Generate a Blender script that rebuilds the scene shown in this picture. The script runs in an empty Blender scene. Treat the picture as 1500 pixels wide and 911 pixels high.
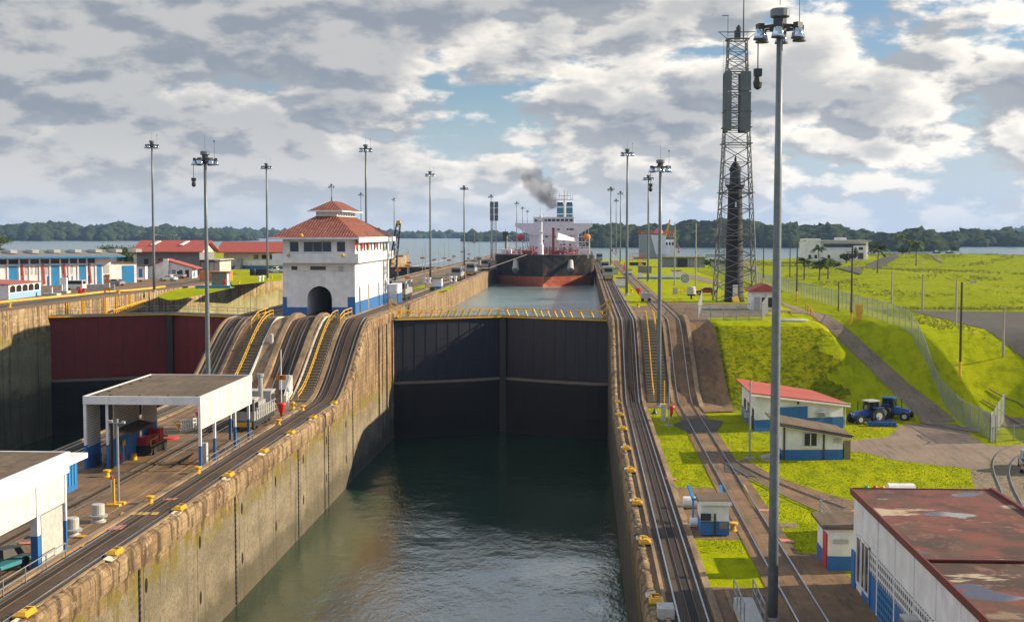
import bpy, math, random
import numpy as np
from mathutils import Vector, Matrix
random.seed(7)
rng = np.random.default_rng(7)
sc = bpy.context.scene
col = sc.collection
R = math.radians

# ------------------------------------------------------------------ camera
CAM_Z = 20.9
PITCH, YAW, FPX = R(3.479), R(3.217), 1900.0
cd = bpy.data.cameras.new('camera')
cam = bpy.data.objects.new('camera', cd)
col.objects.link(cam)
cam.location = (0, 0, CAM_Z)
cam.rotation_euler = (R(90) - PITCH, 0, YAW)
cd.sensor_width = 36.0
cd.lens = 36.0 * FPX / 1500.0
cd.clip_start = 0.5
cd.clip_end = 20000
sc.camera = cam

# ------------------------------------------------------------------ light
SUN_EL, SUN_AZ = 23.0, 12.0          # azimuth measured from +X towards +Y
sd = Vector((math.cos(R(SUN_EL)) * math.cos(R(SUN_AZ)), math.cos(R(SUN_EL)) * math.sin(R(SUN_AZ)), math.sin(R(SUN_EL))))
sl = bpy.data.lights.new('sun', 'SUN')
sl.energy = 5.0
sl.angle = R(0.5)
sl.color = (1.0, 0.82, 0.56)
sun = bpy.data.objects.new('sun', sl)
col.objects.link(sun)
sun.rotation_euler = sd.to_track_quat('Z', 'Y').to_euler()
sun.location = (200, 40, 120)

sc.view_settings.view_transform = 'Standard'
sc.view_settings.look = 'None'
sc.view_settings.gamma = 1.0
sc.view_settings.use_curve_mapping = False
sc.view_settings.exposure = 0.66
sc.render.engine = 'CYCLES'
sc.cycles.use_denoising = True
sc.cycles.max_bounces = 6
sc.cycles.diffuse_bounces = 3
sc.cycles.glossy_bounces = 3
sc.cycles.transmission_bounces = 3
sc.cycles.volume_bounces = 1
sc.cycles.transparent_max_bounces = 6
sc.cycles.volume_step_rate = 2.0
sc.cycles.volume_max_steps = 128

# ------------------------------------------------------------------ sky with cloud cover
world = bpy.data.worlds.new("World")
sc.world = world
world.use_nodes = True
world.cycles.sampling_method = 'MANUAL'
world.cycles.sample_map_resolution = 512
wt = world.node_tree
wt.nodes.clear()
def WN(t, **k):
    n = wt.nodes.new(t)
    for a, b in k.items():
        setattr(n, a, b)
    return n
def wl(a, b): wt.links.new(a, b)
def wmath(op, a, b=None, c=None, clamp=False):
    n = WN('ShaderNodeMath', operation=op, use_clamp=clamp)
    for i, q in enumerate((a, b, c)):
        if q is None: continue
        if isinstance(q, (int, float)): n.inputs[i].default_value = q
        else: wl(q, n.inputs[i])
    return n.outputs[0]
def wvec(op, a, b=None, s=None):
    n = WN('ShaderNodeVectorMath', operation=op)
    for i, q in enumerate((a, b)):
        if q is None: continue
        if isinstance(q, (tuple, list)): n.inputs[i].default_value = q
        else: wl(q, n.inputs[i])
    if s is not None:
        if isinstance(s, (int, float)): n.inputs['Scale'].default_value = s
        else: wl(s, n.inputs['Scale'])
    return n.outputs[0]
def wramp(x, lo, hi, smooth=True):
    n = WN('ShaderNodeMapRange')
    n.interpolation_type = 'SMOOTHSTEP' if smooth else 'LINEAR'
    wl(x, n.inputs['Value'])
    n.inputs['From Min'].default_value = lo; n.inputs['From Max'].default_value = hi
    return n.outputs['Result']
def wmix(fac, a, b):
    n = WN('ShaderNodeMix', data_type='RGBA')
    if isinstance(fac, (int, float)): n.inputs['Factor'].default_value = fac
    else: wl(fac, n.inputs['Factor'])
    for key, q in (('A', a), ('B', b)):
        s_ = [i for i in n.inputs if i.name == key and i.type == 'RGBA'][0]
        if isinstance(q, (tuple, list)): s_.default_value = (*q, 1)
        else: wl(q, s_)
    return [o for o in n.outputs if o.type == 'RGBA'][0]
sky = WN('ShaderNodeTexSky', sky_type='NISHITA', sun_disc=False)
sky.sun_elevation = R(SUN_EL)
sky.sun_rotation = R(90 - SUN_AZ)
sky.altitude = 20; sky.air_density = 1.0; sky.dust_density = 0.4; sky.ozone_density = 3.5
tc = WN('ShaderNodeTexCoord')
dirv = wvec('NORMALIZE', tc.outputs['Generated'])
sep = WN('ShaderNodeSeparateXYZ'); wl(dirv, sep.inputs[0])
zc = wmath('MAXIMUM', sep.outputs['Z'], 0.0)
inv = wmath('DIVIDE', 1.0, wmath('ADD', zc, 0.48))
def wnoise(vec, scale, detail, rough, dist=0.0, off=(0, 0, 0)):
    n = WN('ShaderNodeTexNoise', noise_dimensions='3D')
    wl(wvec('ADD', vec, off), n.inputs['Vector'])
    n.inputs['Scale'].default_value = scale; n.inputs['Detail'].default_value = detail
    n.inputs['Roughness'].default_value = rough; n.inputs['Distortion'].default_value = dist
    return n.outputs['Fac']
comb = WN('ShaderNodeCombineXYZ')
wl(wmath('MULTIPLY', sep.outputs['X'], inv), comb.inputs[0])
wl(wmath('MULTIPLY', sep.outputs['Y'], inv), comb.inputs[1])
wl(wmath('MULTIPLY', zc, 2.2), comb.inputs[2])
cp = comb.outputs[0]
SKY_OFF = (1.2, 9.9, 0.0)
def wvor(vec, scale, detail, rough):
    n = WN('ShaderNodeTexVoronoi', voronoi_dimensions='3D', feature='F1', normalize=True)
    wl(vec, n.inputs['Vector']); n.inputs['Scale'].default_value = scale; n.inputs['Detail'].default_value = detail
    n.inputs['Roughness'].default_value = rough
    return n.outputs['Distance']
warp = WN('ShaderNodeTexNoise', noise_dimensions='3D'); wl(cp, warp.inputs['Vector']); warp.inputs['Scale'].default_value = 4.0; warp.inputs['Detail'].default_value = 5
wv = wvec('SCALE', wvec('SUBTRACT', warp.outputs['Color'], (0.5, 0.5, 0.5)), s=0.16)
def field(v):
    big = wnoise(v, 2.4, 3.0, 0.5, 0.0, SKY_OFF)
    puff = wmath('SUBTRACT', 1.0, wvor(wvec('ADD', v, wv), 7.0, 1.6, 0.5))
    fine = wnoise(v, 10.0, 6.0, 0.6, 0.1, (1.1, 7.2, 5.0))
    return wmath('ADD', wmath('ADD', wmath('MULTIPLY', big, 0.47), wmath('MULTIPLY', puff, 0.37)), wmath('MULTIPLY', fine, 0.25))
dens = field(cp)
# cover thins out a little towards the right of the view
bias = wmath('MULTIPLY', sep.outputs['X'], -0.11)
densb = wmath('ADD', wmath('ADD', dens, bias), wmath('MULTIPLY', wramp(zc, .17, .28), -0.05))
cov = wramp(densb, 0.535, 0.58)
up = wvec('ADD', cp, (0.016, -0.014, 0.030))
lit = wramp(wmath('SUBTRACT', dens, field(up)), -0.040, 0.028)
thick = wramp(wmath('ADD', densb, bias), 0.555, 0.66)
shade = wmath('MULTIPLY', wmath('ADD', wmath('MULTIPLY', lit, 0.80), 0.20), wmath('SUBTRACT', 1.0, wmath('MULTIPLY', thick, 0.65)))
shade = wmath('ADD', shade, wmath('MULTIPLY', wmath('SUBTRACT', 1.0, wramp(zc, 0.0, 0.09)), 0.30), None, True)
high = wmath('MULTIPLY', wramp(zc, .17, .24), wmath('SUBTRACT', 1.0, wramp(zc, .45, .7)))  # brighter cloud band above the view, added to brighten the water's reflection
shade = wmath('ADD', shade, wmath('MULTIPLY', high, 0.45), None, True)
ccol = wmix(shade, (2.2, 2.6, 3.2), (10.6, 9.9, 8.8))
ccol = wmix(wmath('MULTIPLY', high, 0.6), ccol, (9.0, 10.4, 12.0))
lowsky = wmix(wramp(zc, 0.0, 0.12), (5.4, 6.2, 7.2), sky.outputs[0])
clear = wmix(wramp(zc, 0.0, 0.30), lowsky, sky.outputs[0])
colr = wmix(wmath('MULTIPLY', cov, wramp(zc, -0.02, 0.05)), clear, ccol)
bg = WN('ShaderNodeBackground'); bg.inputs['Strength'].default_value = 0.070
wo = WN('ShaderNodeOutputWorld')
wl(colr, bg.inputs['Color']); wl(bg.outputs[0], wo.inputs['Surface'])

# ------------------------------------------------------------------ helpers
_Fw = Vector((-math.sin(YAW) * math.cos(PITCH), math.cos(YAW) * math.cos(PITCH), -math.sin(PITCH)))
_Rt = Vector((math.cos(YAW), math.sin(YAW), 0))
_Up = _Rt.cross(_Fw)
def ray(px, py):
    return _Fw + _Rt * ((px - 750) / FPX) + _Up * ((455.5 - py) / FPX)
def at(px, py, z):                       # photo pixel -> point on the level z
    d = ray(px, py); t = (z - CAM_Z) / d.z
    return (d.x * t, d.y * t)
def atY(px, py, Y):                      # photo pixel -> x, z at distance Y
    d = ray(px, py); t = Y / d.y
    return (d.x * t, CAM_Z + d.z * t)
def S(e0, e1, x):
    t = np.clip((np.asarray(x, float) - e0) / (e1 - e0), 0, 1)
    return t * t * (3 - 2 * t)
def L(e0, e1, x):
    return np.clip((np.asarray(x, float) - e0) / (e1 - e0), 0, 1)

class MB:
    def __init__(s): s.v = []; s.f = []
    def poly(s, pts):
        b = len(s.v); s.v += [tuple(p) for p in pts]; s.f.append(tuple(range(b, b + len(pts)))); return s
    def box(s, x0, x1, y0, y1, z0, z1):
        b = len(s.v)
        s.v += [(x0,y0,z0),(x1,y0,z0),(x1,y1,z0),(x0,y1,z0),(x0,y0,z1),(x1,y0,z1),(x1,y1,z1),(x0,y1,z1)]
        s.f += [(b,b+3,b+2,b+1),(b+4,b+5,b+6,b+7),(b,b+1,b+5,b+4),(b+1,b+2,b+6,b+5),(b+2,b+3,b+7,b+6),(b+3,b,b+4,b+7)]
        return s
    def hexa(s, lo, hi):                 # 4 lower pts, 4 upper pts
        b = len(s.v); s.v += [tuple(p) for p in lo] + [tuple(p) for p in hi]
        s.f += [(b+3,b+2,b+1,b),(b+4,b+5,b+6,b+7),(b,b+1,b+5,b+4),(b+1,b+2,b+6,b+5),(b+2,b+3,b+7,b+6),(b+3,b,b+4,b+7)]
        return s
    def beam(s, p, q, w, h=None):
        h = h or w; p = Vector(p); q = Vector(q); d = q - p
        if d.length < 1e-6: return s
        d.normalize()
        a = d.cross(Vector((0, 0, 1)))
        if a.length < 1e-3: a = Vector((1, 0, 0))
        a.normalize(); u = a.cross(d)
        a *= w / 2; u *= h / 2
        return s.hexa([p-a-u, p+a-u, p+a+u, p-a+u], [q-a-u, q+a-u, q+a+u, q-a+u])
    def tube(s, p, q, r0, r1=None, n=10, cap=True):
        r1 = r0 if r1 is None else r1
        p = Vector(p); q = Vector(q); d = (q - p).normalized()
        a = d.cross(Vector((0, 0, 1)))
        if a.length < 1e-3: a = Vector((1, 0, 0))
        a.normalize(); u = d.cross(a); b = len(s.v)
        for c, r in ((p, r0), (q, r1)):
            for i in range(n):
                t = 2 * math.pi * i / n
                s.v.append(tuple(c + a * math.cos(t) * r + u * math.sin(t) * r))
        for i in range(n):
            j = (i + 1) % n; s.f.append((b+i, b+j, b+n+j, b+n+i))
        if cap:
            s.f.append(tuple(b + n - 1 - i for i in range(n))); s.f.append(tuple(b + n + i for i in range(n)))
        return s
    def lathe(s, prof, c=(0, 0, 0), n=16, sx=1, sy=1):
        b = len(s.v)
        for r, z in prof:
            for i in range(n):
                t = 2 * math.pi * i / n
                s.v.append((c[0] + r*sx*math.cos(t), c[1] + r*sy*math.sin(t), c[2] + z))
        for k in range(len(prof) - 1):
            for i in range(n):
                j = (i + 1) % n
                s.f.append((b+k*n+i, b+k*n+j, b+(k+1)*n+j, b+(k+1)*n+i))
        s.f.append(tuple(b + n - 1 - i for i in range(n)))
        s.f.append(tuple(b + (len(prof)-1)*n + i for i in range(n)))
        return s
    def prism(s, pts, z0, z1):
        n = len(pts); b = len(s.v)
        s.v += [(p[0], p[1], z0) for p in pts] + [(p[0], p[1], z1) for p in pts]
        s.f.append(tuple(b + n - 1 - i for i in range(n))); s.f.append(tuple(b + n + i for i in range(n)))
        for i in range(n):
            j = (i + 1) % n; s.f.append((b+i, b+j, b+n+j, b+n+i))
        return s
    def xprism(s, pts, x0, x1):          # outline in y,z extruded along x
        n = len(pts); b = len(s.v)
        s.v += [(x0, p[0], p[1]) for p in pts] + [(x1, p[0], p[1]) for p in pts]
        s.f.append(tuple(b + i for i in range(n))); s.f.append(tuple(b + 2*n - 1 - i for i in range(n)))
        for i in range(n):
            j = (i + 1) % n; s.f.append((b+i, b+n+i, b+n+j, b+j))
        return s
    def yprism(s, pts, y0, y1):          # outline in x,z extruded along y
        n = len(pts); b = len(s.v)
        s.v += [(p[0], y0, p[1]) for p in pts] + [(p[0], y1, p[1]) for p in pts]
        s.f.append(tuple(b + n - 1 - i for i in range(n))); s.f.append(tuple(b + n + i for i in range(n)))
        for i in range(n):
            j = (i + 1) % n; s.f.append((b+i, b+j, b+n+j, b+n+i))
        return s
    def strip(s, A, B):                  # quads between two polylines
        b = len(s.v); n = len(A)
        s.v += [tuple(p) for p in A] + [tuple(p) for p in B]
        for i in range(n - 1): s.f.append((b+i, b+n+i, b+n+i+1, b+i+1))
        return s
    def path(s, pts, w, h=None):
        for a, b in zip(pts[:-1], pts[1:]): s.beam(a, b, w, h)
        return s
    def extr(s, pts, w, h):              # rail: continuous box section along pts (pts = centre of the underside)
        b = len(s.v); n = len(pts)
        for i, p in enumerate(pts):
            q0 = Vector(pts[max(i-1, 0)]); q1 = Vector(pts[min(i+1, n-1)])
            d = q1 - q0; d.z = 0; d.normalize(); a = Vector((d.y, -d.x, 0)) * (w/2); p = Vector(p)
            s.v += [tuple(p-a), tuple(p+a), tuple(p+a+Vector((0,0,h))), tuple(p-a+Vector((0,0,h)))]
        for i in range(n - 1):
            o = b + 4*i
            for k in range(4):
                m = (k + 1) % 4; s.f.append((o+k, o+m, o+4+m, o+4+k))
        s.f.append((b, b+3, b+2, b+1)); o = b+4*(n-1); s.f.append((o, o+1, o+2, o+3))
        return s
    def build(s, name, m, parent=None, smooth=False):
        me = bpy.data.meshes.new(name)
        me.from_pydata(s.v, [], s.f); me.update()
        if smooth:
            me.polygons.foreach_set('use_smooth', [True] * len(me.polygons))
        me.materials.append(m)
        o = bpy.data.objects.new(name, me); col.objects.link(o)
        if parent is not None: o.parent = parent
        return o
def npmesh(name, V, Fq, m, parent=None, smooth=False):
    V = np.asarray(V, np.float32); Fq = np.asarray(Fq, np.int32); k = Fq.shape[1]
    me = bpy.data.meshes.new(name)
    me.vertices.add(len(V)); me.vertices.foreach_set('co', V.ravel())
    me.loops.add(Fq.size); me.loops.foreach_set('vertex_index', Fq.ravel())
    me.polygons.add(len(Fq)); me.polygons.foreach_set('loop_start', np.arange(0, Fq.size, k, dtype=np.int32))
    me.update(calc_edges=True)
    if smooth: me.polygons.foreach_set('use_smooth', [True] * len(Fq))
    me.materials.append(m)
    o = bpy.data.objects.new(name, me); col.objects.link(o)
    if parent is not None: o.parent = parent
    return o
def tag(o, label=None, cat=None, group=None, kind=None):
    if label: o['label'] = label
    if cat: o['category'] = cat
    if group: o['group'] = group
    if kind: o['kind'] = kind
    return o
def thing(name, label, cat, loc=(0, 0, 0), rz=0.0, group=None):
    o = bpy.data.objects.new(name, None); col.objects.link(o)
    o.empty_display_size = 0.3; o.location = loc; o.rotation_euler = (0, 0, rz)
    return tag(o, label, cat, group)
def struct(o): o['kind'] = 'structure'; return o
def dup(root, loc, rz=None, label=None, scale=None):
    def cp(o, par):
        c = o.copy(); col.objects.link(c)
        if par is not None: c.parent = par
        for ch in list(o.children): cp(ch, c)
        return c
    r = cp(root, None); r.location = loc
    if rz is not None: r.rotation_euler = (0, 0, rz)
    if scale is not None: r.scale = scale
    if label: r['label'] = label
    return r

# ------------------------------------------------------------------ materials
class NT:
    def __init__(s, name, rough=0.8, metal=0.0, spec=None):
        s.m = bpy.data.materials.new(name); s.m.use_nodes = True
        s.t = s.m.node_tree; s.b = s.t.nodes['Principled BSDF']
        s.b.inputs['Roughness'].default_value = rough; s.b.inputs['Metallic'].default_value = metal
        if spec is not None: s.b.inputs['Specular IOR Level'].default_value = spec
        s.geo = s.t.nodes.new('ShaderNodeNewGeometry'); s.tc = s.t.nodes.new('ShaderNodeTexCoord')
        s.P = s.geo.outputs['Position']; s.O = s.tc.outputs['Object']
    def l(s, a, b): s.t.links.new(a, b)
    def math(s, op, a, b=None, clamp=False):
        n = s.t.nodes.new('ShaderNodeMath'); n.operation = op; n.use_clamp = clamp
        for i, q in enumerate((a, b)):
            if q is None: continue
            if isinstance(q, (int, float)): n.inputs[i].default_value = q
            else: s.l(q, n.inputs[i])
        return n.outputs[0]
    def map(s, vec, sc=(1, 1, 1), off=(0, 0, 0), rot=(0, 0, 0)):
        n = s.t.nodes.new('ShaderNodeMapping'); s.l(vec, n.inputs[0])
        n.inputs['Scale'].default_value = sc; n.inputs['Location'].default_value = off; n.inputs['Rotation'].default_value = rot
        return n.outputs[0]
    def noise(s, vec, scale, detail=4, rough=0.55, dist=0):
        n = s.t.nodes.new('ShaderNodeTexNoise'); s.l(vec, n.inputs['Vector'])
        n.inputs['Scale'].default_value = scale; n.inputs['Detail'].default_value = detail
        n.inputs['Roughness'].default_value = rough; n.inputs['Distortion'].default_value = dist
        return n.outputs['Fac']
    def mr(s, x, lo, hi, a=0.0, b=1.0, smooth=True):
        n = s.t.nodes.new('ShaderNodeMapRange'); n.interpolation_type = 'SMOOTHSTEP' if smooth else 'LINEAR'
        s.l(x, n.inputs['Value'])
        n.inputs['From Min'].default_value = lo; n.inputs['From Max'].default_value = hi
        n.inputs['To Min'].default_value = a; n.inputs['To Max'].default_value = b
        return n.outputs['Result']
    def xyz(s, vec):
        n = s.t.nodes.new('ShaderNodeSeparateXYZ'); s.l(vec, n.inputs[0]); return n.outputs
    def mix(s, fac, a, b, mode='MIX'):
        n = s.t.nodes.new('ShaderNodeMix'); n.data_type = 'RGBA'; n.blend_type = mode
        if isinstance(fac, (int, float)): n.inputs['Factor'].default_value = fac
        else: s.l(fac, n.inputs['Factor'])
        for key, q in (('A', a), ('B', b)):
            k = [i for i in n.inputs if i.name == key and i.type == 'RGBA'][0]
            if isinstance(q, (tuple, list)): k.default_value = (*q[:3], 1)
            else: s.l(q, k)
        return [o for o in n.outputs if o.type == 'RGBA'][0]
    def color(s, c):
        k = s.b.inputs['Base Color']
        if isinstance(c, (tuple, list)): k.default_value = (*c[:3], 1)
        else: s.l(c, k)
        return s
    def bump(s, h, strength=0.4, dist=0.1):
        n = s.t.nodes.new('ShaderNodeBump'); n.inputs['Strength'].default_value = strength; n.inputs['Distance'].default_value = dist
        s.l(h, n.inputs['Height']); s.l(n.outputs[0], s.b.inputs['Normal']); return s

def dirty(name, c, rough=0.7, metal=0.0, amt=0.35, scale=0.8, dirt=(0.10, 0.08, 0.06), streak=True, bump=0.0):
    """painted or bare surface with uneven tone and weathering streaks"""
    n = NT(name, rough, metal)
    a = n.noise(n.P, scale, 6, 0.6)
    base = n.mix(n.mr(a, 0.3, 0.75), tuple(q * 0.86 for q in c), tuple(min(q * 1.08, 0.95) for q in c))
    sv = n.map(n.P, (1.7, 1.7, 0.12)) if streak else n.P
    b = n.noise(sv, 1.6, 6, 0.65)
    out = n.mix(n.math('MULTIPLY', n.mr(b, 0.48, 0.78), amt), base, dirt)
    n.color(out)
    if bump: n.bump(n.noise(n.P, 6, 4), bump, 0.05)
    return n.m
def plain(name, c, rough=0.6, metal=0.0):
    n = NT(name, rough, metal)
    a = n.noise(n.P, 3.0, 3, 0.6)
    n.color(n.mix(n.mr(a, 0.3, 0.7), tuple(q * 0.85 for q in c), tuple(min(q * 1.1, 0.97) for q in c)))
    return n.m
def concrete_wall(name, c1, c2, zmoss=-3.0, zwet=-8.5, joint=12.2, moss=(0.20, 0.16, 0.015), low=((0.30, 0.255, 0.18), (0.20, 0.17, 0.115))):
    n = NT(name, 0.92)
    x, y, z = n.xyz(n.P)
    rag = n.noise(n.map(n.P, (0.3, 0.16, 0.3)), 1, 6, .65)
    zz = n.math('ADD', z, n.mr(rag, 0.25, 0.75, -1.5, 1.5, False))
    big = n.noise(n.map(n.P, (0.12, 0.14, 0.2)), 1.0, 8, 0.65)
    top = n.mix(n.mr(big, 0.36, 0.64), c1, c2)
    st = n.noise(n.map(n.P, (1.0, 1.0, 0.10)), 1.3, 8, 0.65)
    top = n.mix(n.math('MULTIPLY', n.mr(st, 0.44, 0.62), 0.85), top, (0.065, 0.042, 0.022))
    top = n.mix(n.math('MULTIPLY', n.mr(n.noise(n.map(n.P, (1, .8, 1.2), (3, 3, 1)), 1.1, 9, .75), .54, .62), .65), top, tuple(min(q * 1.45, .62) for q in c2))
    bl = n.math('FRACT', n.math('DIVIDE', z, 0.62))
    top = n.mix(n.mr(bl, 0.0, 0.14, 0.55, 0.0), top, (0.06, 0.04, 0.025))
    lo = n.mix(n.mr(n.noise(n.map(n.P, (.2, .13, .3), (8, 1, 2)), 1.0, 7, .6), .36, .64), low[0], low[1])
    spk = n.noise(n.P, 3.6, 7, .82)
    lo = n.mix(n.mr(spk, 0.50, 0.64, 0, .7), lo, tuple(q * .30 for q in low[1]))
    lo = n.mix(n.mr(n.noise(n.map(n.P, (1, 1, 1), (4, 4, 4)), 1.9, 8, .8), 0.55, 0.68, 0, .5), lo, tuple(min(1, q * 1.5) for q in low[0]))
    lo = n.mix(n.math('MULTIPLY', n.mr(n.noise(n.map(n.P, (.6, .6, .05), (1, 5, 0)), 1.2, 6, .6), .52, .68), .55), lo, (0.07, 0.055, 0.035))
    c = n.mix(n.mr(zz, zmoss - .5, zmoss + .6), lo, top)
    mm = n.math('MULTIPLY', n.mr(zz, zmoss - 1.9, zmoss - .1, 0, 1), n.mr(zz, zmoss + 0.2, zmoss + 1.9, 1, 0))
    c = n.mix(n.math('MULTIPLY', mm, n.mr(n.noise(n.map(n.P, (.4, .4, .8)), 0.9, 7, .7), 0.42, 0.60, 0, .9)), c, moss)
    c = n.mix(n.mr(zz, zwet - 1.2, zwet + 1.0, 0.7, 0.0), c, (0.06, 0.055, 0.032))
    if joint:
        fr = n.math('FRACT', n.math('DIVIDE', y, joint))
        ln = n.math('ADD', n.mr(fr, 0.0, 0.010, 1, 0), n.mr(fr, 0.992, 1.0, 0, 1), True)
        c = n.mix(n.math('MULTIPLY', ln, 0.85), c, (0.015, 0.012, 0.01))
    n.color(c)
    n.bump(n.math('ADD', n.noise(n.P, 1.1, 9, 0.75), n.math('MULTIPLY', spk, .5)), 1.0, 0.30)
    return n.m
def paving(name, c1, c2, dark=(0.05, 0.042, 0.034), slab=6.1, warm=(0.30, 0.20, 0.11)):
    n = NT(name, 0.85)
    x, y, z = n.xyz(n.P)
    a = n.noise(n.P, 0.16, 7, 0.6)
    c = n.mix(n.mr(a, 0.33, 0.66), c1, c2)
    b = n.noise(n.map(n.P, (1.5, 0.16, 1)), 0.9, 7, 0.65)
    c = n.mix(n.math('MULTIPLY', n.mr(b, 0.45, 0.70), 0.75), c, dark)
    d = n.noise(n.map(n.P, (1, 1, 1), (7, 3, 0)), 0.75, 8, 0.7)
    c = n.mix(n.math('MULTIPLY', n.mr(d, 0.52, 0.70), 0.45), c, warm)
    c = n.mix(n.math('MULTIPLY', n.mr(n.noise(n.map(n.P, (.8, .3, 1), (2, 9, 0)), 2.2, 8, .7), .56, .64), .55), c, tuple(q * .45 for q in dark))
    for ax, ph in ((x, 0.3), (y, 0.7)):
        fr = n.math('FRACT', n.math('DIVIDE', n.math('ADD', ax, ph), slab))
        c = n.mix(n.math('MULTIPLY', n.mr(fr, 0.0, 0.012, 1, 0), 0.6), c, (0.03, 0.025, 0.02))
    n.color(c); n.bump(n.noise(n.P, 5, 6, .65), 0.35, 0.05)
    return n.m
def grassy(name, lo, mid, hi, bump=0.5, bscale=1.6, dist=0.35, bare=0.25):
    n = NT(name, 0.98, spec=0.03)
    a = n.noise(n.P, 0.09, 8, 0.62)
    b = n.noise(n.map(n.P, (0.9, 0.35, 1), rot=(0, 0, 0.5)), 0.7, 8, 0.7)
    d = n.noise(n.P, 3.2, 6, 0.75)
    c = n.mix(n.mr(a, 0.35, 0.66), mid, hi)
    c = n.mix(n.math('MULTIPLY', n.mr(b, 0.44, 0.66), 0.70), c, lo)
    c = n.mix(n.math('MULTIPLY', n.mr(d, 0.50, 0.72), 0.35), c, tuple(q * 0.55 for q in lo))
    mw = n.math('SINE', n.math('ADD', n.math('MULTIPLY', n.xyz(n.P)[0], 3.4), n.math('MULTIPLY', n.noise(n.P, .12, 3), 22)))
    c = n.mix(n.math('MULTIPLY', n.mr(mw, 0.2, 1.0), 0.22), c, lo)
    c = n.mix(n.mr(n.noise(n.P, 7.5, 5, .8), 0.5, 0.66, 0, .55), c, tuple(q * 0.35 for q in lo))
    c = n.mix(n.mr(n.noise(n.map(n.P, (1, 1, 1), (8, 1, 3)), 5.0, 5, .8), 0.56, 0.7, 0, .45), c, tuple(min(1, q * 1.35) for q in hi))
    e = n.noise(n.map(n.P, (1, 1, 1), (31, 17, 0)), 0.22, 7, 0.7)
    c = n.mix(n.math('MULTIPLY', n.mr(e, 0.60, 0.72), bare), c, (0.26, 0.19, 0.05))
    n.color(c)
    h = n.math('ADD', n.noise(n.P, bscale, 7, 0.7), n.math('MULTIPLY', n.noise(n.P, bscale * 6, 4, 0.7), 0.5))
    n.bump(h, bump, dist)
    return n.m
def bankmat():
    n = NT('leafy bank cover', .98, spec=.03)
    a = n.noise(n.map(n.P, (1, 1, 1.4)), 1.5, 8, .78); b = n.noise(n.P, .25, 6, .6)
    c = n.mix(n.mr(b, .35, .65), (.30, .34, .002), (.42, .42, .003))
    c = n.mix(n.mr(a, .45, .58, 0, .85), c, (.085, .13, .004)); c = n.mix(n.mr(n.noise(n.P, 4.5, 5, .8), .52, .64, 0, .6), c, (.05, .08, .004))
    n.color(c); n.bump(n.noise(n.P, 1.5, 8, .78), 1.0, .9); return n.m
def watery(name, c, rough=0.06, s1=0.35, s2=2.2, bump=0.35, dist=0.12, stretch=(1, 0.6, 1), calm=0.15):
    n = NT(name, rough)
    n.color(n.mix(n.mr(n.noise(n.P, 0.03, 5), 0.35, 0.65), tuple(q * 0.8 for q in c), tuple(q * 1.2 for q in c)))
    n.b.inputs['IOR'].default_value = 1.33
    v = n.map(n.P, stretch)
    patch = n.mr(n.noise(n.map(n.P, (1, .8, 1)), 0.045, 4, .6), 0.36, 0.64, calm, 1.0)
    h = n.math('MULTIPLY', n.math('ADD', n.noise(v, s1, 5, 0.55), n.math('MULTIPLY', n.noise(v, s2, 5, 0.6), 0.45)), patch)
    n.bump(h, bump, dist)
    return n.m

M = {}
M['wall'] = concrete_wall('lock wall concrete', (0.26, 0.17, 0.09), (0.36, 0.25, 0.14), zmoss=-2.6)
M['wall_dark'] = concrete_wall('shaded side wall concrete', (0.11, 0.075, 0.045), (0.17, 0.12, 0.07), low=((.10, .085, .06), (.06, .05, .035)))  # darker copy of the wall concrete, with the shade put into its colour
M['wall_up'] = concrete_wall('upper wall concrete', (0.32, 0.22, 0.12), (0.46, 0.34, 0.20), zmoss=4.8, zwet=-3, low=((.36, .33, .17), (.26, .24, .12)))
M['pave'] = paving('brown stained paving', (0.24, 0.14, 0.065), (0.14, 0.085, 0.045))
M['pave_pale'] = paving('pale concrete strip', (0.36, 0.255, 0.15), (0.22, 0.15, 0.09), dark=(.09, .065, .04))  # paler concrete for kerbs, strips and slabs
M['pave_yard'] = paving('yard paving', (0.19, 0.155, 0.115), (0.15, 0.12, 0.09), slab=9, warm=(.25, .18, .11))
M['road'] = paving('service road', (0.25, 0.19, 0.145), (0.20, 0.15, 0.115), slab=7.5, dark=(.12, .09, .07))
M['asphalt'] = paving('asphalt', (0.075, 0.066, 0.058), (0.055, 0.05, 0.045), dark=(.04, .036, .033), slab=30, warm=(.11, .09, .07))
M['track'] = paving('oily track bed', (0.085, 0.055, 0.035), (0.05, 0.033, 0.022), dark=(.02, .016, .014), slab=12.2, warm=(.16, .10, .06))
M['groove'] = plain('rack groove grease', (0.014, 0.012, 0.011), 0.95)
M['grass'] = grassy('mown grass', (0.17, 0.225, 0.001), (0.34, 0.40, 0.001), (0.43, 0.45, 0.001), bare=.12)
M['bankgrass'] = bankmat()
M['field'] = grassy('rough field grass', (0.15, 0.21, 0.002), (0.29, 0.36, 0.003), (0.38, 0.42, 0.008), bump=0.9, bscale=0.6, dist=0.9, bare=.4)
M['steel'] = plain('rail steel', (0.42, 0.42, 0.42), 0.28, 0.9)
M['rust'] = dirty('rusty rail', (0.12, 0.08, 0.055), 0.7, 0.2)
M['galv'] = plain('galvanised metal', (0.30, 0.33, 0.35), 0.5, 0.35)
M['pole'] = plain('grey blue painted mast', (0.15, 0.18, 0.20), 0.45, 0.3)
M['darkmetal'] = plain('dark metal', (0.045, 0.05, 0.055), 0.5, 0.4)
M['glasslamp'] = plain('mirror lamp bowl', (0.45, 0.55, 0.68), 0.12, 0.9)
M['white'] = dirty('white painted wall', (0.80, 0.80, 0.82), 0.7, amt=0.22, dirt=(0.30, 0.26, 0.20))
M['whiteold'] = dirty('weathered white paint', (0.70, 0.67, 0.60), 0.75, amt=0.4, dirt=(0.36, 0.31, 0.22))
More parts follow.
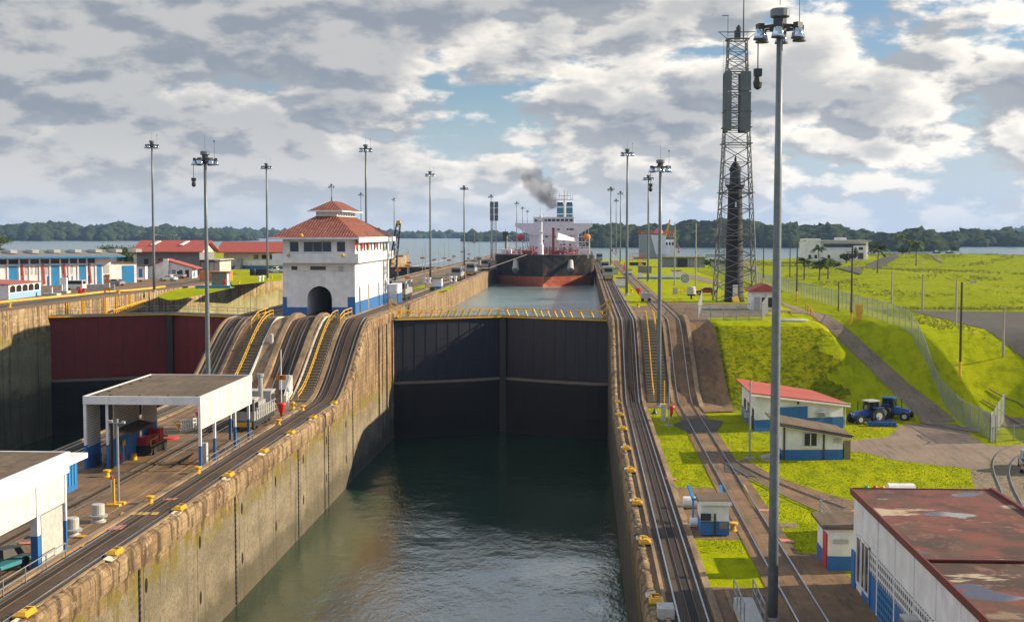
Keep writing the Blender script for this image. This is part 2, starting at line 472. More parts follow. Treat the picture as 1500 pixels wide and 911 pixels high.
M['cream'] = dirty('cream wall', (0.60, 0.55, 0.45), 0.8, amt=0.35, dirt=(0.22, 0.18, 0.13))
M['grey'] = dirty('grey wall', (0.20, 0.20, 0.20), 0.8)
M['blue'] = dirty('blue paint', (0.022, 0.145, 0.42), 0.55, amt=0.25, dirt=(.03, .06, .12))
M['bluebright'] = dirty('bright blue door', (0.02, 0.24, 0.56), 0.5, amt=0.2, dirt=(.02, .08, .2))
M['yellow'] = dirty('yellow paint', (0.72, 0.42, 0.02), 0.55, amt=0.35, dirt=(.25, .12, .03))
M['orange'] = dirty('orange sign', (0.75, 0.22, 0.01), 0.6, amt=0.25, dirt=(.25, .08, .02))
M['red'] = dirty('red paint', (0.55, 0.03, 0.02), 0.5, amt=0.25)
M['redroof'] = dirty('red sheet roof', (0.42, 0.085, 0.06), 0.65, amt=0.3, dirt=(.18, .06, .04), streak=False)
M['rimgrey'] = plain('light grey', (0.45, 0.45, 0.44), 0.6)
M['black'] = plain('black', (0.012, 0.012, 0.013), 0.5)
M['window'] = plain('dark window glass', (0.015, 0.022, 0.03), 0.08)
M['wood'] = dirty('creosoted pole', (0.075, 0.05, 0.035), 0.85)
M['greyconc'] = dirty('precast concrete', (0.36, 0.33, 0.29), 0.85)
M['silver'] = dirty('silver machine paint', (0.42, 0.43, 0.43), 0.45, 0.3, amt=0.5, dirt=(.08, .07, .06))
M['stairs'] = dirty('stair tread concrete', (0.17, 0.14, 0.105), 0.85, amt=.5)
M['rubber'] = plain('tyre rubber', (0.018, 0.018, 0.018), 0.85)
M['carwhite'] = plain('white car paint', (0.72, 0.73, 0.74), 0.25)
M['cargrey'] = plain('silver car paint', (0.35, 0.37, 0.40), 0.25, 0.4)
M['carblack'] = plain('black car paint', (0.02, 0.02, 0.025), 0.25)
M['carred'] = plain('red car paint', (0.30, 0.02, 0.03), 0.25)
# ================================================================== GROUND, WALLS, WATER
UP, LEFTZ, LOWW, UPW = 8.7, 9.4, -11.2, 3.9
CL, CR = -50.8, -29.9        # centre wall faces
RW = 3.6                     # right wall face
LB = -84.3                   # left bank wall face
Y0, YG = -40.0, 200.0
def prof(Y): return UP * S(156, 182, Y)
YS = list(np.concatenate([[Y0, 60, 120, 150], np.arange(154, 185, 1.0), [190, 200, 260, 400, 600, 800]]))
def pz(y): return float(prof(y))

def hfunc(X, Y):
    X = np.asarray(X, float); Y = np.asarray(Y, float)
    a = prof(Y)
    b = UP * (0.5 * L(154, 175, Y) + 0.5 * S(154, 175, Y))
    r = UP * (0.6 * L(143, 192, Y) + 0.4 * S(143, 192, Y))
    d = UP * (0.55 * S(151, 171, Y) + 0.45 * L(138, 180, Y))
    e = UP * (0.5 * L(130, 166, Y) + 0.5 * S(131, 166, Y))
    g = UP * (0.8 * L(92, 144, Y) + 0.2 * S(92, 144, Y))
    xr = 34.6 + (192 - np.clip(Y, 143, 192)) / 49.0 * 4.3     # road centre
    nodes = [(np.full_like(X, 7.5), a), (np.full_like(X, 16.4), a), (np.full_like(X, 17.4), b), (xr - 4.5, b), (xr - 2.0, r), (xr + 2.0, r),
             (np.maximum(xr + 2.9, 38.6), d), (np.full_like(X, 41.6), e), (np.full_like(X, 43.0), e), (np.full_like(X, 62.0), g), (np.full_like(X, 5000.), g)]
    out = a.copy()
    for (x0, h0), (x1, h1) in zip(nodes[:-1], nodes[1:]):
        t = np.clip((X - x0) / np.maximum(x1 - x0, 1e-3), 0, 1); t = t * t * (3 - 2 * t)
        out = np.where(X >= x0, h0 + (h1 - h0) * t, out)
    # gentle swells of the rough field
    f = S(55, 90, X) * S(205, 240, Y)
    out = out + f * (0.9 * np.sin(X * 0.045 + 1.3 * np.sin(Y * 0.013)) + 0.6 * np.sin(Y * 0.031 + X * 0.02) + 1.6 * S(300, 560, Y) * S(70, 180, X))
    sh = S(600, 640, Y + 12 * np.sin(X * 0.03) + 6 * np.sin(X * 0.11))
    return out * (1 - sh) + sh * (1.5)
def hz(x, y): return float(hfunc(np.array([x]), np.array([y]))[0])

def grid_mesh(name, xs, ys, zf, m, bumpy=None):
    X, Y = np.meshgrid(xs, ys); Z = zf(X, Y)
    if bumpy is not None: Z = Z + bumpy(X, Y)
    V = np.stack([X, Y, Z], -1).reshape(-1, 3); nx, ny = len(xs), len(ys)
    i = np.arange(ny - 1)[:, None] * nx + np.arange(nx - 1)[None, :]
    F = np.stack([i, i + 1, i + nx + 1, i + nx], -1).reshape(-1, 4)
    return npmesh(name, V, F, m, smooth=True)
xs = np.unique(np.concatenate([np.arange(7.5, 60, 0.75), np.arange(60, 200, 4), np.arange(200, 700, 20)]))
ys = np.unique(np.concatenate([[Y0], np.arange(0, 110, 8), np.arange(110, 200, 0.75), np.arange(200, 300, 3), np.arange(300, 700, 6)]))
def bump_r(X, Y):
    s_ = S(17.5, 19, X) * (1 - S(30, 33, X)) * S(155, 158, Y) * (1 - S(170, 175, Y))
    n_ = np.sin(X * 2.1 + 3 * np.sin(Y * .7)) * np.sin(Y * 1.7 + 2 * np.sin(X * .9))
    return s_ * 0.22 * n_
terr = struct(grid_mesh('grass_ground', xs, ys, hfunc, M['grass'], bump_r))
terr.data.materials.append(M['field']); terr.data.materials.append(M['bankgrass'])
mi = np.zeros(len(terr.data.polygons), np.int32)
cen = np.zeros(len(mi) * 3, np.float32); terr.data.polygons.foreach_get('center', cen); cen = cen.reshape(-1, 3)
mi[(cen[:, 0] > 44) & (cen[:, 1] > 185)] = 1
mi[(cen[:, 0] > 17) & (cen[:, 0] < 31 + 1.2 * np.sin(cen[:, 1])) & (cen[:, 1] > 153.5 + .8 * np.sin(cen[:, 0] * 1.3)) & (cen[:, 1] < 174)] = 2
terr.data.polygons.foreach_set('material_index', mi)

# ---- lock walls
def wall_body(name, x0, x1, ys_, zf, zb, m, label, cat='lock wall'):
    pts = [(ys_[0], zb)] + [(y, zf(y)) for y in ys_] + [(ys_[-1], zb)]
    o = MB().xprism([(p[0], p[1]) for p in pts], x0, x1).build(name, m)
    return tag(o, label, cat)
cwall = wall_body('centre_lock_wall', CL, CR, YS, pz, -20, M['wall'], 'stained concrete centre wall between the two lock lanes, carrying the white control house', 'lock wall')
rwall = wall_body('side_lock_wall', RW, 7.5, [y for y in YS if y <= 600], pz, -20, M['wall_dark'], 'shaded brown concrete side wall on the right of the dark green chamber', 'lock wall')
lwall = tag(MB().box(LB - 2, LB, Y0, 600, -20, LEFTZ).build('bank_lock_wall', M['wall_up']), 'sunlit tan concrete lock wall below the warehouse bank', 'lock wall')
# drain holes and joints down the sunlit face
dh = [(120 + 0.0 + i * 12.4, z) for i in range(-5, 4) for z in (-3.2, -7.6)]
for y, z in dh:
    b = MB(); b.lathe([(0.02, -0.01), (0.28, 0), (0.28, 0.05), (0.02, 0.06)], n=12, sy=1.9)
    o = b.build('drain_hole', M['black'], cwall); o.rotation_euler = (0, R(90), 0); o.rotation_euler = (R(90), 0, R(90)); o.location = (CR - 0.03, y + 3.1, z)
for y in (84.5, 108.5, 133, 149, 165, 190):
    b = MB(); zt = pz(y)
    for k in range(int((zt + 11) / 0.45)):
        b.box(CR - 0.02, CR + 0.07, y - .14, y + .14, zt - 0.75 - k * .45, zt - 0.5 - k * .45)
    b.box(CR - 0.02, CR + 0.02, y - .2, y + .2, -11, zt - .4)  # shade of the recess painted as a flat black strip behind the chain
    b.build('chain_recess', M['black'], cwall)
# pilaster and worn ledge near the gate
b = MB()
for y, w in ((186, 1.1), (193.5, .9), (199.0, 1.6)):
    b.box(CR - .02, CR + .22, y, y + w, -12, 7.2)
b.build('pilaster', M['wall'], cwall)

# ---- paving sheets
def sheet(name, x0, x1, ya, yb, zf, m, dz=0.004, step=1.0, xn=1):
    ysx = [ya] + [y for y in YS if ya < y < yb] + [yb]
    b = MB()
    b.strip([(x0, y, zf(y) + dz) for y in ysx], [(x1, y, zf(y) + dz) for y in ysx])
    return struct(b.build(name, m))
sheet('centre_paving', CL, CR, Y0, 800, pz, M['pave'])
sheet('coping_paving', RW, 7.5, Y0, 600, pz, M['pave'])
def drape(name, Lp, Rp, m, dz=0.03, nx=4, step=1.0):
    """ribbon laid over the terrain between two plan polylines"""
    def res(P):
        P = np.array(P, float); d = np.r_[0, np.cumsum(np.hypot(*np.diff(P, axis=0).T))]; return P, d
    PL, dL = res(Lp); PR, dR = res(Rp); n = max(2, int(max(dL[-1], dR[-1]) / step))
    t = np.linspace(0, 1, n + 1)
    A = np.stack([np.interp(t * dL[-1], dL, PL[:, i]) for i in (0, 1)], -1)
    B = np.stack([np.interp(t * dR[-1], dR, PR[:, i]) for i in (0, 1)], -1)
    u = np.linspace(0, 1, nx + 1)[None, :, None]
    G = A[:, None] * (1 - u) + B[:, None] * u
    Z = hfunc(G[..., 0], G[..., 1]) + dz
    V = np.concatenate([G, Z[..., None]], -1).reshape(-1, 3); w = nx + 1
    i = np.arange(n)[:, None] * w + np.arange(nx)[None]
    F = np.stack([i, i + 1, i + w + 1, i + w], -1).reshape(-1, 4)
    return struct(npmesh(name, V, F, m, smooth=True))
drape('track_paving', [(10.7, Y0), (10.7, 60), (10.7, 154), (10.7, 182), (10.7, 560)], [(13.9, Y0), (13.9, 60), (13.9, 154), (13.9, 182), (13.9, 560)], M['pave'], 0.05)
drape('apron_paving', [(7.4, 154), (7.4, 215)], [(10.8, 154), (10.8, 215)], M['pave'], 0.03, step=.7)
drape('apron_paving', [(13.8, 150), (13.8, 178), (13.8, 226)], [(17.6, 151), (17.1, 178), (17.1, 226)], M['pave'], 0.13, step=.5, nx=10)
drape('tower_yard', [(10.8, 184), (10.8, 226)], [(27.5, 190), (27.5, 222)], M['pave_yard'], 0.035, nx=12)
drape('service_road', [at(1150, 449, UP), (32.9, 196), (33.3, 189), (34.6, 175), (36, 162), (37.0, 150), (37.2, 144)], [at(1140, 441, UP), (34.5, 203), (35.9, 190), (37.2, 176), (38.8, 163), (40.4, 151), (41.0, 144)], M['road'], 0.06, nx=6, step=.8)
drape('service_road', [(26.8, 203), (33, 196)], [(26.8, 208), (34.5, 203)], M['road'], 0.055)
def flat(name, pts, m, z=0.02):
    b = MB(); b.poly([(p[0], p[1], z) for p in pts]); return struct(b.build(name, m))
def pxy(*P, z=0): return [at(x, y, z) for x, y in P]
flat('yard_asphalt', [(23.9, 124.5), (26.8, 131.0)] + pxy((1300, 640), (1322, 622)) + [(37.2, 144.6), (41.2, 144.6)] + pxy((1425, 640), (1446, 652), (1446, 690), (1419, 686), (1380, 682), (1310, 674), (1262, 662)), M['road'], 0.012)
flat('kiosk_paving', [(7.4, 88), (11, 88), (11, 106), (7.4, 106)], M['pave'], 0.016)
flat('lower_paving', [(7.4, Y0), (16.1, Y0), (16.1, 78.5), (15.8, 84.5), (13.8, 84.5), (13.8, 76), (7.4, 76)], M['pave'], 0.010)
flat('side_yard', pxy((1440, 652), (1520, 652)) + [(90, 128), (90, Y0), (24, Y0), (24, 74)] + pxy((1425, 706), (1420, 686)), M['road'], 0.008)
spl = pxy((1062, 680), (1100, 700), (1140, 722), (1180, 741), (1222, 757), (1262, 772))
spr = pxy((1085, 676), (1120, 697), (1160, 713), (1200, 726), (1240, 738), (1275, 748))
drape('spur_paving', [(p[0], p[1] ) for p in spl], [(p[0] + .6, p[1] + 1.2) for p in spr], M['pave'], 0.03, nx=3)
flat('hydrant_slab', pxy((1140, 766), (1168, 766), (1166, 773), (1142, 772)), M['pave_pale'], 0.02)
# flat dark patches laid over the ground by the incline foot
flat('dark_patch', pxy((985, 622), (1020, 612), (1060, 618), (1050, 632), (1010, 634)), M['asphalt'], 0.075)
flat('dark_patch', pxy((1060, 672), (1078, 680), (1110, 700), (1062, 692)), M['asphalt'], 0.079)
# parking lot & embankment road on the right
lot = [(49.5, 141), (49.8, 165), (50.5, 203), (67, 205), (120, 190), (120, 141)]
drape('parking_lot', [(50.2, 142), (50.2, 204)], [(110, 142), (110, 196)], M['asphalt'], 0.06, nx=24, step=3)
drape('gravel_track', [at(1350, 500, 8.7), at(1420, 515, 8.2), (60, 128)], [at(1350, 504, 8.7), at(1420, 521, 8), (60, 124)], M['road'], 0.07, nx=3)
drape('field_road', [at(1225, 398, UP), at(1245, 392, UP), at(1275, 385, UP), at(1310, 381, UP)], [at(1262, 406, UP), at(1262, 396, UP), at(1285, 389, UP), at(1318, 383, UP)], M['asphalt'], 0.25, nx=6, step=4)
drape('field_road', [at(1350, 379, UP), at(1372, 386, UP)], [at(1356, 378, UP), at(1384, 388, UP)], M['road'], 0.2, nx=3, step=4)

# ---- left bank ground
lb = MB(); lb.poly([(-700, Y0, LEFTZ), (LB - 2, Y0, LEFTZ), (LB - 2, 600, LEFTZ), (-97, 600, LEFTZ), (-110, 700, LEFTZ), (-150, 800, LEFTZ), (-700, 800, LEFTZ)])
struct(lb.build('bank_ground', M['grass']))
lb = MB(); lb.poly([(LB, Y0, LEFTZ + .004), (LB, 600, LEFTZ + .004), (LB - 4, 600, LEFTZ + .004), (LB - 4, Y0, LEFTZ + .004)][::-1]); struct(lb.build('coping_paving', M['pave']))
flat('bank_road', [(-90.5, Y0), (-90.5, 330), (-93, 400), (-99, 480), (-120, 520), (-120, 560), (-700, 560), (-700, Y0)][::-1], M['pave'], LEFTZ + .006)
flat('bank_road', [(-88.2, Y0), (-88.2, 300), (-88.2, 520), (-91.8, 520), (-91.8, 300), (-91.8, Y0)][::-1], M['asphalt'], LEFTZ + .01)
def gpatch(P): flat('lawn', pxy(*P, z=LEFTZ), M['grass'], LEFTZ + .016)
gpatch([(228, 434), (262, 423), (330, 418), (345, 421), (300, 431), (250, 441)])
gpatch([(335, 406), (350, 401), (413, 400), (413, 411), (340, 418)])
gpatch([(330, 398), (352, 392), (413, 388), (413, 396), (350, 401)])
gpatch([(318, 386), (345, 382), (413, 380), (413, 386), (360, 388)])
# centre wall lawns beyond the house
def cpatch(P): flat('lawn', pxy(*P, z=UP), M['grass'], UP + .014)
cpatch([(588, 421), (622, 417), (626, 422), (592, 426)])
cpatch([(625, 425), (640, 420), (652, 421), (668, 419), (660, 424), (634, 430), (626, 430)])
cpatch([(652, 403), (680, 399), (686, 402), (662, 405)])
# right upper paving patches inside the lawn
flat('path', pxy((1000, 399), (1060, 414), (1052, 418), (985, 402), z=UP), M['road'], UP + .05)
flat('path', pxy((1090, 381), (1116, 395), (1100, 396), (1088, 386), z=UP), M['road'], UP + .05)
# ---- water
def water(name, x0, x1, y0, y1, z, m):
    return struct(MB().poly([(x0, y0, z), (x1, y0, z), (x1, y1, z), (x0, y1, z)]).build(name, m))
M['water_low'] = watery('green chamber water', (0.016, 0.046, 0.026), 0.03, 0.45, 2.0, 0.9, 0.17, (1, .55, 1), calm=0.25)
M['water_up'] = watery('pale upper chamber water', (0.15, 0.24, 0.25), 0.16, 0.6, 2.4, 1.0, 0.4, (1, .6, 1), calm=.7)
M['water_lake'] = watery('lake water', (0.07, 0.14, 0.16), 0.2, 0.25, 1.1, 1.0, 0.5, (1, 1, 1), calm=.7)
water('chamber_water', CR, RW, Y0, 209, LOWW, M['water_low'])
water('chamber_water', LB, CL, Y0, 209, LOWW, M['water_low'])
struct(MB().poly([(CR, 202.2, UPW), (-13.15, 210.2, UPW), (RW, 202.2, UPW), (RW, 620, UPW), (CR, 620, UPW)]).build('chamber_water', M['water_up']))
M['water_low'].node_tree.nodes['Principled BSDF'].inputs['IOR'].default_value = 2.1
struct(MB().poly([(LB, 202.2, -4), (-67.55, 210.2, -4), (CL, 202.2, -4), (CL, 505, -4), (LB, 505, -4)]).build('chamber_water', M['water_low']))
lk = MB()
lk.poly([(-9000, 801, UPW - .02), (9000, 801, UPW - .02), (9000, 12000, UPW - .02), (-9000, 12000, UPW - .02)])
lk.poly([(LB, 505, UPW - .02), (CL, 505, UPW - .02), (CL, 801, UPW - .02), (LB, 801, UPW - .02)])
lk.poly([(CR, 620, UPW - .02), (RW, 620, UPW - .02), (RW, 801, UPW - .02), (CR, 801, UPW - .02)])
lk.poly([(RW, 560, UPW - .02), (1500, 560, UPW - .02), (1500, 801, UPW - .02), (RW, 801, UPW - .02)])
lk.poly([(-160, 560, UPW - .02), (LB - 2, 560, UPW - .02), (LB - 2, 801, UPW - .02), (-160, 801, UPW - .02)])
lk.poly([(-9000, 700, UPW - .02), (-700, 700, UPW - .02), (-700, 801, UPW - .02), (-9000, 801, UPW - .02)])
lk.poly([(1500, 600, UPW - .02), (9000, 600, UPW - .02), (9000, 801, UPW - .02), (1500, 801, UPW - .02)])
lk.poly([(CL, 800.5, UPW - .02), (CR, 800.5, UPW - .02), (CR, 801, UPW - .02), (CL, 801, UPW - .02)])
struct(lk.build('lake_water', M['water_lake']))

# ================================================================== TRACKS
def rail_track(name, label, xr, ya, yb, zf, dz, groove=None, bed=None, group=None, curb=None):
    t = thing(name, label, 'railway track', (0, 0, 0), group=group)
    ysx = [ya] + [y for y in YS if ya < y < yb] + [yb]
    for x in xr:
        MB().extr([(x, y, zf(y) + dz) for y in ysx], 0.10, 0.10).build('rail', M['steel'], t)
    if bed:
        b = MB(); b.strip([(bed[0], y, zf(y) + dz * .5 + .006) for y in ysx], [(bed[1], y, zf(y) + dz * .5 + .006) for y in ysx]); b.build('track_bed', M['track'], t)
    if groove:
        b = MB(); b.extr([(groove, y, zf(y) + dz) for y in ysx], 0.42, 0.03); b.build('rack_slot', M['groove'], t)
        for s_ in (-1, 1):
            MB().extr([(groove + s_ * .25, y, zf(y) + dz) for y in ysx], 0.05, 0.07).build('rack_edge', M['rust'], t)
    if curb:
        for c0, w in curb:
            b = MB(); b.extr([(c0, y, zf(y)) for y in ysx], w, 0.16); b.build('kerb', M['pave_pale'], t)
    return t
rail_track('tow_track', 'tow track along the centre wall edge, beside the dark green chamber', (-31.0, -33.05), Y0, 780, pz, .03, -32.45, (-30.7, -33.4), curb=((-33.75, .55), (-30.45, .22)))
rail_track('tow_track', 'tow track along the centre wall edge, beside the dark red gates', (-49.7, -48.18), Y0, 780, pz, .03, -48.94, (-50.1, -47.6), curb=((-47.3, .5), (-50.35, .3)))
rail_track('tow_track', 'tow track along the right wall edge, next to the tanker', (5.12, 6.68), Y0, 590, pz, .03, 5.98, (4.75, 7.0), curb=((7.25, .42), (4.55, .2)))
rail_track('return_track', 'return track on the right beside the mown grass, climbing past the stairs', (11.45, 13.05), Y0, 520, pz, .06, None, (10.9, 13.7), curb=None)
def pz2(y): return float(UP * S(157, 180, y)) + 0.02
rail_track('return_track', 'return track in the middle of the centre wall, leading into the arched passage', (-38.2, -39.72), Y0, 540, pz2, .0, -38.96, None, curb=None)
sheet('track_paving', -40.4, -37.5, 154, 540, pz2, M['track'], .012)
# worn, broken edge of the coping
def coping(name, X, sgn, ya, yb, par, m, step=.45, seed=3):
    r = np.random.default_rng(seed); ys_ = np.arange(ya, yb, step); n = len(ys_)
    w = 0.45 + .10 * r.random(n); drop = r.random(n) * .10; ch = .16 + .18 * r.random(n)
    notch = (ys_ % 6.1) < .5; ch = ch + notch * .35; drop = drop + notch * .15
    z0 = np.array([pz(y) for y in ys_])
    rows = [np.stack([X - sgn * w, ys_, z0 + .03 + 0 * drop], -1), np.stack([X - sgn * (w - .12), ys_, z0 + .17 - drop], -1), np.stack([X + sgn * (.02 - ch * .5), ys_, z0 + .15 - drop], -1),
            np.stack([X + sgn * (.12 + .05 * r.random(n)), ys_, z0 - ch], -1), np.stack([X + sgn * (.13 + .06 * r.random(n)), ys_, z0 - 1.35 - .25 * r.random(n)], -1), np.stack([X - sgn * .0 + 0 * ys_, ys_, z0 - 1.75], -1)]
    V = np.concatenate(rows); k = len(rows); F = []
    for a in range(k - 1):
        i = np.arange(n - 1) + a * n; F.append(np.stack([i, i + 1, i + n + 1, i + n], -1))
    npmesh(name, V, np.concatenate(F), m, par)
M['coping'] = concrete_wall('worn coping concrete', (0.25, 0.16, 0.085), (0.42, 0.30, 0.17), zmoss=-40, zwet=-60, joint=6.1)
coping('coping', CR, 1, 40, 215, cwall, M['coping'])
coping('coping', RW, -1, 40, 215, rwall, M['coping'], seed=5)
# grey brown flanks of the return incline
def flank(x0, x1):
    b = MB(); ys_ = np.arange(156, 188, 1.0); b.strip([(x0, y, pz2(y) + .03) for y in ys_], [(x1, y, pz2(y) + .03) for y in ys_])
    struct(b.build('incline_apron', M['pave_pale']))
flank(-43.0, -41.1); flank(-37.0, -36.5)
# raised curved side walls of the inclines
def parapet(label, x, w, h, ya, yb, m=M['pave_pale']):
    ysx = [ya] + [y for y in YS if ya < y < yb] + [yb]
    b = MB()
    pts = [(y, pz(y) - .3) for y in ysx[::-1]]
    top = [(y, pz(y) + h * min(1, (y - ya) / 4, max(0.05, (yb - y) / 4))) for y in ysx]
    b.xprism(top + pts, x - w / 2, x + w / 2)
    return tag(b.build('incline_kerb', m), label, 'kerb wall')
parapet('low curved concrete kerb between stairs and the right hand return track incline', 10.75, .35, .45, 157, 185)
parapet('low pale concrete kerb along the outer side of the right hand return incline', 14.0, .5, .55, 154, 190)
parapet('curved concrete kerb left of the arch track on the centre incline', -40.9, .7, .75, 158, 187)
parapet('curved concrete kerb right of the arch track on the centre incline', -37.1, .7, .75, 158, 187)
parapet('white topped kerb at the left side of the right stairs below the control house', -36.35, .22, .45, 158, 184, M['whiteold'])
parapet('white topped kerb beside the left stairs, next to the dark red gate', -43.1, .22, .45, 158, 184, M['whiteold'])
# spur and yard rails
def rails_px(label, lines, z=0.03):
    t = thing('curved_rails', label, 'railway track')
    for P in lines:
        pts = [(p[0], p[1], hz(*p) + z) for p in P]
        MB().extr(pts, .09, .08).build('rail', M['steel'], t)
def smooth_px(P, n=24):
    Q = np.array(pxy(*P)); d = np.r_[0, np.cumsum(np.hypot(*np.diff(Q, axis=0).T))]; t = np.linspace(0, d[-1], n)
    c = [np.polyfit(d, Q[:, i], min(3, len(P) - 1)) for i in (0, 1)]
    return [(float(np.polyval(c[0], q)), float(np.polyval(c[1], q))) for q in t]
rails_px('rusty siding rails curving off the return track towards the red roofed workshop',
         [smooth_px([(1060, 678), (1100, 702), (1140, 723), (1180, 742), (1225, 760)]), smooth_px([(1078, 676), (1120, 699), (1160, 716), (1205, 733), (1240, 745)])], .06)
rails_px('pair of curved rails set in the pale yard beside the asphalt corner',
         [smooth_px([(1500, 648), (1478, 655), (1460, 668), (1455, 685), (1462, 708), (1472, 740)]), smooth_px([(1520, 655), (1500, 664), (1482, 678), (1480, 700), (1488, 722), (1500, 745)])], .03)
def rails_hill(label, lines):
    t = thing('curved_rails', label, 'railway track')
    for P in lines:
        q = [at(x, y, z) for x, y, z in P]
        MB().extr([(p[0], p[1], hz(*p) + .08) for p in q], .12, .08).build('rail', M['rust'], t)
rails_hill('old rusty rails lying across the grass bank beyond the chain link fence',
           [[(1440, 520, 7.6), (1460, 527, 7.3), (1480, 537, 6.9), (1500, 545, 6.6), (1540, 562, 6)], [(1450, 517, 7.6), (1470, 524, 7.3), (1490, 532, 6.9), (1512, 541, 6.6)]])

# ================================================================== LOCK GATES
M['gate_blue'] = dirty('dark navy gate plate', (0.014, 0.017, 0.034), 0.5, 0.1, amt=.85, dirt=(.050, .032, .020))
M['gate_red'] = dirty('dark red gate plate', (0.17, 0.014, 0.014), 0.6, 0.1, amt=.75, dirt=(.06, .022, .016))
M['gate_low'] = dirty('algae covered gate base', (0.012, 0.010, 0.008), 0.95, amt=.6, dirt=(.012, .010, .008))
M['ledge'] = dirty('lighter brown ledge', (.15, .13, .10), .9, amt=.4)  # lighter brown-grey that sets the ledge apart from the leaf
M['gate_grey'] = dirty('grey gate deck', (0.09, 0.10, 0.12), 0.6, .3)
def gate(xl, xr, yq, yap, ztop, m, label1, label2, zlow=-2.4, yellow=True):
    xm = (xl + xr) / 2; zb = -14
    for side, (xa, xb) in enumerate(((xl, xm - .03), (xm + .03, xr))):
        lab = (label1, label2)[side]
        t = thing('lock_gate', lab, 'lock gate', (0, 0, 0), group=None)
        n = 10; th = 2.1
        def P(u): return xa + (xb - xa) * u, (yq + (yap - yq) * (u if side == 0 else 1 - u))
        # upper plate: gently bowed leaf
        fr = []; bk = []
        for i in range(n + 1):
            u = i / n; x, y = P(u); bow = -0.5 * math.sin(math.pi * u)
            fr.append((x, y + bow)); bk.append((x, y + th - bow * .4))
        MB().prism(fr + bk[::-1], zlow, ztop).build('upper_leaf', m, t)
        # lower part bulges forward
        b = MB(); rows = []
        for zz, bf in ((zlow, .3), (zlow - .35, .95), (zlow - 1.2, 1.15), (-8, 1.1), (-10.2, .7), (zb, .4)):
            rows.append([(P(i / n)[0], P(i / n)[1] - bf * min(1, 6 * min(i / n, 1 - i / n) + .15) - .55 * math.sin(math.pi * i / n), zz) for i in range(n + 1)])
        for r0, r1 in zip(rows[:-1], rows[1:]): b.strip(r1, r0)
        b.strip(rows[0], [(p[0], p[1] + 1.2, zlow + .0) for p in rows[0]])
        b.build('lower_leaf', M['gate_low'], t)
        e_ = MB(); e_.strip([(p[0], p[1] - .03, p[2] - .02) for p in rows[1]], [(p[0], p[1] - .02, p[2] + .02) for p in rows[0]]); e_.build('ledge', M['ledge'], t)
        b = MB()
        for zz in (ztop - .6, ztop - 3.0, ztop - 5.6, zlow + .5):
            for i in range(n):
                p, q = fr[i], fr[i + 1]; b.beam((p[0], p[1] - .02, zz), (q[0], q[1] - .02, zz), .05, .07)
        for i in range(1, n): b.beam((fr[i][0], fr[i][1] - .02, zlow), (fr[i][0], fr[i][1] - .02, ztop), .05, .05)
        b.build('plate_seam', m, t)
        if side == 0: MB().box(xm - .5, xm + .5, yap - .75, yap + 1.2, zb, ztop).build('mitre_post', M['black'], t)
        # deck, edge stripe
        (x0, y0), (x1, y1) = P(0), P(1)
        MB().prism([(x0, y0 - .75), (x1, y1 - .75), (x1, y1 + th + .3), (x0, y0 + th + .3)], ztop + .005, ztop + .35).build('walkway_deck', M['gate_grey'], t)
        MB().beam((x0, y0 - .82, ztop + .16), (x1, y1 - .82, ztop + .16), .1, .22).build('edge_stripe', M['yellow'], t)
        b = MB()
        for i in range(9):
            u = (i + .5) / 9; x = x0 + (x1 - x0) * u; y = y0 + (y1 - y0) * u
            for hh in (.55, 1.05): b.beam((x - .9, y + th, ztop + .35 + hh), (x + .9, y + th, ztop + .35 + hh), .05)
            b.beam((x, y + th, ztop + .3), (x, y + th, ztop + 1.4), .05)
        b.build('handrail', M['galv'], t)
        if yellow:
            b = MB()
            for g0, g1 in ((.06, .36), (.44, .64), (.7, .97)):
                if side: g0, g1 = 1 - g1, 1 - g0
                xa_, xb_ = x0 + (x1 - x0) * g0, x0 + (x1 - x0) * g1
                ya_, yb_ = y0 + (y1 - y0) * g0, y0 + (y1 - y0) * g1
                b.beam((xa_, ya_ + .1, ztop + 1.45), (xb_, yb_ + .1, ztop + 1.45), .16)
                k = 3
                for j in range(k + 1):
                    u = j / k; xx = xa_ + (xb_ - xa_) * u; yy = ya_ + (yb_ - ya_) * u
                    b.beam((xx - .55 * (1 if side == 0 else -1), yy - .3, ztop + .3), (xx, yy + .1, ztop + 1.45), .14).beam((xx - .25 * (1 if side == 0 else -1), yy - .3, ztop + .3), (xx + .3 * (1 if side == 0 else -1), yy + .1, ztop + 1.45), .10)
            b.build('folding_rail', M['yellow'], t)
gate(CR, RW, 200, 208, 7.2, M['gate_blue'], 'navy steel lock gate leaf on the control house side, holding back the tanker water', 'blackish steel lock gate leaf on the right wall side, holding back the tanker water')
gate(LB, CL, 200, 208, 7.4, M['gate_red'], 'dark red lock gate leaf hinged at the far left bank wall', 'dark red lock gate leaf partly hidden behind the centre wall stairs', yellow=False)
gate(LB, CL, 486, 494, 7.4, M['gate_blue'], 'distant navy lock gate leaf by the stone pier', 'distant navy lock gate leaf by the row of orange signs', yellow=False)
